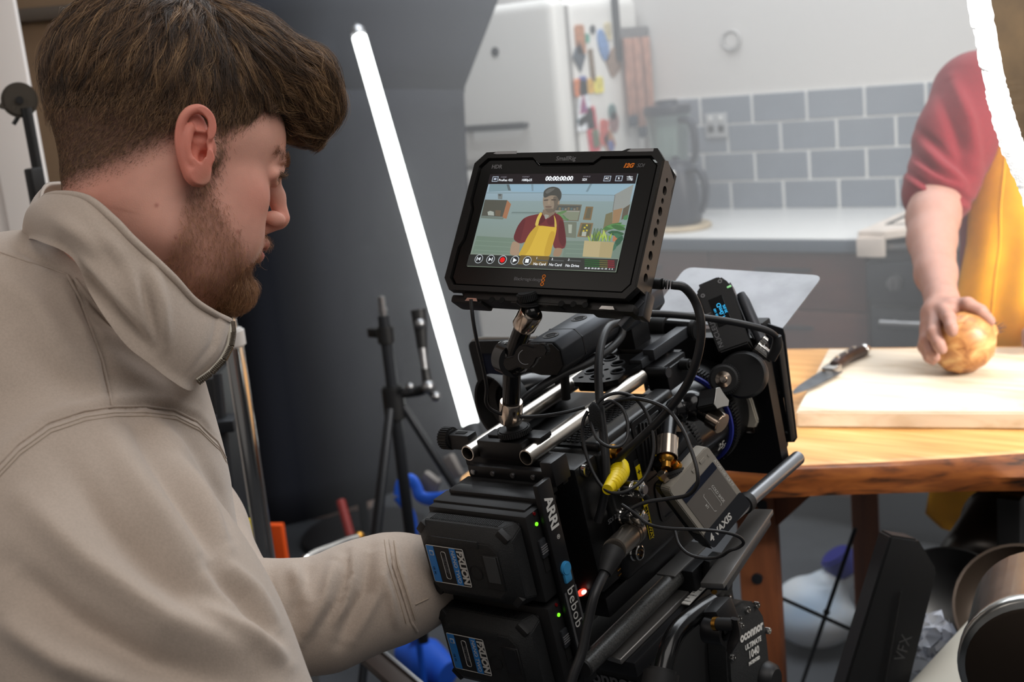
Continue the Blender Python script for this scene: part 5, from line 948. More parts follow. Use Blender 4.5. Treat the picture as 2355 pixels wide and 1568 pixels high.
# tripod head
t = thing('tripod_head', 'large black fluid tripod head with a screwed round side cover', 'tripod head', (.03, .2, -.45))
D0 = rp(1735, 1480, 0, .085); D0 = V(.085, D0.y, D0.z)
hb = part('head_body', MB().box((.0, .125, -.30), (.12, .17, .16), bev=.012).box((.0, .125, -.42), (.10, .15, .14), bev=.02), m_rub, t)
text('lettering', 'oconnor', (-.002, .0385, -.262), ex, ez, .022, m_txtg, hb, bold=.0006)
pth = [(.062, 1395)]; outl = [rp(px, py, 0, .085) for px, py in ((1690, 1395), (1712, 1381), (1738, 1384), (1757, 1412), (1765, 1460), (1770, 1510), (1778, 1600), (1760, 1640), (1690, 1640), (1678, 1560), (1674, 1470), (1680, 1420))]
sd = part('side_cover', MB().prism([(p.y, p.z) for p in outl][::-1] if False else [(p.y, p.z) for p in outl], (.058, 0, 0), ey, ez, .027, bev=.003), m_ctx, t)
xf = .0855
for px, py in ((1718, 1402), (1739, 1391), (1698, 1422), (1765, 1450), (1769, 1540), (1684, 1512), (1703, 1438)):
    q = rp(px, py, 0, xf); part('screw', MB().lathe([(.0014, .0022), (.0016, .0032), (.0032, .0032), (.0036, .002), (.0036, -.002), (0, -.002)], q, ex, 16), m_chrome, sd)
q0, q1 = rp(1697, 1472, 0, xf), rp(1752, 1437, 0, xf); tx_ = (q1 - q0).normalized(); up_ = ex.cross(tx_); up_ = up_ if up_.z > 0 else -up_
text('lettering', 'oconnor', (q0 + q1) / 2 + tx_ * .003 + V(.0004, 0, 0), tx_, up_, .0140, m_txtw, sd, bold=.0006)
q = rp(1733, 1500, 0, xf)
for s_, dz, sz, mt in (('ULTIMATE', .010, .0075, m_txtw), ('1040', 0, .0115, m_txtw), ('PATENTED', -.009, .0048, m_txtw)): text('lettering', s_, q + up_ * dz + V(.0004, 0, 0), tx_, up_, sz, mt, sd, bold=.0003)
q = rp(1763, 1560, 0, xf); part('tension_dial', MB().lathe([(0, .012), (.012, .012), (.017, .008), (.019, 0), (0, 0)], q, ex, 32), m_alu, sd)
part('side_plate', MB().prism([(p.y, p.z) for p in [rp(px, py, 0, .066) for px, py in ((1592, 1385), (1688, 1303), (1691, 1330), (1688, 1365), (1694, 1392), (1640, 1400), (1600, 1420))]], (.056, 0, 0), ey, ez, .008, bev=.001), m_alu, t)
for px, py in ((1670, 1335), (1684, 1320), (1676, 1373)): q = rp(px, py, 0, .0665); part('screw', MB().lathe([(.0014, .001), (.0018, .0022), (.0032, .0022), (.0034, 0), (0, 0)], q, ex, 14), m_chrome, t)
# pan handle
ph = thing('pan_handle', 'bent black pan handle clamped to the side of the tripod head', 'handle', rd(1500, 1568, 1.06))
part('tube', MB().tube([rd(*p) for p in ((1640, 1386, 1.14), (1600, 1412, 1.12), (1560, 1448, 1.10), (1538, 1490, 1.085), (1525, 1540, 1.075), (1505, 1640, 1.06))], .0088, 18, 6), m_blkg, ph)
part('grip', MB().cyl(rd(1523, 1538, 1.075), rd(1495, 1700, 1.055), .0155, .0165, n=28, bev=.003), m_rub, ph)
cb = rd(1640, 1424, 1.125); part('clamp', MB().box(cb + V(.003, .003, .002), (.026, .030, .026), rot=Matrix.Rotation(-.2, 3, 'Y'), bev=.005), m_alu, ph); part('clamp_jaw', MB().lathe([(.0085, -.010), (.0125, -.010), (.0125, .010), (.0085, .010)], rd(1648, 1450, 1.11), ex, 24, close=True), m_alu, ph)
k0, k1 = rd(1643, 1434, 1.10), rd(1692, 1436, 1.085); part('bushing', MB().cyl(k0, k0.lerp(k1, .18), .0062, n=18), m_gold, ph); part('knob_stem', MB().cyl(k0.lerp(k1, .15), k1, .0058, n=18, bev=.0006), m_rub, ph)
part('knob_blade', MB().tube([k1 + V(0, 0, .006), rd(1693, 1455, 1.083), rd(1683, 1480, 1.083), rd(1676, 1500, 1.083)], [.003, .0035, .0030, .002], 8, 4, flat=3), m_alu, ph)
# front bars reaching over the table
a_, b_ = rd(1722, 1150, 1.30), rd(1836, 1052, 1.40)
t = thing('front_bar', 'knurled grey metal bar sticking out towards the table', 'bar', a_); part('bar', MB().cyl(a_ - (b_ - a_) * .8, b_, .0082, n=24, bev=.0015), m_alu2 if False else pm('bar_grey', (150, 152, 156), .3, .9), t)
part('collar', MB().cyl(a_ - (b_ - a_) * .1, a_ - (b_ - a_) * .02, .0105, n=24), m_rub, t)
a_, b_ = rd(1690, 1270, 1.27), rd(1748, 1185, 1.34); ax = (b_ - a_).normalized(); t = thing('front_rail', 'flat grey rail end under the knurled bar', 'rail', a_)
part('plate', MB().box(a_.lerp(b_, .5) - ax * .03, (.024, (b_ - a_).length + .08, .006), rot=Matrix((ax.cross(ez).normalized(), ax, ax.cross(ez).normalized().cross(ax))).transposed(), bev=.0012), m_slv, t); part('edge', MB().box(a_.lerp(b_, .5) - ax * .03 - V(0, 0, .007), (.022, (b_ - a_).length + .06, .007), rot=Matrix((ax.cross(ez).normalized(), ax, ax.cross(ez).normalized().cross(ax))).transposed(), bev=.001), m_alu2, t)
setframe()
# ================================================================== people
from mathutils.bvhtree import BVHTree
def cp(px, py, d): return np.array(((px - PCX) / FPX * d, (PCY - py) / FPX * d, -d))
def pxr(r, d): return r * d / FPX
def chainp(v, L, k=.012, mode='add'): return v.chain([cp(*a[:3]) for a in L], [pxr(a[3], a[2]) for a in L], k, mode)
CAMM = np.array(camo.matrix_world)
def toW(P, M): M = np.array(M); return P @ M[:3, :3].T + M[:3, 3]
def prj(P):      # world points to photograph pixels, for shaping cloth where its folds lie
    q = (P - CAMM[:3, 3]) @ CAMM[:3, :3]; return np.stack([PCX + FPX * q[:, 0] / -q[:, 2], PCY - FPX * q[:, 1] / -q[:, 2]], 1)
def sstep(a, b, x): t = np.clip((x - a) / (b - a), 0, 1); return t * t * (3 - 2 * t)
# ---- head, in its own frame (x forward, y to his left, z up, origin between the ears)
def mm(*a): return np.array(a) * .001
def head_vox(nk, h=.0013):
    v = Vox(mm(-135, -92, -185), mm(142, 86, 140), h)
    v.ell(mm(-8, 0, 46), mm(98, 75, 84), k=0); v.ell(mm(34, 0, 48), mm(64, 60, 54), k=.02)
    v.ell(mm(44, 0, -14), mm(50, 56, 66), k=.02, p=2)
    for s in (1, -1):
        v.chain([mm(0, s * 55, -8), mm(4, s * 50, -58), mm(40, s * 36, -78), mm(80, s * 12, -82)], [.013, .013, .013, .013], .022)
        v.ell(mm(58, s * 43, -4), mm(24, 14, 16), k=.02)
        v.cone(mm(86, s * 34, 36), mm(95, s * 8, 40), .0085, .0085, .010)
        v.ell(mm(52, s * 35, -42), mm(36, 23, 32), k=.024)
    v.ell(mm(84, 0, -80), mm(15, 20, 15), k=.016); v.ell(mm(78, 0, -40), mm(24, 30, 28), k=.016)
    for s in (1, -1):
        v.ell(mm(95, s * 33, 24), mm(11, 17, 10), k=.008, mode='sub'); v.ell(mm(77.5, s * 32, 24), mm(13.5, 14, 13), k=.003)
        v.chain([mm(84, s * 44, 23), mm(91.5, s * 33, 30.5), mm(88, s * 19, 24)], [.003, .003, .0025], .004)
        v.chain([mm(83, s * 43, 20), mm(89.5, s * 33, 16.5), mm(88, s * 20, 21)], [.0025, .0025, .0025], .004)
    v.chain([mm(93, 0, 40), mm(97, 0, 29), mm(106, 0, 14), mm(116, 0, -4)], [.008, .0062, .0068, .0078], .008)
    for s in (1, -1): v.ell(mm(106, s * 11.5, -9), mm(10, 6, 7), k=.006); v.ell(mm(109, s * 7, -16), mm(6.5, 3, 4.5), k=.003, mode='sub')
    v.chain([mm(115, 0, -10), mm(102, 0, -19)], [.005, .006], .006)
    v.chain([mm(94, 20, -38), mm(103, 8, -34), mm(105, 0, -35), mm(103, -8, -34), mm(94, -20, -38)], [.003, .0046, .0048, .0046, .003], .004)
    v.chain([mm(93, 18, -43), mm(100, 8, -46), mm(102, 0, -46.5), mm(100, -8, -46), mm(93, -18, -43)], [.003, .0052, .0056, .0052, .003], .004)
    v.chain([mm(92, 22, -40.5), mm(106, 8, -40.4), mm(109, 0, -40.4), mm(106, -8, -40.4), mm(92, -22, -40.5)], [.0011, .0014, .0014, .0014, .0011], .0025, 'sub')
    v.ell(mm(101, 0, -60), mm(8, 16, 5), k=.01, mode='sub')
    v.cone(mm(-18, 0, -30), nk[0], .058, .056, .03); v.cone(mm(15, 0, -52), nk[1], .042, .046, .03)
    return v
def ear_add(v, O, u, w_, n):      # O centre, u forward, w_ up, n outward: head-frame vectors
    E = lambda a, b, c=0: O + (u * a * .86 + w_ * b + n * (c + max(0, -a) * .10)) * .001
    v.ell(E(1, 4, -6), mm(11.2, 25, 4.2), np.stack([u, w_, n], 1), k=.004)
    v.cone(E(4, 2, -8), E(6, 0, -22), .012, .016, .008)
    def sp(L, rr):
        P = [np.array(p) for p in L]; P = [2 * P[0] - P[1]] + P + [2 * P[-1] - P[-2]]; out = []; ro = []
        for i in range(1, len(P) - 2):
            for k in range(4):
                t = k / 4; out.append(.5 * (2 * P[i] + (P[i + 1] - P[i - 1]) * t + (2 * P[i - 1] - 5 * P[i] + 4 * P[i + 1] - P[i + 2]) * t * t + (3 * P[i] - P[i - 1] - 3 * P[i + 1] + P[i + 2]) * t ** 3)); ro.append(rr[i - 1] * (1 - t) + rr[i] * t)
        return out + [P[-2]], ro + [rr[-1]]
    v.chain(*sp([E(9.5, 3.5, -1), E(14.5, 10, .5), E(15.5, 18, 1), E(12, 26, 1.5), E(3.5, 30.5, 2.2), E(-6, 27.5, 3), E(-12.4, 19, 3), E(-14.6, 7, 2.6), E(-13, -5, 2), E(-9, -15, 1), E(-4, -23, 0)], [.0022, .0028, .0031, .0032, .0033, .0034, .0032, .0030, .0030, .0034, .0045]), .0022)
    v.chain([E(6, -25, -1), E(2, -26, -.5)], [.0078, .0070], .006); v.cone(E(10, -19, -2), E(6, -24, -1), .0055, .0075, .005)
    v.chain(*sp([E(-2, 18, -.5), E(-6.4, 10, 1.5), E(-7, 0, 2), E(-4.6, -9.5, 1.6), E(.6, -15.5, 1)], [.0028, .0032, .0032, .0032, .0042]), .003)
    v.chain([E(-3, 15, .4), E(6, 14, -1.5)], [.0028, .0024], .003); v.ell(E(4.5, -17, .5), mm(4, 3.5, 4), k=.003)
    v.chain([E(12.5, -3, -1), E(12.6, -9, .8), E(12, -14, -1)], [.0034, .0048, .0034], .004)
    v.ell(E(3.5, -3, 0), mm(7.0, 9.5, 6), np.stack([u, w_, n], 1), k=.003, mode='sub'); v.ell(E(8.0, -7, -3), mm(3.8, 5.5, 8), np.stack([u, w_, n], 1), k=.002, mode='sub'); v.ell(E(5.5, 7.6, -1), mm(7, 4.0, 3.6), np.stack([u, w_, n], 1), k=.003, mode='sub')
    v.ell(E(5, 19, 1), mm(6, 6, 3.2), np.stack([u, w_, n], 1), k=.003, mode='sub')
th_, ph_ = math.radians(33), math.radians(15)
f0 = V(math.cos(th_), 0, -math.sin(th_)); HFc = f0 * math.cos(ph_) - V(0, 1, 0) * math.sin(ph_); HUc = V(0, 1, 0) * math.cos(ph_) + f0 * math.sin(ph_); HYc = HUc.cross(HFc)
HO = at(436, 374, 1.03) + (CAMR @ HYc) * .072
HEAD = basis(HO, CAMR @ HFc, CAMR @ HYc, CAMR @ HUc); HI = np.array(HEAD.inverted())
def H_(px, py, d): return np.array(HEAD.inverted() @ at(px, py, d))
hv = head_vox((H_(275, 720, 1.12), H_(370, 700, 1.13))); eu = (CAMR @ V(.955, -.03, -.29)); en = (CAMR @ V(.29, .03, .955)); R3 = np.array(HEAD.to_3x3()).T
eu = R3 @ np.array(eu); en = R3 @ np.array(en); eu /= np.linalg.norm(eu); en -= eu * (en @ eu); en /= np.linalg.norm(en); ew = np.cross(en, eu)
ear_add(hv, H_(447, 336, 1.018), eu, ew, en)
HP, HQ = hv.out()
x, y, z = HP[:, 0] * 1000, HP[:, 1] * 1000, HP[:, 2] * 1000
# skin tone map: where the skin itself is redder, or carries cropped hair
base = np.array(lin((228, 171, 152))[:3]); red = np.array(lin((206, 98, 78))[:3]); lip = np.array(lin((176, 88, 84))[:3]); hairc = np.array(lin((74, 54, 40))[:3]); stub = np.array(lin((150, 104, 82))[:3])
def G3(cx, cy, cz, rx, ry, rz): return np.exp(-(((x - cx) / rx) ** 2 + ((np.abs(y) - cy) / ry) ** 2 + ((z - cz) / rz) ** 2))
C = np.tile(base, (len(HP), 1))
def blend(w, col): 
    global C
    C = C * (1 - w[:, None]) + col * w[:, None]
ed_ = np.linalg.norm((HP - H_(447, 336, 1.018)) / np.array([.024, .016, .042]), axis=1)
blend(.6 * (1 - sstep(.8, 1.15, ed_)), red); blend(.35 * G3(70, 45, -5, 30, 30, 25), red); blend(.4 * G3(116, 0, -5, 14, 16, 14), red); blend(.15 * sstep(-20, -60, x) * sstep(10, -30, z), red)
blend(.85 * np.exp(-((z + 40.5) / 8) ** 4) * sstep(97, 102, x) * (np.abs(y) < 24), lip)
beard_w = np.clip(sstep(30, 20, np.abs(z + 60) - 12) * sstep(-2, 22, x) * sstep(0, 1, (z < 10).astype(float)) + G3(84, 0, -84, 26, 30, 22), 0, 1)
side = sstep(-4, -20, z - (8 - .9 * np.maximum(0, x - 10))) * sstep(-4, 12, x) * sstep(-104, -86, z)
blend(.45 * np.clip(side, 0, 1), stub); blend(.55 * G3(84, 0, -84, 22, 26, 22), stub)
hl = np.where(x > 22, 30 + (x - 22) * 1.1, np.where(x > -8, 30 - (22 - x) * .2, 18 - (-8 - x) * .92)); hl = np.maximum(hl, -58)     # hairline height along the head
hairmask = sstep(-14, 24, z - hl)
earzone = ed_ < 1.1
blend(np.where(earzone, 0, .8 * hairmask), hairc)
blend(.7 * G3(16, 66, 6, 8, 20, 22) * (~earzone), hairc * .5 + base * .5)
brow_w = np.exp(-((z - 41 - .1 * (np.abs(y) - 30)) / 4.5) ** 2) * sstep(10, 16, np.abs(y)) * sstep(52, 44, np.abs(y)) * sstep(70, 82, x); blend(.55 * brow_w, hairc)
eye_ = (np.abs(np.sqrt((x - 77.5) ** 2 + (np.abs(y) - 32) ** 2 + (z - 24) ** 2) - 13.7) < .9) & (x > 86) & (np.abs(z - 23) < 3.5); C[eye_] = lin((60, 46, 40))[:3]
for mx_, my_, rr in ((360, 472, 1.6), (404, 547, 1.0), (547, 533, 1.5), (502, 352, 1.0)):
    pp = prj(toW(HP, HEAD)); dd = np.hypot(pp[:, 0] - mx_, pp[:, 1] - my_); blend(.6 * np.exp(-(dd / (rr * 3.0)) ** 2) * (HP[:, 1] < 0), red * .5)
HW = toW(HP, HEAD)
# ---- body under the hoodie, with the far arm and its hand reaching to the camera
bv = Vox(cp(-220, 1900, 1.38) * np.array([1, 1, 1]) + 0, (0, 0, 0), .5) if False else Vox((-.56, -.44, -1.45), (.03, .10, -.82), .0042)
chainp(bv, [(285, 700, 1.12, 112), (170, 900, 1.14, 150), (130, 1300, 1.12, 220), (120, 1800, 1.1, 240)], .03)
chainp(bv, [(230, 930, 1.28, 95), (400, 1230, 1.28, 95), (515, 1408, 1.2, 90), (700, 1415, 1.16, 90), (900, 1360, 1.195, 72), (970, 1348, 1.21, 66), (1015, 1340, 1.225, 60)], .02)
chainp(bv, [(990, 1340, 1.22, 62), (1008, 1318, 1.25, 60)], .01)
for dx, dy, L in ((0, -36, 1.0), (4, -12, 1.05), (2, 14, 1.0), (-6, 38, .8)): chainp(bv, [(1010 + dx, 1318 + dy, 1.255, 24), (1026 + dx, 1312 + dy, 1.27 + .02 * L, 21), (1028 + dx, 1312 + dy, 1.285 + .035 * L, 19), (1022 + dx, 1314 + dy, 1.295 + .045 * L, 17)], .004)
chainp(bv, [(1000, 1290, 1.23, 27), (1014, 1266, 1.25, 24), (1024, 1256, 1.27, 20)], .006)
BP, BQ = bv.out(); BW = toW(BP, CAMM)
skin = pm('skin', (255, 255, 255), .5, attr='tone', var=.07, vscale=60, bump=.12, bscale=900, sss=.18, spec=.35)
bm_ = mkmesh('body', np.concatenate([HW, BW]), np.concatenate([HQ, BQ + len(HW)])); setcol(bm_, 'tone', np.clip(np.concatenate([C, np.tile(base * .5 + red * .5, (len(BW), 1))]), 0, 1)); finish(bm_, 180)
MAN = thing('person', 'bearded man in a beige zip sweatshirt watching the monitor', 'person', at(200, 1600, 1.1))
body = part('body', bm_, skin, MAN, ang=180)
# ---- hair
def curves(name, P, rad, mat_, parent, tip=.3):      # P: strands x points x 3, world
    n, k, _ = P.shape; c = bpy.data.hair_curves.new(name); c.add_curves([k] * n); c.position_data.foreach_set('vector', P.astype(np.float32).ravel())
    a = c.attributes.get('radius') or c.attributes.new('radius', 'FLOAT', 'POINT'); r = np.linspace(1, tip, k)[None, :] * (rad if np.ndim(rad) else np.full(n, rad))[:, None]; a.data.foreach_set('value', r.astype(np.float32).ravel())
    c.materials.append(mat_); o = link(name, c, mat_, parent); return o
def hairmat(name, c1, c2, c3, rough=.42):
    m = bpy.data.materials.new(name); m.use_nodes = True; nt = m.node_tree; b = nt.nodes['Principled BSDF']; hi = nt.nodes.new('ShaderNodeHairInfo'); r = nt.nodes.new('ShaderNodeValToRGB'); e = r.color_ramp.elements
    e[0].color = lin(c1); e[1].color = lin(c3); x_ = e.new(.55); x_.color = lin(c2); nt.links.new(hi.outputs['Random'], r.inputs[0]); nt.links.new(r.outputs[0], b.inputs['Base Color']); b.inputs['Roughness'].default_value = rough; b.inputs['Specular IOR Level'].default_value = .45; return m
gv = Vox(mm(-130, -95, 20), mm(175, 92, 185), .0026)
gv.ell(mm(-13, 0, 66), mm(105, 78, 88), k=0); gv.ell(mm(36, 0, 100), mm(64, 62, 58), k=.02)
gv.chain([mm(46, 20, 128), mm(88, 16, 124), mm(106, 10, 110), mm(112, 8, 88)], [.030, .030, .024, .012], .018); gv.chain([mm(40, -30, 118), mm(82, -28, 116), mm(100, -22, 103), mm(108, -16, 82)], [.030, .028, .022, .010], .018)
gv.cone(mm(-60, 0, 100), mm(30, 0, 125), .03, .034, .03)
gv.ell(mm(70, 0, 36), mm(41, 100, 44), k=.010, mode='sub')
GP, GQ = gv.out(); m_hull = pm('hair_under', (50, 38, 29), .8, var=.4, vscale=300, stretch=(1, 1, .2))
hm_ = mkmesh('hair', toW(GP, HEAD), GQ); finish(hm_, 180); hairpart = part('hair', hm_, m_hull, MAN, ang=180)
def tris(P, Q): return np.concatenate([Q[:, [0, 1, 2]], Q[:, [0, 2, 3]]])
def sample(P, Q, wfun, n):
    T = tris(P, Q); a, b, c = P[T[:, 0]], P[T[:, 1]], P[T[:, 2]]; cr = np.cross(b - a, c - a); ar = np.linalg.norm(cr, axis=1); ce = (a + b + c) / 3; w = ar * wfun(ce * 1000); w /= w.sum()
    i = RNG.choice(len(T), n, p=w); r1, r2 = np.sqrt(RNG.random(n)), RNG.random(n); p = a[i] * (1 - r1)[:, None] + b[i] * (r1 * (1 - r2))[:, None] + c[i] * (r1 * r2)[:, None]; nn = cr[i] / (ar[i][:, None] + 1e-12); return p, nn
gN = vnorm(GP, GQ); gT = BVHTree.FromPolygons([Vector(p) for p in GP], [tuple(q) for q in GQ])
def snorm(p):      # surface normals at points, from the hull
    N = np.empty_like(p); D = np.empty(len(p))
    for i, q in enumerate(p):
        loc, n, idx, d = gT.find_nearest(Vector(q)); N[i] = gN[GQ[idx][0]]; D[i] = (Vector(q) - loc).dot(Vector(N[i]))
    return N, D
sg = gN[GQ[:, 0]]; ctr = GP.mean(0)
def wtop(c): return (c[:, 2] > 42 + 1.0 * np.clip(c[:, 0] - 22, 0, 40) - 50 * (c[:, 0] > 100)).astype(float) * np.where(c[:, 1] > 55, .35, 1) * np.where(c[:, 0] > 70, 1.5, 1)
def grow(p, nn, L, K, lift, curl, seed):
    rg = np.random.default_rng(seed); n = len(p); out = np.empty((n, K, 3)); out[:, 0] = p; cen = mm(-22, 6, 140); ph = rg.random(n) * 6.28; N = nn.copy(); ds = L / (K - 1); fl = np.zeros((n, 3))
    for k in range(1, K):
        q = out[:, k - 1]; d = q - cen; d[:, 0] += .35 * np.clip(q[:, 0], 0, .2); front = sstep(.05, .11, q[:, 0])[:, None]
        d = d / (np.linalg.norm(d, axis=1, keepdims=True) + 1e-9); d = d * (1 - .3 * front) + front * .3 * np.array([.5, 0, -1.0])
        t = d - N * (d * N).sum(1, keepdims=True); t /= np.linalg.norm(t, axis=1, keepdims=True) + 1e-9
        u = k / (K - 1); s_ = np.cross(N, t); w = np.sin(ph + u * 5.0)[:, None] * curl[:, None]
        st = t + N * (lift[:, None] * (1 - 1.5 * u)) + s_ * w; st /= np.linalg.norm(st, axis=1, keepdims=True)
        out[:, k] = q + st * ds[:, None]
        if k < K - 1:
            N, D = snorm(out[:, k]); low = D < .0012; out[low, k] += N[low] * (.0012 - D[low])[:, None]
    return out
NC = 1700; cpnt, cn = sample(GP, GQ, wtop, NC)
fz = sstep(.045, .1, cpnt[:, 0]); hz_ = sstep(.05, .10, cpnt[:, 2])
cL = .020 + .024 * hz_ + .020 * fz + RNG.normal(0, .004, NC); cS = grow(cpnt, cn, np.clip(cL, .01, .07), 9, .28 + .25 * RNG.random(NC) * (.4 + fz), .18 + .30 * RNG.random(NC) + .25 * fz, 3)
NS = 32000; sp_, sn_ = sample(GP, GQ, wtop, NS)
from mathutils.kdtree import KDTree
kd_ = KDTree(NC)
for i, p in enumerate(cpnt): kd_.insert(Vector(p), i)
kd_.balance(); ci = np.array([kd_.find(Vector(p))[1] for p in sp_]); u9 = np.linspace(0, 1, 9)[None, :, None]
tight = (.55 + .35 * RNG.random(NS))[:, None, None]; S = cS[ci] + (sp_ - cpnt[ci])[:, None, :] * (1 - tight * u9 ** .8) + RNG.normal(0, .0009, (NS, 1, 3)) * u9 + np.cumsum(RNG.normal(0, .0003, (NS, 9, 3)), 1)
ln = (.65 + .45 * RNG.random(NS)); S = S[:, :1] + (S - S[:, :1]) * ln[:, None, None]
m_hair = hairmat('hair_brown', (52, 38, 28), (106, 78, 55), (178, 140, 100))
tone_ = (np.sin(ci * 12.9898) * 43758.5453) % 1.0 + .25 * (sp_[:, 0] > .06)
for k, cols in enumerate((((30, 22, 16), (62, 45, 32), (96, 72, 50)), ((50, 37, 27), (98, 72, 50), (150, 116, 82)), ((88, 66, 47), (140, 108, 76), (196, 158, 114)))):
    sel = (tone_ < .42) if k == 0 else ((tone_ >= .42) & (tone_ < .82)) if k == 1 else (tone_ >= .82)
    hs_ = curves('hair_strands', toW(S[sel].reshape(-1, 3), HEAD).reshape(S[sel].shape), .00011 + .00006 * RNG.random(int(sel.sum())), hairmat('hair_tone', *cols), hairpart); hs_['kind'] = 'stuff'
hs_['kind'] = 'stuff'
wf = lambda c: wtop(c) * (.25 + 2.2 * sstep(60, 110, c[:, 0])); fp_, fn_ = sample(GP, GQ, wf, 1500); S2 = grow(fp_, fn_, .022 + .03 * RNG.random(1500), 9, .35 + .7 * RNG.random(1500), RNG.normal(0, .75, 1500), 5)
fo = curves('flyaway_hair', toW(S2.reshape(-1, 3), HEAD).reshape(S2.shape), .00011, m_hair, hairpart); fo['kind'] = 'stuff'
wq = lambda c: (c[:, 0] > 84).astype(float) * (c[:, 2] > 74) * (c[:, 2] < 135); qc, qn = sample(GP, GQ, wq, 130); QC = grow(qc, qn, .020 + .016 * RNG.random(130), 9, .55 + .8 * RNG.random(130), RNG.normal(0, .9, 130), 8); qi = np.repeat(np.arange(130), 26)
QS = QC[qi] + RNG.normal(0, .0026, (len(qi), 1, 3)) * (1 - .75 * u9) + np.cumsum(RNG.normal(0, .00035, (len(qi), 9, 3)), 1); QS = QS[:, :1] + (QS - QS[:, :1]) * (.55 + .6 * RNG.random(len(qi)))[:, None, None]
fo = curves('fringe_hair', toW(QS.reshape(-1, 3), HEAD).reshape(QS.shape), .00013, hairmat('fringe_tone', (84, 62, 44), (138, 106, 74), (196, 158, 114)), hairpart); fo['kind'] = 'stuff'
# fade: short hair on the sides and nape, sideburn, beard, brows - rooted on the skin
hN = vnorm(HP, HQ)
def short(name, wf, n, L0, L1, dirv, mat_, rad, par, K=4, wild=.35, lf=None):
    p, nn = sample(HP, HQ, wf, n); d = np.array(dirv); L = L0 + (L1 - L0) * RNG.random(n); L = L * (lf(p * 1000) if lf else 1); d = np.tile(d, (n, 1)) + RNG.normal(0, wild, (n, 3)); t = d - nn * (d * nn).sum(1, keepdims=True); t /= np.linalg.norm(t, axis=1, keepdims=True) + 1e-9
    u = np.linspace(0, 1, K)[None, :, None]; S = p[:, None] + (t[:, None] * u * .95 + nn[:, None] * .45 * np.sin(u * 1.9)) * L[:, None, None]
    o = curves(name, toW(S.reshape(-1, 3), HEAD).reshape(S.shape), rad, mat_, par); o['kind'] = 'stuff'; return o
EO = H_(447, 336, 1.018) * 1000
def noear(c): return (np.linalg.norm((c - EO) / np.array([24, 17, 42]), axis=1) > 1.0)
def hline(X): return np.maximum(np.where(X > 22, 30 + (X - 22) * 1.1, np.where(X > -8, 30 - (22 - X) * .2, 18 - (-8 - X) * .92)), -58)
def fadeL(c): return .3 + .7 * sstep(0, 26, c[:, 2] - hline(c[:, 0]))
def wfade(c): dz = c[:, 2] - hline(c[:, 0]); return noear(c) * sstep(-14, 22, dz) * (c[:, 2] < 78) * np.where(c[:, 1] > 40, .3, 1)
short('fade_hair', lambda c: wfade(c) * (c[:, 2] < 34), 14000, .002, .005, (-.45, 0, -1), m_hair, .00009, hairpart, lf=fadeL); short('fade_hair', lambda c: wfade(c) * sstep(14, 40, c[:, 2]), 14000, .006, .014, (-.15, 0, -1), m_hair, .00011, hairpart, lf=fadeL)
short('fade_hair', lambda c: noear(c) * np.exp(-((c[:, 0] - 20) / 9) ** 2 - ((c[:, 2] - 8) / 24) ** 2) * (np.abs(c[:, 1]) > 40), 1100, .0025, .006, (.3, 0, -1), m_hair, .00010, hairpart)
m_beard = hairmat('beard_brown', (96, 62, 40), (150, 106, 72), (200, 152, 106))
def wbeard(c):
    X, Y, Z = c[:, 0], np.abs(c[:, 1]), c[:, 2]; jaw = sstep(6, -16, Z - (12 - .95 * np.maximum(0, X - 8))) * sstep(2, 14, X) * sstep(-112, -92, Z + .25 * np.maximum(0, 60 - X)) * (X < 90)
    return noear(c) * (.22 * jaw + 2.2 * np.exp(-((X - 86) / 20) ** 2 - ((Z + 79) / 17) ** 2 - (Y / 26) ** 2) + .5 * np.exp(-((X - 98) / 10) ** 2 - ((Z + 32) / 5) ** 2 - (Y / 20) ** 2))
short('beard', wbeard, 15000, .003, .007, (.15, 0, -1), m_beard, .00007, body, 5, .5)
short('beard', lambda c: np.exp(-((c[:, 0] - 90) / 16) ** 2 - ((c[:, 2] + 83) / 14) ** 2 - (c[:, 1] / 20) ** 2), 5000, .008, .016, (.35, 0, -1), m_beard, .00009, body, 5, .35)
short('eyebrow', lambda c: np.exp(-((c[:, 2] - 41) / 4.5) ** 2) * sstep(8, 14, np.abs(c[:, 1])) * sstep(52, 46, np.abs(c[:, 1])) * (c[:, 0] > 70), 600, .004, .007, (-.5, -.6, .1), m_beard, .0001, body, 4, .2)
short('eyelash', lambda c: np.exp(-((c[:, 2] - 25) / 1.6) ** 2) * (np.abs(np.abs(c[:, 1]) - 33) < 11) * (c[:, 0] > 86), 160, .006, .009, (1, -.2, -.35), m_hair, .00014, body, 4, .2)
# ---- sweatshirt
m_swt = pm('sweat_cloth', (182, 166, 152), .92, var=.05, vscale=500, sheen=.3, bump=.25, bscale=1300)
cv = Vox((-.62, -.46, -1.46), (-.04, .14, -.78), .0031)
chainp(cv, [(30, 870, 1.14, 310), (110, 885, 1.12, 312), (128, 1010, 1.10, 335), (155, 1180, 1.08, 352), (170, 1420, 1.06, 375), (210, 1900, 1.05, 390)], .03)
chainp(cv, [(115, 790, 1.115, 235), (200, 775, 1.11, 208)], .03)
chainp(cv, [(-150, 900, 1.14, 300), (60, 870, 1.14, 310)], .03)
chainp(cv, [(165, 1225, .985, 292), (245, 1385, .955, 316), (322, 1545, .935, 330), (420, 1760, .92, 340)], .028)
chainp(cv, [(250, 950, 1.30, 150), (420, 1230, 1.28, 140), (520, 1410, 1.19, 128), (625, 1424, 1.155, 126), (745, 1414, 1.165, 121), (835, 1372, 1.18, 119), (900, 1353, 1.195, 112), (925, 1347, 1.20, 104), (962, 1340, 1.21, 96)], .02)
chainp(cv, [(965, 1338, 1.113, 84), (1100, 1300, 1.10, 84)], 0, 'sub') if False else None
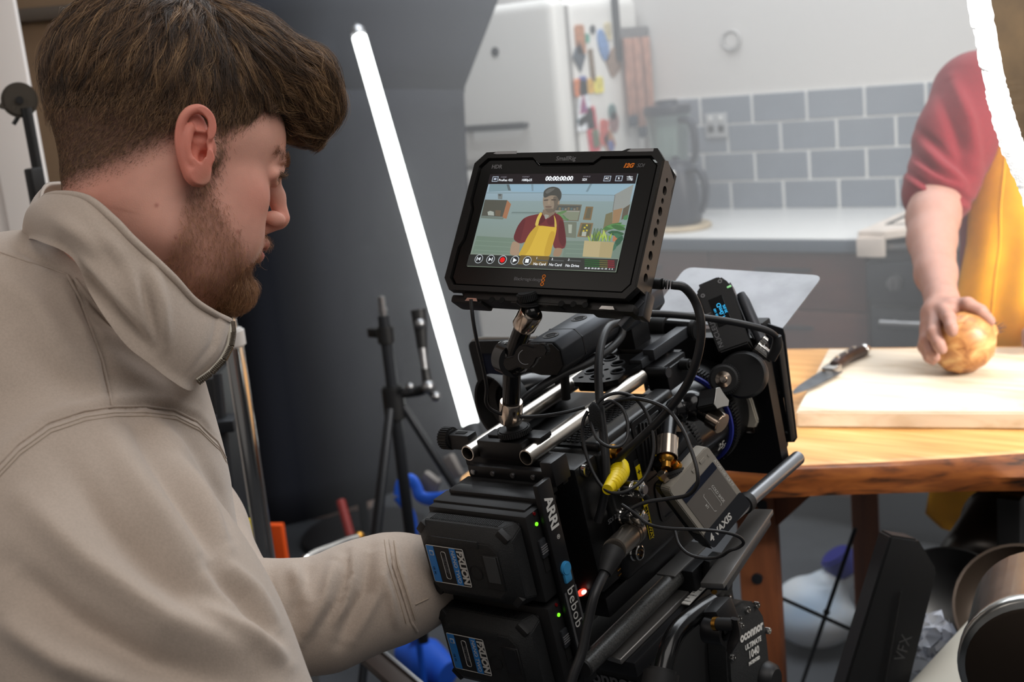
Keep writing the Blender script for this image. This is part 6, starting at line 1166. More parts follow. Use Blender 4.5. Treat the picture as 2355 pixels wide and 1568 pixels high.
CP, CQ = cv.out(); WPt = toW(CP, CAMM); CN = vnorm(WPt, CQ); pxs = prj(WPt); dep = -CP[:, 2]
def seg_d(P, L):
    best = np.full(len(P), 1e9); par = np.zeros(len(P)); tot = len(L) - 1
    for i in range(tot):
        a = np.array(L[i], float); b = np.array(L[i + 1], float); ba = b - a; t = np.clip(((P - a) @ ba) / (ba @ ba), 0, 1); d = np.linalg.norm(P - a - t[:, None] * ba, axis=1); m = d < best; best[m] = d[m]; par[m] = (i + t[m]) / tot
    return best, par
def folds(P, N, pix, near, L):   # each fold: polyline in photo pixels, half width px, height mm (negative = groove)
    H = np.zeros(len(P))
    for line, w, hgt in L:
        d, t = seg_d(pix, line); H += hgt * .001 * (1.9 if w >= 16 else 1.1) * np.exp(-(d / w) ** 2) * np.sin(np.clip(t, .03, .97) * math.pi) ** .5
    return P + N * (H * near)[:, None]
facing = sstep(-.1, .4, (CN * (CAMM[:3, 3] - WPt)).sum(1) / np.linalg.norm(CAMM[:3, 3] - WPt, axis=1))
SEAM = [(-10, 1075), (40, 1022), (110, 972), (190, 945), (258, 935), (330, 934), (400, 942), (452, 968), (500, 1015), (538, 1090)]
L = [(SEAM, 7, -3.0), ([(x_ - 6, y_ - 17) for x_, y_ in SEAM], 12, 2.2), ([(x_ + 4, y_ + 16) for x_, y_ in SEAM], 9, 1.2),
     ([(155, 632), (185, 690), (210, 760), (236, 830), (252, 900), (258, 935)], 7, -3.4), ([(135, 640), (166, 700), (195, 775), (222, 850), (244, 930)], 14, 2.0), ([(205, 760), (330, 800), (420, 870), (470, 960)], 24, 5), ([(190, 700), (300, 760), (400, 850)], 22, -5), ([(225, 800), (300, 860), (380, 905)], 26, 4), ([(160, 640), (250, 690), (330, 770), (430, 870)], 20, 5),
     ([(330, 950), (400, 1030), (470, 1150), (520, 1260)], 20, 5), ([(300, 960), (370, 1070), (440, 1180), (500, 1290)], 22, -5), ([(390, 955), (455, 1040), (505, 1140), (535, 1240)], 14, -4), ([(240, 980), (300, 1090), (380, 1200), (470, 1320)], 34, 5), ([(140, 1050), (240, 1190), (360, 1320), (520, 1430)], 40, -6), ([(60, 1150), (200, 1290), (380, 1420), (600, 1500)], 40, 6), ([(20, 1300), (160, 1420), (340, 1520), (560, 1580)], 40, -7), ([(0, 1420), (150, 1520), (300, 1580)], 36, 6), ([(470, 1290), (560, 1370), (630, 1470)], 18, -5), ([(520, 1290), (590, 1360), (640, 1440)], 14, 5), ([(450, 1380), (560, 1450), (660, 1530)], 22, 5),
     ([(20, 560), (90, 600), (155, 632)], 8, -2.5), ([(0, 640), (80, 700), (150, 800)], 30, 3), ([(20, 760), (120, 860), (220, 920)], 34, -3)]
WPt = folds(WPt, CN, pxs, facing * sstep(1.16, 1.05, dep + 0), L)
LF = [([(623, 1300), (618, 1380), (600, 1460)], 14, -4), ([(665, 1300), (690, 1340), (700, 1400)], 20, 4), ([(712, 1292), (700, 1350), (660, 1440)], 13, -5), ([(775, 1290), (745, 1380), (690, 1470)], 18, 6), ([(798, 1275), (800, 1320), (780, 1380), (740, 1440)], 9, -5), ([(812, 1262), (810, 1330), (790, 1395), (770, 1430)], 9, 5), ([(850, 1260), (840, 1360), (780, 1480)], 16, -5), ([(880, 1250), (870, 1360), (810, 1470)], 14, 4), ([(900, 1250), (885, 1330), (905, 1430)], 9, 3), ([(896, 1240), (905, 1300), (925, 1360), (945, 1430)], 6, -4.0), ([(909, 1243), (918, 1300), (938, 1360), (958, 1420)], 6, 2.0), ([(925, 1250), (935, 1300), (955, 1370)], 12, -2), ([(880, 1330), (900, 1380), (915, 1440)], 9, 3)]
WPt = folds(WPt, CN, pxs, facing * sstep(1.0, 1.05, dep) * (pxs[:, 0] > 590), LF)
sw_ = mkmesh('sweatshirt', WPt, CQ); finish(sw_, 180)
SW = part('sweatshirt', sw_, m_swt, MAN, 'beige cotton sweatshirt')
sT = BVHTree.FromPolygons([Vector(p) for p in WPt], [tuple(q) for q in CQ])
def surf(px, py, off=.0004):
    r = pray(px, py).normalized(); loc, n, i, d = sT.ray_cast(CAMC, r); return None if loc is None else loc - r * off
def seam(pts, r, par, mt, dense=6):
    P = []
    for a, b in zip(pts, pts[1:]):
        for k in range(dense): P.append((a[0] + (b[0] - a[0]) * k / dense, a[1] + (b[1] - a[1]) * k / dense))
    Q = [q for q in (surf(*p) for p in P + [pts[-1]]) if q is not None]
    return part('seam', MB().tube(Q, r, 8, 2), mt, par)
m_sew = pm('sewing_thread', (176, 160, 144), .9)
seam(SEAM, .0011, SW, m_swt); seam([(x_ + 4, y_ + 14) for x_, y_ in SEAM], .0005, SW, m_sew); seam([(x_ + 7, y_ + 22) for x_, y_ in SEAM], .0005, SW, m_sew)
seam([(155, 632), (185, 690), (210, 760), (236, 830), (252, 900), (258, 933)], .0012, SW, m_swt)
seam([(896, 1241), (905, 1300), (925, 1360), (946, 1430), (960, 1452)], .0012, SW, m_swt); seam([(884, 1241), (893, 1300), (913, 1360), (934, 1432)], .0006, SW, m_sew); seam([(906, 1243), (915, 1300), (935, 1360), (955, 1425)], .0006, SW, m_sew); seam([(955, 1390), (985, 1376)], .0007, SW, m_sew)
seam([(172, 640), (215, 700), (262, 752), (310, 800), (360, 842), (410, 876), (446, 892)], .0014, SW, m_swt); seam([(2, 580), (60, 600), (120, 618), (155, 632)], .0009, SW, m_swt)
# ---- collar: rim and base curves round the neck, near side first
near_rim = [(96, 500, 1.10), (100, 462, 1.07), (130, 447, 1.04), (200, 456, 1.005), (262, 505, .985), (300, 545, .98), (350, 592, .98), (400, 640, .985), (445, 690, 1.0), (490, 720, 1.02), (527, 738, 1.06)]
near_base = [(60, 560, 1.12), (70, 540, 1.07), (100, 545, 1.02), (165, 575, .985), (215, 660, .968), (255, 720, .96), (300, 775, .962), (350, 815, .968), (400, 855, .98), (440, 878, 1.0), (462, 872, 1.05)]
far = lambda A_: [(px, py - 25, 2 * 1.115 - d + .03) for px, py, d in A_[-2:0:-1]]
rimL = near_rim + far(near_rim); baseL = near_base + far(near_base)
def closed(Lp, m):
    P = np.array([cp(*p) for p in Lp]); n = len(P); out = []
    for i in range(n):
        p0, p1, p2, p3 = P[i - 1], P[i], P[(i + 1) % n], P[(i + 2) % n]
        for k in range(m): u = k / m; out.append(.5 * ((2 * p1) + (p2 - p0) * u + (2 * p0 - 5 * p1 + 4 * p2 - p3) * u * u + (3 * p1 - p0 - 3 * p2 + p3) * u ** 3))
    return np.array(out)
ri, ba = closed(rimL, 8), closed(baseL, 8); cc = cp(320, 620, 1.11); nv = 22; rows = []
for v_ in np.linspace(-.12, 1, nv):
    p = ba * (1 - v_) + ri * v_; o = p - cc; o /= np.linalg.norm(o, axis=1, keepdims=True); rows.append(p + o * (.010 * math.sin(max(0, v_) * math.pi * .92)))
inner = []
for v_ in (1.012, .99, .9, .6):
    p = ba * (1 - v_) + ri * v_; o = p - cc; o /= np.linalg.norm(o, axis=1, keepdims=True); inner.append(p + o * ((.0015 if v_ > 1 else -.004) + .008 * math.sin(min(1, v_) * math.pi * .92)))
rows += inner; R_ = np.array(rows); nr, nc = R_.shape[:2]; Pc = R_.reshape(-1, 3); idx = np.arange(nr * nc).reshape(nr, nc)
Qc = np.stack([idx[:-1], np.roll(idx, -1, 1)[:-1], np.roll(idx, -1, 1)[1:], idx[1:]], -1).reshape(-1, 4); Wc = toW(Pc, CAMM); Nc = vnorm(Wc, Qc)
if ((Wc - toW(cc[None], CAMM)) * Nc).sum(1)[:nc * 18].mean() < 0: Qc = Qc[:, ::-1].copy(); Nc = -Nc
LC_ = [([(140, 560), (180, 610), (240, 680), (300, 750), (350, 800)], 12, -7), ([(150, 580), (215, 620), (270, 690), (320, 745)], 10, 4), ([(120, 500), (200, 540), (260, 580)], 24, 4), ([(300, 620), (320, 700), (350, 790)], 14, 4), ([(325, 640), (345, 710), (365, 790)], 10, -5), ([(350, 620), (370, 700), (380, 790)], 16, 4), ([(170, 500), (230, 560), (280, 640)], 18, -3), ([(500, 735), (490, 790), (430, 865)], 4, -1.6), ([(515, 745), (500, 800), (440, 870)], 6, 1.2)]
pc_ = prj(Wc); fc_ = sstep(-.1, .3, (Nc * (CAMM[:3, 3] - Wc)).sum(1) / np.linalg.norm(CAMM[:3, 3] - Wc, axis=1)); Wc = folds(Wc, Nc, pc_, fc_, LC_)
cm_ = mkmesh('collar', Wc, Qc); finish(cm_, 180); part('collar', cm_, m_swt, SW, ang=180)
rim_near = [Vector(toW(cp(px, py, d - .004)[None], CAMM)[0]) for px, py, d in near_rim]; part('collar_edge', MB().tube(rim_near, .0032, 10, 6), m_swt, SW)
zc = [at(*p) for p in ((527, 742, 1.045), (529, 765, 1.035), (524, 795, 1.025), (508, 825, 1.015), (482, 853, 1.008), (452, 874, 1.002))]
zp = part('zip', MB().tube(zc, .0020, 8, 6, flat=.6), pm('zip_tape', (196, 190, 176), .8), SW, 'zip with metal teeth'); g = MB(); Pz = [Vector(v) for v in zc]
cum = [0]
for a_, b_ in zip(Pz, Pz[1:]): cum.append(cum[-1] + (b_ - a_).length)
for k in range(44):
    s_ = cum[-1] * k / 43; i = max(j for j in range(len(Pz) - 1) if cum[j] <= s_ + 1e-9); u = (s_ - cum[i]) / (cum[i + 1] - cum[i]); p = Pz[i].lerp(Pz[i + 1], u); d_ = (Pz[i + 1] - Pz[i]).normalized(); out_ = (CAMR @ V(.6, -.55, .5)).normalized(); out_ = (out_ - out_.dot(d_) * d_).normalized()
    g.box(p + out_ * .0030, (.0042, .0012, .0034), rot=Matrix((out_, d_, out_.cross(d_))).transposed(), bev=.0002, seg=1)
o = part('zip_teeth', g, pm('zip_metal', (120, 112, 100), .35, .9), zp); o['kind'] = 'stuff'
zf = [rows[j] for j in ()]
# cuff ribbing stitches at the far sleeve
# ---- the cook behind the table
m_red = pm('maroon_knit', (112, 18, 30), .95, sheen=.08, var=.1, vscale=300, bump=.3, bscale=900); m_apr = pm('apron_yellow', (238, 166, 12), .75, var=.06, vscale=25, bump=.1, bscale=1200); m_trs = pm('dark_trousers', (34, 36, 42), .9)
COOK = thing('person', 'cook in a maroon sweater and yellow apron holding an onion at the table', 'person', at(2420, 1100, 2.55) * 1.0)
dv_ = Vox((.62, -.62, -2.72), (1.28, .78, -2.0), .0038)
chainp(dv_, [(2400, 60, 2.56, 62), (2405, 180, 2.56, 75)], .02); chainp(dv_, [(2400, 300, 2.57, 170), (2420, 900, 2.57, 165), (2450, 1200, 2.57, 150)], .02)
chainp(dv_, [(2235, 225, 2.48, 78), (2185, 320, 2.45, 66), (2158, 440, 2.41, 60)], .02); chainp(dv_, [(2158, 440, 2.41, 60), (2146, 500, 2.36, 58), (2143, 550, 2.32, 53), (2152, 630, 2.23, 45), (2166, 690, 2.155, 36)], .015)
# right hand spread over the onion
chainp(dv_, [(2166, 690, 2.155, 36), (2158, 720, 2.125, 33)], .012); chainp(dv_, [(2158, 720, 2.125, 33), (2186, 708, 2.105, 26)], .012); chainp(dv_, [(2148, 724, 2.125, 27), (2138, 748, 2.115, 22)], .012)
for L_ in ([(2168, 712, 2.10, 17), (2182, 731, 2.058, 15.5), (2188, 754, 2.041, 14), (2190, 763, 2.040, 12.5)], [(2150, 728, 2.105, 17), (2147, 765, 2.068, 15.5), (2159, 791, 2.052, 14), (2166, 803, 2.050, 12.5)], [(2138, 745, 2.11, 16), (2132, 782, 2.09, 15), (2143, 811, 2.074, 13.5), (2151, 822, 2.072, 12)], [(2130, 758, 2.115, 14.5), (2124, 798, 2.10, 13), (2136, 821, 2.090, 12), (2145, 830, 2.089, 10.5)], [(2190, 703, 2.115, 20), (2225, 699, 2.085, 16), (2255, 715, 2.075, 14.5), (2277, 738, 2.076, 12.5)]):
    chainp(dv_, L_, .005)
# other arm and hand, mostly outside the picture
chainp(dv_, [(2560, 230, 2.50, 85), (2600, 420, 2.45, 66), (2560, 600, 2.36, 54), (2470, 725, 2.24, 40), (2430, 762, 2.2, 34)], .015)
for k in range(4): chainp(dv_, [(2425, 745 + 13 * k, 2.19, 16), (2390, 750 + 12 * k, 2.17, 14), (2362, 764 + 9 * k, 2.165, 12)], .004)
chainp(dv_, [(2440, 755, 2.19, 18), (2412, 742, 2.17, 14)], .006)
DP, DQ = dv_.out()
hv2 = head_vox((mm(-30, 0, -110), mm(10, 0, -110)), .0026); eu2, en2 = np.array((.95, 0, 0.)), np.array((0.2, -1., 0)); en2 /= np.linalg.norm(en2); en2 -= 0; eu2 = np.array((.98, .196, 0)); 
for sg_ in (-1, 1): ear_add(hv2, mm(-4, sg_ * 75, 5), np.array((.98, -.196 * -sg_ * -1, 0.)), np.array((0, 0, 1.)), np.array((.196, sg_ * .98, 0.)))
hp2, hq2 = hv2.out(); HD2 = Matrix.Translation(at(2400, -105, 2.52)) @ (Matrix.Rotation(math.radians(-118), 4, 'Z')) @ Matrix.Rotation(math.radians(12), 4, 'Y')
hw2 = toW(hp2, HD2); X2, Y2, Z2 = hp2.T * 1000; c2_ = np.tile(base, (len(hp2), 1)); hm2 = sstep(-4, 8, Z2 - np.where(X2 > 20, 30 + (X2 - 20) * .62, np.where(X2 > -8, 26, -30)))[:, None] * .9; c2_ = c2_ * (1 - hm2) + np.array(lin((58, 42, 32))[:3]) * hm2
bd2 = (np.exp(-((X2 - 84) / 24) ** 2 - ((Z2 + 80) / 18) ** 2) * .7)[:, None]; c2_ = c2_ * (1 - bd2) + np.array(lin((80, 56, 42))[:3]) * bd2
lg = Vox((-1.3, 1.9, -.02), (-.1, 3.1, 1.0), .012) if False else None
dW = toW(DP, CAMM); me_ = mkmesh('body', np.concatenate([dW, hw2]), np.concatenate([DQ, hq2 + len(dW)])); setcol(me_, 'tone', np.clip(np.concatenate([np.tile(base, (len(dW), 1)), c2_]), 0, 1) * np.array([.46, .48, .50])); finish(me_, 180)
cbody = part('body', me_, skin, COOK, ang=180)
g2 = Vox(mm(-120, -95, 20), mm(140, 95, 160), .004); g2.ell(mm(-6, 0, 62), mm(100, 79, 82), k=0); g2.ell(mm(50, 0, 92), mm(56, 58, 44), k=.02); q_ = g2.out(); me_ = mkmesh('hair', toW(q_[0], HD2), q_[1]); finish(me_, 180); part('hair', me_, m_hull, COOK, ang=180)
for k in range(2):
    nz_ = at(2400, -105, 2.52)
sv = Vox((.60, -.66, -2.80), (1.42, .72, -2.10), .005)
chainp(sv, [(2400, 170, 2.56, 95), (2390, 330, 2.57, 190), (2420, 620, 2.57, 192), (2430, 900, 2.57, 180)], .03)
chainp(sv, [(2250, 225, 2.49, 108), (2200, 320, 2.455, 88), (2165, 420, 2.42, 80)], .035); chainp(sv, [(2172, 405, 2.425, 84), (2156, 444, 2.408, 80)], .008); chainp(sv, [(2550, 225, 2.51, 108), (2600, 320, 2.47, 88), (2610, 430, 2.43, 82)], .035)
SP, SQ = sv.out(); SWp = toW(SP, CAMM); SN = vnorm(SWp, SQ); spx = prj(SWp)
SWp = folds(SWp, SN, spx, 1.0, [([(2085, 395), (2130, 425), (2200, 440), (2240, 470)], 7, -9), ([(2078, 405), (2140, 445), (2230, 480)], 9, 6), ([(2110, 300), (2170, 350), (2230, 400)], 12, -8), ([(2110, 320), (2160, 375), (2220, 420)], 12, 7), ([(2160, 220), (2200, 320), (2235, 430)], 14, -8), ([(2095, 350), (2150, 395), (2210, 425)], 9, -7), ([(2190, 180), (2230, 280), (2245, 380)], 16, 7), ([(2100, 375), (2160, 410), (2215, 432)], 7, 6)])
me_ = mkmesh('sweater', SWp, SQ); finish(me_, 180); part('sweater', me_, m_red, COOK, 'maroon knitted sweater with rolled sleeves', ang=180)
rows = []      # apron: rows from bib to hem
for py, xl, dl, dm, xr in ((120, 2345, 2.45, 2.36, 2480), (190, 2325, 2.44, 2.36, 2500), (270, 2290, 2.44, 2.36, 2530), (330, 2257, 2.45, 2.36, 2560), (400, 2243, 2.45, 2.355, 2580), (480, 2228, 2.46, 2.35, 2600), (560, 2224, 2.46, 2.345, 2610), (640, 2208, 2.46, 2.345, 2620), (720, 2196, 2.47, 2.35, 2630), (820, 2180, 2.48, 2.38, 2640), (950, 2160, 2.50, 2.41, 2650), (1080, 2146, 2.52, 2.44, 2660), (1180, 2128, 2.53, 2.46, 2670), (1215, 2165, 2.52, 2.46, 2640), (1235, 2230, 2.50, 2.46, 2600)):
    row = []
    for k in range(21):
        u = k / 20; px = xl + (xr - xl) * u; d = dm + (dl - dm) * (2 * u - 1) ** 2 + .006 * math.sin(u * 22 + py * .004) * (py > 500); row.append(at(px, py + 14 * math.sin(u * 7) * (py > 900), d))
    rows.append(row)
mb = MB().grid(rows); bmesh.ops.subdivide_edges(mb.bm, edges=mb.bm.edges[:], cuts=1, use_grid_fill=True, smooth=.6); bmesh.ops.recalc_face_normals(mb.bm, faces=mb.bm.faces); bmesh.ops.solidify(mb.bm, geom=mb.bm.faces[:], thickness=.002)
ap = part('apron', mb, m_apr, COOK, 'bright yellow apron', ang=180)
part('seam', MB().tube([r[4] + V(0, -.003, 0) for r in rows[2:12]], .0014, 6, 3), m_apr, ap)
for sgn, xx in ((1, 2350), (-1, 2475)): part('neck_strap', MB().tube([at(xx, 130, 2.40), at(xx + 8 * sgn, 70, 2.46), at(xx + 22 * sgn, 30, 2.58)], .012, 8, 4, flat=.2), m_apr, ap)
for k, sx in enumerate((-.10, .10)):
    cx_, cy_ = -.62 + sx * .95, 2.62 + sx * .3; part('trouser_leg', MB().tube([(cx_, cy_, .82), (cx_ - .005, cy_, .48), (cx_, cy_ + .02, .06)], [.095, .072, .062], 18, 6), m_trs, COOK); part('shoe', MB().tube([(cx_ + .02, cy_ + .05, .045), (cx_ - .03, cy_ - .08, .04), (cx_ - .06, cy_ - .17, .03)], [.04, .042, .025], 14, 4, flat=.9), m_blk, COOK)
# onion
oc = onz(2214, 856, BZ); oc = V(oc.x, oc.y, BZ + .0535); ov = at(2285, 758, 2.09) - oc; oa = ov.normalized()
m_on = bpy.data.materials.new('onion_skin'); m_on.use_nodes = True; nt = m_on.node_tree; b_ = nt.nodes['Principled BSDF']; tc = nt.nodes.new('ShaderNodeTexCoord'); n_ = nt.nodes.new('ShaderNodeTexNoise'); n_.inputs['Scale'].default_value = 28; n_.inputs['Detail'].default_value = 5; n_.inputs['Distortion'].default_value = 1.5; r_ = nt.nodes.new('ShaderNodeValToRGB'); e_ = r_.color_ramp.elements
e_[0].position = .3; e_[0].color = lin((128, 76, 40)); e_[1].position = .7; e_[1].color = lin((200, 158, 102)); x_ = e_.new(.5); x_.color = lin((176, 122, 70)); nt.links.new(tc.outputs['Object'], n_.inputs['Vector']); nt.links.new(n_.outputs['Fac'], r_.inputs[0]); nt.links.new(r_.outputs[0], b_.inputs['Base Color']); b_.inputs['Roughness'].default_value = .42
t = thing('onion', 'large papery tan onion held under a hand on the chopping board', 'onion', (oc.x, oc.y, BZ))
prof = [(0, -.0525), (.018, -.051), (.036, -.042), (.048, -.024), (.0525, -.002), (.050, .020), (.040, .038), (.024, .049), (.012, .054), (.007, .060), (0, .061)]
part('bulb', MB().lathe(prof, oc, oa, 40), m_on, t, ang=60); g = MB()
for k in range(9): a = k * 2.399; g.tube([oc + oa * .052 + V(.004 * math.cos(a), 0, .004 * math.sin(a)), oc + oa * .066 + V(.010 * math.cos(a), .004 * math.sin(3 * a), .010 * math.sin(a))], [.002, .0006], 5, 0)
part('root', g, pm('onion_root', (96, 66, 52), .8), t, 'dry brown root end', ang=60)
g = MB()
for k in range(8):
    a = k * .785; u_ = oa.orthogonal().normalized(); w_ = oa.cross(u_); n_ = u_ * math.cos(a) + w_ * math.sin(a); g.tube([oc + n_ * .030 - oa * .045, oc + n_ * .0515 - oa * .015, oc + n_ * .0525 + oa * .006, oc + n_ * .0405 + oa * .037], .0007, 5, 4)
o = part('skin_veins', g, pm('onion_vein', (164, 108, 60), .5), t); o['kind'] = 'stuff'
# ================================================================== left and middle background
m_door = pm('door_white', (222, 216, 212), .5)
d0, d1, d2, d3 = at(-420, -200, 2.25), at(14, -200, 2.35), at(118, 700, 2.45), at(-420, 700, 2.35)
e1 = at(100, 520, 2.3); ax = CAMR @ V(.96, -.02, -.28); ax.z = 0; ax.normalize(); up = V(0, 0, 1); nrm = ax.cross(up)
pr_ = at(70, 184, 2.35); o = V(pr_.x, pr_.y, 0)
dr = struct('door_1', MB().prism([(-1.0, 0), (0, 0), (0, 2.3), (-1.0, 2.3)], o, ax, up, .04, bev=.003), m_door)
part('stile', MB().box(o + ax * -.040 + nrm * .046 + V(0, 0, 1.15), (.08, .014, 2.3), rot=Matrix((ax, nrm.cross(ax) * 0 + nrm, up)).transposed(), bev=.003), m_door, dr)
part('panel', MB().box(o + ax * -.36 + nrm * .046 + V(0, 0, 1.15), (.50, .014, 2.1), rot=Matrix((ax, nrm, up)).transposed(), bev=.006), m_door, dr)
part('hinge', MB().cyl(o + nrm * .05 + V(0, 0, 1.25), o + nrm * .05 + V(0, 0, 1.35), .008), m_steel, dr)
pw = at(110, 100, 2.75); o2 = V(pw.x, pw.y, 0)
wl = struct('wall_left', MB().box(o2 + ax * -1.1 + V(0, 0, 1.5) - nrm * .06, (2.6, .1, 3.0), rot=Matrix((ax, nrm, up)).transposed()), pm('brown_wall', (112, 90, 68), .8, var=.08, vscale=5))
tz = at(100, 30, 2.7).z; part('picture_rail', MB().box(o2 + ax * -1.1 + V(0, 0, tz) + nrm * .0, (2.6, .05, .03), rot=Matrix((ax, nrm, up)).transposed(), bev=.006), pm('dark_rail', (60, 48, 36), .6), wl)
# backdrop cloth on its stand
DP_ = 3.75
def bg(px, py, j=0): return at(px, py, DP_ + j)
rows = []
LFT = [(330, -60), (345, 205), (370, 420), (400, 700), (440, 1000), (470, 1235)]; RGT = [(1168, -60), (1066, 205), (1074, 380), (1100, 700), (1128, 900), (1150, 1075)]
for i in range(len(LFT)):
    rows.append([bg(LFT[i][0] + (RGT[i][0] - LFT[i][0]) * u, LFT[i][1] + (RGT[i][1] - LFT[i][1]) * u + (18 * math.sin(u * 5) if i == 5 else 0), .05 * math.sin(u * 9 + i * .5) + .02 * math.sin(u * 21) - (.12 * math.sin(u * 3.1)) + (.10 if i == 0 else 0)) for u in [k / 24 for k in range(25)]])
t = thing('black_backdrop', 'large black cloth backdrop hanging behind the leaning tube light', 'backdrop', V(bg(760, 1100, .1).x, bg(760, 1100, .1).y, 0))
def cloth(R_, nm, par):
    mb = MB().grid(R_); bmesh.ops.subdivide_edges(mb.bm, edges=mb.bm.edges[:], cuts=2, use_grid_fill=True, smooth=.8); bmesh.ops.solidify(mb.bm, geom=mb.bm.faces[:], thickness=.004); return part(nm, mb, m_fab, par, ang=180)
cloth(rows[1:], 'lower_cloth', t); cloth(rows[:2], 'upper_flap', t)
part('cross_bar', MB().tube([bg(345, 205, .06), bg(700, 205, -.02), bg(1068, 205, .04)], .011, 10, 2), m_blk, t)
b0 = bg(760, 600, .25); part('stand_pole', MB().cyl((b0.x, b0.y, 0), (b0.x, b0.y, 1.75), .016), m_dark, t); part('stand_base', MB().cyl((b0.x, b0.y, 0), (b0.x, b0.y, .02), .22, n=28, bev=.005), m_dark, t); part('bar_arm', MB().cyl((b0.x, b0.y, bg(700, 205).z), bg(700, 207, -.02), .010), m_dark, t)
# LED tube
t0_, t1_ = at(826, 84, 3.55), at(1092, 1010, 3.08); dv = (t1_ - t0_).normalized()
t = thing('tube_light', 'bright white LED tube leaning across the black backdrop', 'lamp', t1_)
part('tube', MB().cyl(t0_, t1_, .0205, n=28, bev=.004), pm('led_glow', (255, 255, 255), .4, emit=((250, 255, 252), 5.5)), t)
part('end_cap', MB().cyl(t0_ - dv * .028, t0_, .0212, n=24, bev=.004), m_steel, t); part('eye_bolt', MB().cyl(t0_ - dv * .045, t0_ - dv * .026, .008, n=14, bev=.002), m_dark, t); part('end_cap', MB().cyl(t1_, t1_ + dv * .05, .022, n=24, bev=.004), m_dark, t)
tc_ = t0_.lerp(t1_, .995); part('clamp', MB().cyl(tc_ - dv * .03, tc_ + dv * .03, .027, n=20, bev=.003), m_dark, t)
part('holder', MB().cyl(tc_ + V(-.02, .01, -.02), V(tc_.x - .04, tc_.y + .05, .0), .011), m_dark, t)
# light stand with tripod legs in front of the backdrop
s0 = at(905, 915, 2.85); sx_, sy_ = s0.x, s0.y; ztop = at(893, 716, 2.85).z; zhub = s0.z
t = thing('light_stand', 'black tripod light stand with a silver spigot in front of the backdrop', 'stand', (sx_, sy_, 0))
part('pole', MB().cyl((sx_, sy_, .18), (sx_, sy_, ztop), .0135, n=18), m_dark, t); part('spigot', MB().cyl((sx_, sy_, ztop), (sx_, sy_, ztop + .045), .008, n=16, bev=.002).cyl((sx_, sy_, ztop + .008), (sx_, sy_, ztop + .020), .010, n=16, bev=.002), m_steel, t)
part('hub', MB().cyl((sx_, sy_, zhub - .05), (sx_, sy_, zhub + .03), .026, n=20, bev=.004), m_blk, t); part('collar', MB().cyl((sx_, sy_, zhub + .13), (sx_, sy_, zhub + .17), .02, n=18, bev=.003), m_blk, t); part('wing_knob', MB().box((sx_ - .035, sy_, zhub + .152), (.035, .012, .022), bev=.004), m_blk, t)
for a in (2.75, .35, -1.3): e = V(sx_ + .42 * math.cos(a), sy_ + .42 * math.sin(a), .012); part('leg', MB().tube([(sx_ + .022 * math.cos(a), sy_ + .022 * math.sin(a), zhub - .02), e], .0095, 10, 0), m_dark, t); part('brace', MB().tube([(sx_ + .012 * math.cos(a), sy_ + .012 * math.sin(a), .22), V(sx_, sy_, zhub).lerp(e, .62)], .006, 8, 0), m_dark, t); part('rubber_foot', MB().ball(e, .016, 12), m_rub, t)
g = [at(*p) for p in ((915, 905, 2.85), (960, 900, 2.83), (985, 893, 2.82), (1003, 912, 2.80))]
ga = part('grip_arm', MB().tube(g, [.012, .012, .012, .010], 12, 3), m_blk, t)
for px, py, r in ((943, 890, .010), (985, 890, .016), (1002, 912, .012), (966, 745, .013)): part('ball', MB().ball(at(px, py, 2.80), r, 14), m_steel, ga)
part('upright', MB().tube([at(985, 890, 2.82), at(975, 830, 2.82), at(966, 745, 2.82), at(962, 712, 2.82)], [.012, .009, .016, .018], 12, 3), m_blk, ga); part('silver_sleeve', MB().cyl(at(977, 848, 2.81), at(971, 800, 2.81), .0085, n=14), m_steel, ga)
# second far leg set, blue straps, orange and brown pieces low in the background
m_clip = pm('clip_grey', (120, 114, 110), .6); m_bl = pm('strap_blue', (28, 96, 220), .5)
p_ = onz(985, 1175, .12); t = thing('blue_strap', 'loose loop of bright blue strap hanging by the stand legs', 'strap', at(960, 1150, 3.0))
part('loop', MB().tube([at(*p) for p in ((918, 1140, 3.0), (925, 1112, 3.0), (945, 1103, 3.0), (958, 1120, 3.0), (966, 1140, 3.0), (990, 1148, 3.0), (1030, 1145, 2.98), (1060, 1140, 2.98))], [.014, .016, .016, .014, .016, .018, .018, .016], 12, 4, flat=.5), m_bl, t); part('tail', MB().tube([at(*p) for p in ((918, 1140, 3.0), (930, 1160, 3.0), (945, 1185, 3.0), (950, 1230, 3.0), (940, 1290, 3.0))], [.016, .012, .012, .012, .010], 10, 4, flat=.5), m_bl, t)
part('white_clip', MB().box(at(990, 1112, 3.02), (.05, .02, .05), rot=Matrix.Rotation(.5, 3, 'Y'), bev=.008), m_clip, t); part('white_clip', MB().box(at(1042, 1072, 3.02), (.035, .02, .06), rot=Matrix.Rotation(-.5, 3, 'Y'), bev=.008), m_clip, t); part('drop', MB().tube([at(940, 1290, 3.0), V(at(940, 1290, 3.0).x, at(940, 1290, 3.0).y, .0)], .008, 8, 0), m_bl, t)
q = onz(985, 1560, 0); solo('blue_bag', MB().tube([q + V(-.10, .02, .05), q + V(0, 0, .055), q + V(.10, -.03, .05)], [.030, .055, .035], 16, 5, flat=.8).box(q + V(-.02, .0, .105), (.05, .02, .02), bev=.005), m_bl, 'bright blue bag on the floor under the batteries', 'bag')
q = at(638, 1250, 3.2); solo('orange_board', MB().box((q.x, q.y, .21), (.045, .02, .42), rot=Matrix.Rotation(.4, 3, 'Z'), bev=.003), pm('board_orange', (232, 84, 16), .6), 'upright orange board end beside the chrome pole', 'board')
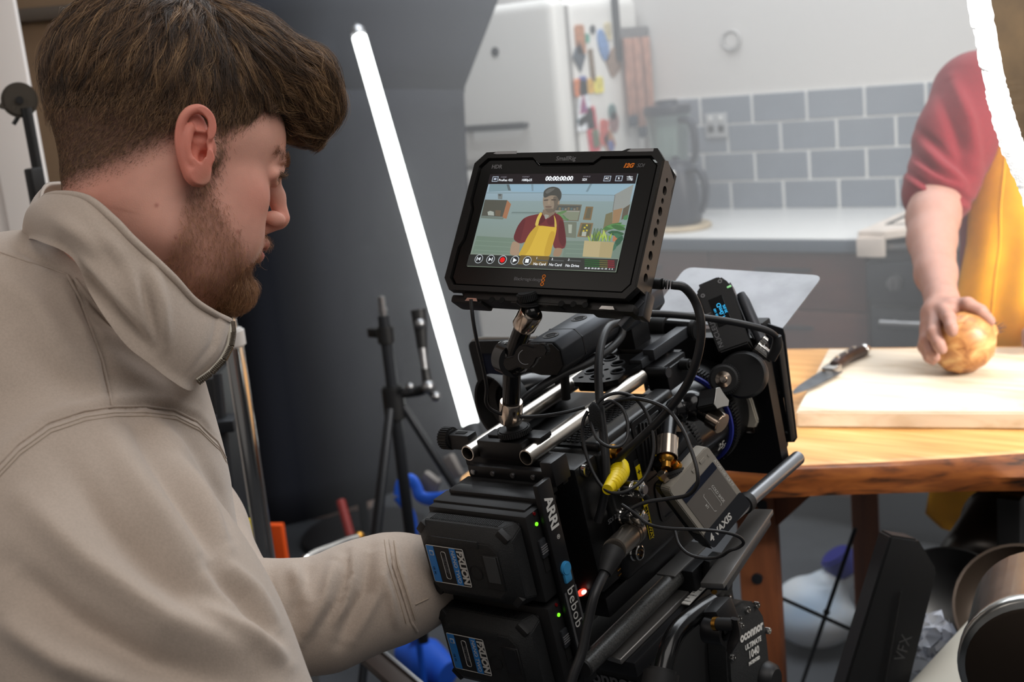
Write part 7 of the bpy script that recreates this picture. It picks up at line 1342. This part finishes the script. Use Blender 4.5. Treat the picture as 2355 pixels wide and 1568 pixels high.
q = at(755, 1215, 4.5); t = thing('brown_box', 'dull brown box standing below the black backdrop', 'box', (q.x, q.y, 0)); part('panel', MB().box((q.x, q.y, .25), (.34, .16, .5), rot=Matrix.Rotation(.64, 3, 'Z'), bev=.006), pm('box_brown', (206, 180, 166), .7, var=.1, vscale=6), t); part('lid', MB().box((q.x, q.y, .5), (.36, .18, .03), rot=Matrix.Rotation(.64, 3, 'Z'), bev=.004), pm('box_lid', (160, 130, 116), .7), t)
a_, b_ = at(783, 1150, 3.55), at(812, 1255, 3.5); dd = (b_ - a_).normalized(); e_ = b_ + dd * (b_.z / -dd.z - .01); solo('red_rod', MB().cyl(a_, e_, .014, n=14, bev=.002), pm('rod_red', (130, 26, 18), .5), 'dark red rod leaning in front of the brown box', 'rod')
pts = [at(*p) for p in ((690, 1330, 2.3), (700, 1292, 2.32), (722, 1274, 2.35), (765, 1258, 2.4), (800, 1243, 2.45), (826, 1236, 2.48))]; t = thing('chrome_stand_leg', 'bent chrome stand leg low behind the beige sleeve', 'stand', V(pts[0].x, pts[0].y, 0)); part('tube', MB().tube(pts, .0095, 12, 5), m_chrome, t); part('end_cap', MB().ball(pts[-1], .013, 12), m_gold, t); part('post', MB().cyl(pts[0], V(pts[0].x, pts[0].y, 0), .0095, n=12), m_chrome, t)
# chrome pole close behind the man
p0_, p1_ = at(541, 725, 1.90), at(600, 1295, 1.90); px_, py_ = (p0_.x + p1_.x) / 2, (p0_.y + p1_.y) / 2
t = thing('chrome_pole', 'tall chrome stand pole with a white collar behind the bearded man', 'stand', (px_, py_, 0))
zc_ = at(545, 768, 1.9).z; part('upper_tube', MB().cyl((px_, py_, zc_), (px_, py_, zc_ + .22), .0095, n=24), m_chrome, t); part('lower_tube', MB().cyl((px_, py_, .02), (px_, py_, zc_), .0145, n=28), m_chrome, t); part('collar', MB().cyl((px_, py_, zc_ - .012), (px_, py_, zc_ + .016), .0185, n=24, bev=.003), pm('collar_white', (206, 202, 198), .4), t); part('base', MB().cyl((px_, py_, 0), (px_, py_, .02), .16, n=28, bev=.004), m_dark, t)
q = at(485, 1050, 2.4); t = thing('equipment_rack', 'black equipment rack with a small green light behind the chrome pole', 'rack', (q.x, q.y, 0)); rr = Matrix.Rotation(.62, 3, 'Z')
part('frame', MB().box((q.x, q.y, .50), (.10, .12, 1.0), rot=rr, bev=.006), m_blk, t); part('shelf', MB().box(at(496, 975, 2.0), (.07, .05, .02), rot=rr, bev=.003), m_dark, t); part('green_light', MB().ball(at(549, 1176, 2.02), .006, 12), pm('led_green2', (30, 160, 80), .3, emit=((20, 170, 80), .5)), t); part('side_tube', MB().cyl(at(500, 860, 2.0), at(545, 1290, 2.0), .008, n=12), m_dark, t); part('yellow_tape', MB().box(at(573, 1228, 2.0), (.008, .01, .05), rot=rr), m_yel, t)
# grip head on a stand at the far left
q = at(45, 230, 1.95); t = thing('grip_stand', 'dark grip head on a thin stand in front of the white door', 'stand', V(at(86, 440, 1.95).x, at(86, 440, 1.95).y, 0)); vd = (CAMC - q).normalized()
part('disc', MB().cyl(q - vd * .014, q + vd * .014, .0275, n=28, bev=.005), pm('grip_grey', (74, 68, 60), .5, .4), t); part('jaw', MB().prism([(-.03, -.014), (-.012, .012), (0, .018), (0, -.02)], q, (CAMR @ V(1, 0, 0)), (CAMR @ V(0, 1, 0)), .014, bev=.002), MATS['grip_grey'], t); part('lever', MB().tube([at(46, 262, 1.95), at(31, 286, 1.95)], .0035, 8, 0), m_blk, t); part('bolt', MB().cyl(q + vd * .012, q + vd * .02, .006, n=10), m_blk, t)
u_ = at(68, 292, 1.95); part('pole', MB().cyl((u_.x + .012, u_.y, 0.02), (u_.x, u_.y, u_.z + .03), .0085, n=14), m_blk, t); part('knuckle', MB().box(at(84, 430, 1.94), (.022, .022, .06), bev=.004), m_blk, t); part('base', MB().cyl((u_.x + .012, u_.y, 0), (u_.x + .012, u_.y, .02), .07, n=24, bev=.004), m_blk, t)
# flat stand leg at the bottom
a_, b_ = at(820, 1478, 1.75), at(960, 1600, 1.55); dd = (b_ - a_).normalized(); sd_ = dd.cross(V(0, 0, 1)).normalized(); t = thing('flat_stand_leg', 'flat black stand leg with a silver edge under the beige sleeve', 'stand', V(b_.x, b_.y, 0)); rm = Matrix((sd_, dd, sd_.cross(dd))).transposed()
part('bar', MB().box(a_.lerp(b_, .5), (.034, (b_ - a_).length + .1, .012), rot=rm, bev=.002), pm('leg_brown', (48, 36, 30), .4, .3), t); part('edge', MB().box(a_.lerp(b_, .5) + sd_ * .0 + V(0, 0, .008) - sd_ * .012 * (1 if sd_.x < 0 else -1), (.006, (b_ - a_).length + .1, .004), rot=rm, bev=.001), m_steel, t); part('foot', MB().cyl(b_, V(b_.x, b_.y, 0), .012), m_blk, t)
q = onz(960, 1465, 0); solo('orange_peg', MB().ball(q + V(0, 0, .008), .010, 12).cyl(q, q + V(0, 0, .006), .012, n=12), pm('peg_tan', (150, 96, 76), .6), 'tiny tan peg lying on the dark floor below the sleeve', 'peg')
# on-set light seen through the gap behind the batteries
q = at(1338, 1362, 1.19); t = thing('tally_lamp', 'small red and white glowing lamp seen through the gap behind the battery plate', 'lamp', V(q.x, q.y, 0)); part('red_lens', MB().ball(q, .0055, 14, (1.1, .8, .6), Matrix.Rotation(-.6, 3, 'Y')), pm('glow_red', (255, 110, 90), .4, emit=((255, 80, 60), 1.2)), t); part('white_lens', MB().ball(q + CAMR @ V(.0015, .001, .004), .0036, 12, (1.1, .6, .6), Matrix.Rotation(-.6, 3, 'Y')), pm('glow_white', (255, 240, 235), .4, emit=((255, 240, 230), 1.2)), t); part('stem', MB().cyl(q + V(0, .002, 0), q + V(.0, .02, 0), .006), m_blk, t)
# ================================================================== right foreground
# torn polystyrene board
lf = [(2150, -520), (2186, -260), (2214, -60), (2222, 0), (2233, 62), (2237, 68), (2246, 112), (2250, 150), (2256, 158), (2266, 205), (2269, 232), (2279, 262), (2284, 292), (2296, 322), (2300, 345), (2316, 372), (2322, 392), (2338, 425), (2344, 440), (2356, 478), (2372, 520), (2392, 570), (2480, 720), (2640, 900), (2900, 1050)]
rt = [(2215, -520), (2244, -260), (2268, -60), (2280, 0), (2290, 60), (2298, 110), (2306, 150), (2312, 180), (2319, 205), (2326, 232), (2333, 258), (2339, 278), (2346, 300), (2352, 318), (2362, 345), (2374, 372), (2386, 395), (2400, 420), (2412, 440), (2428, 470), (2448, 505), (2470, 550), (2560, 690), (2710, 850), (2960, 1000)]
m_pol = pm('polystyrene', (250, 250, 249), .9, bump=.4, bscale=420, var=.04, vscale=120); _b = m_pol.node_tree.nodes['Principled BSDF'].inputs; _b['Subsurface Weight'].default_value = 0; _b['Subsurface Radius'].default_value = (1, 1, 1); _b['Subsurface Scale'].default_value = .04; m_brn = pm('aged_brown_face', (78, 60, 36), .7, var=.3, vscale=18)
nL = len(lf); fine = []
mb = MB(); W1 = [at(px, py, 1.20) for px, py in lf]; W2 = [at(px, py, 1.20) for px, py in rt]; W3 = [at(px + 1200, py - 40, 1.235) for px, py in rt]; W4 = [at(px + 1200, py - 40, 1.265) for px, py in lf]
def dens(Wl, m=5):
    out = []
    for i in range(len(Wl) - 1): out += [Wl[i].lerp(Wl[i + 1], k / m) for k in range(m)]
    return out + [Wl[-1]]
W1, W2, W3, W4 = map(dens, (W1, W2, W3, W4)); R_ = []
for i in range(len(W1)):
    row = []
    for j in range(9):
        u = j / 8; p = W1[i].lerp(W2[i], u); jit = (V(*RNG.normal(0, .00035, 3))); row.append(p + jit + (CAMR @ V(-.3, 0, 1)) * .003 * math.sin(u * math.pi))
    R_.append(row)
mb.grid(R_); mb.mi = 1; mb.grid([[W2[i] + V(*RNG.normal(0, .0004, 3)) if False else Vector(R_[i][8])] + [W2[i].lerp(W3[i], u) for u in (.02, .05, .1, .3, 1)] for i in range(len(W1))]); mb.mi = 0; mb.grid([[W3[i], W4[i], Vector(R_[i][0])] for i in range(len(W1))]); mb.mi = 0
bmesh.ops.recalc_face_normals(mb.bm, faces=mb.bm.faces)
o = solo('foam_board', mb, [m_pol, m_brn], 'white foam board with a torn edge and brown face at the upper right', 'board', ang=50)
ba_ = MB(); 
# items under and beside the table
q = onz(1850, 1470, 0); jv = Vox((-.16, -.17, -.002), (.20, .17, .24), .005)
jv.ell((-.01, 0, .075), (.105, .10, .072), k=0, p=2); jv.ell((-.02, .02, .11), (.085, .08, .06), k=.03); jv.chain([(.03, .02, .15), (.075, .03, .185)], [.045, .034], .03); jv.chain([(.07, .03, .19), (.12, .02, .165), (.13, .0, .10), (.085, -.03, .06)], [.022, .02, .019, .02], .015)
jp, jq = jv.out(); jp[:, 2] = np.maximum(jp[:, 2], .002); setframe(Matrix.Translation(V(-1.21, 2.72, 0)) @ Matrix.Rotation(.45, 4, 'Z')); t = thing('plastic_jug', 'white plastic jug with a navy cap on the floor under the table', 'jug'); me_ = mkmesh('body', jp, jq); finish(me_, 180); part('body', me_, pm('jug_plastic', (240, 241, 240), .4, sss=.1, col2=(176, 200, 226), vscale=5, detail=1), t, ang=180)
part('cap', MB().cyl((.072, .03, .185), (.045, .03, .232), .048, .042, n=24, bev=.006), pm('cap_navy', (36, 40, 130), .4), t, 'navy cap'); setframe()
# crossed thin rods of a stand
a_, b_, c_, d_ = at(1790, 1372, 2.45), at(1985, 1460, 2.35), at(1967, 1215, 2.35), onz(1795, 1716, 0)
t = thing('crossed_rods', 'pair of thin dark rods crossing in front of the white jug', 'rods', V(d_.x, d_.y, 0)); e_ = d_
part('rod', MB().cyl(a_, b_, .0038, n=10), m_dark, t); part('rod', MB().cyl(c_, e_, .0042, n=10), m_dark, t); part('clip', MB().ball(c_.lerp(d_, .35), .007, 10), m_blk, t)
# black wedge shaped case
fz = [(2048, 1230), (2112, 1240), (2156, 1311), (2085, 1600), (1935, 1600)]; P_ = [at(px, py, 1.62) for px, py in fz]; o = P_[0]; ax = (P_[1] - P_[0]).normalized(); n_ = (P_[4] - P_[0]).cross(ax).normalized(); ay = n_.cross(ax)
t = thing('black_wedge', 'black board with a cut corner leaning by the table legs', 'board', V(at(2010, 1600, 1.62).x, at(2010, 1600, 1.62).y, 0)); L2 = [((p - o).dot(ax), (p - o).dot(ay)) for p in P_]; bot = [L2[3], L2[4]]
ex2 = [L2[0], L2[1], L2[2], (L2[3][0] + (L2[3][0] - L2[2][0]) * 1.6, L2[3][1] + (L2[3][1] - L2[2][1]) * 1.6), (L2[4][0] + (L2[4][0] - L2[0][0]) * 1.25, L2[4][1] + (L2[4][1] - L2[0][1]) * 1.25)]
az_ = ax.cross(ay); sgn = 1 if az_.dot(CAMC - o) < 0 else -1
if sgn > 0: part('board', MB().prism(ex2, o, ax, ay, .05, bev=.003), m_blk, t)
else: part('board', MB().prism(ex2, o - az_ * .05, ax, ay, .05, bev=.003), m_blk, t)
pa, pb = at(2072, 1360, 1.615), at(2030, 1600, 1.615); part('fold_line', MB().tube([pa, pb], .002, 6, 0), m_rub, t)
m_fold = pm('faint_print', (64, 64, 64), .7); tp = at(2078, 1490, 1.612); tx2 = (at(2068, 1530, 1.612) - at(2090, 1460, 1.612)).normalized(); text('lettering', 'VFX', tp, -tx2, (CAMR @ V(-1, -.2, 0)), .02, m_fold, t)
# metal lamp heads and bowls
m_bow = pm('dull_metal', (84, 82, 80), .3, .85, var=.12, vscale=12); m_dsh = pm('bowl_bronze', (62, 52, 44), .4, .6); m_gal = pm('galvanised', (190, 190, 186), .25, 1, var=.12, vscale=18); m_shd = pm('shade_cream', (206, 200, 186), .6)
def bowl(name, lab, cat, c, axis, prof, mt, extra=None):
    t = thing(name, lab, cat, V(c.x, c.y, 0)); o = part('shell', MB().lathe(prof, c, axis, 48), mt, t, ang=60); return t
ca = CAMR @ V(-.35, .55, .75)
c1 = at(2335, 1262, 2.05); t = bowl('metal_pot', 'dark metal pot lying under the table behind the bronze dish', 'pot', c1, CAMR @ V(.62, .42, -.6), [(.0, -.12), (.075, -.115), (.095, -.09), (.10, .02), (.106, .028), (.10, .034), (.094, .028), (.092, -.08), (0, -.10)], m_bow); part('stand', MB().cyl(c1, V(c1.x, c1.y, 0), .02), m_blk, t)
c2 = at(2352, 1405, 1.75); t = bowl('bronze_dish', 'wide dull bronze dish facing up beside the chrome can', 'dish', c2, CAMR @ V(-.30, .40, .86), [(0, -.03), (.05, -.026), (.078, -.008), (.090, .014), (.094, .014), (.084, -.010), (.055, -.032), (0, -.037)], m_dsh); part('stand', MB().cyl(c2 + V(0, .02, -.03), V(c2.x, c2.y + .02, 0), .018), m_blk, t)
c3 = at(2400, 1500, 1.38); t = bowl('chrome_can', 'shiny metal can with a brown disc face at the lower right corner', 'can', c3, CAMR @ V(-.42, -.28, .86), [(0, -.10), (.075, -.098), (.082, -.09), (.084, .022), (.087, .026), (.087, .040), (.083, .044), (.0, .044)], m_gal); part('disc', MB().lathe([(0, 0), (.074, 0), (.078, .003), (.074, .005), (0, .006)], c3 + (CAMR @ V(-.42, -.28, .86)).normalized() * .044, CAMR @ V(-.42, -.28, .86), 48), m_dsh, t, 'brown disc face'); part('stand', MB().cyl(c3, V(c3.x, c3.y, 0), .02), m_blk, t)
c4 = at(2275, 1540, 1.62); ax4 = CAMR @ V(.55, .72, -.4); t = bowl('cream_shade', 'cream cone lampshade below the bronze dish', 'lampshade', c4, ax4, [(.070, -.075), (.075, -.080), (.080, -.078), (.078, -.070), (.040, .085), (.036, .085), (.070, -.068)], m_shd); part('cap', MB().cyl(c4 + ax4.normalized() * .078, c4 + ax4.normalized() * .10, .036, .024, n=24), m_steel, t); part('stand', MB().cyl(c4, V(c4.x, c4.y, 0), .015), m_blk, t)
c5 = at(2185, 1400, 1.9); t = bowl('black_bowl', 'black round bowl tucked between the black board and the bronze dish', 'bowl', c5, CAMR @ V(-.2, .5, .8), [(0, -.06), (.05, -.052), (.082, -.02), (.094, .02), (.09, .022), (.076, -.016), (.046, -.046), (0, -.052)], m_blk); part('stand', MB().cyl(c5 - V(0, 0, .03), V(c5.x, c5.y, 0), .015), m_blk, t)
cl = at(2325, 1200, 1.90); t = thing('lamp_bracket', 'black upright bracket under the table top at the right edge', 'bracket', V(cl.x, cl.y, 0)); part('post', MB().box((cl.x, cl.y, .40), (.035, .03, .80), bev=.004), m_blk, t); part('clamp', MB().box(at(2290, 1258, 1.98), (.07, .03, .03), bev=.005), m_blk, t)
for px in (2300, 2316): part('bolt', MB().cyl(at(px, 1262, 1.965), at(px, 1285, 1.965), .004, n=10), m_cop, t)
rg = np.random.default_rng(5); pw_ = [[at(2100 + 100 * u, 1415 + 130 * v_ + 10 * math.sin(u * 9), 1.72) + V(*rg.normal(0, .007, 3)) for u in [k / 12 for k in range(13)]] for v_ in [k / 10 for k in range(11)]]
solo('plastic_wrap', MB().grid(pw_), pm('clear_film', (200, 206, 220), .12, alpha=.45, spec=1), 'crumpled clear plastic wrap beside the cream lampshade', 'wrap', ang=20)
# ================================================================== haze over the kitchen
hz = bpy.data.materials.new('haze'); hz.use_nodes = True; nt = hz.node_tree; nt.nodes.remove(nt.nodes['Principled BSDF']); vs = nt.nodes.new('ShaderNodeVolumeScatter'); vs.inputs['Density'].default_value = .24; vs.inputs['Anisotropy'].default_value = .1; vs.inputs['Color'].default_value = (.96, .97, 1, 1); nt.links.new(vs.outputs[0], nt.nodes['Material Output'].inputs['Volume'])
o = MB().box((.1, 3.03, 1.5), (4.8, 1.98, 2.9)).mesh('haze'); o = link('haze', o, hz); tag(o, 'thin white smoke haze filling the air over the kitchen side', 'haze', kind='stuff')
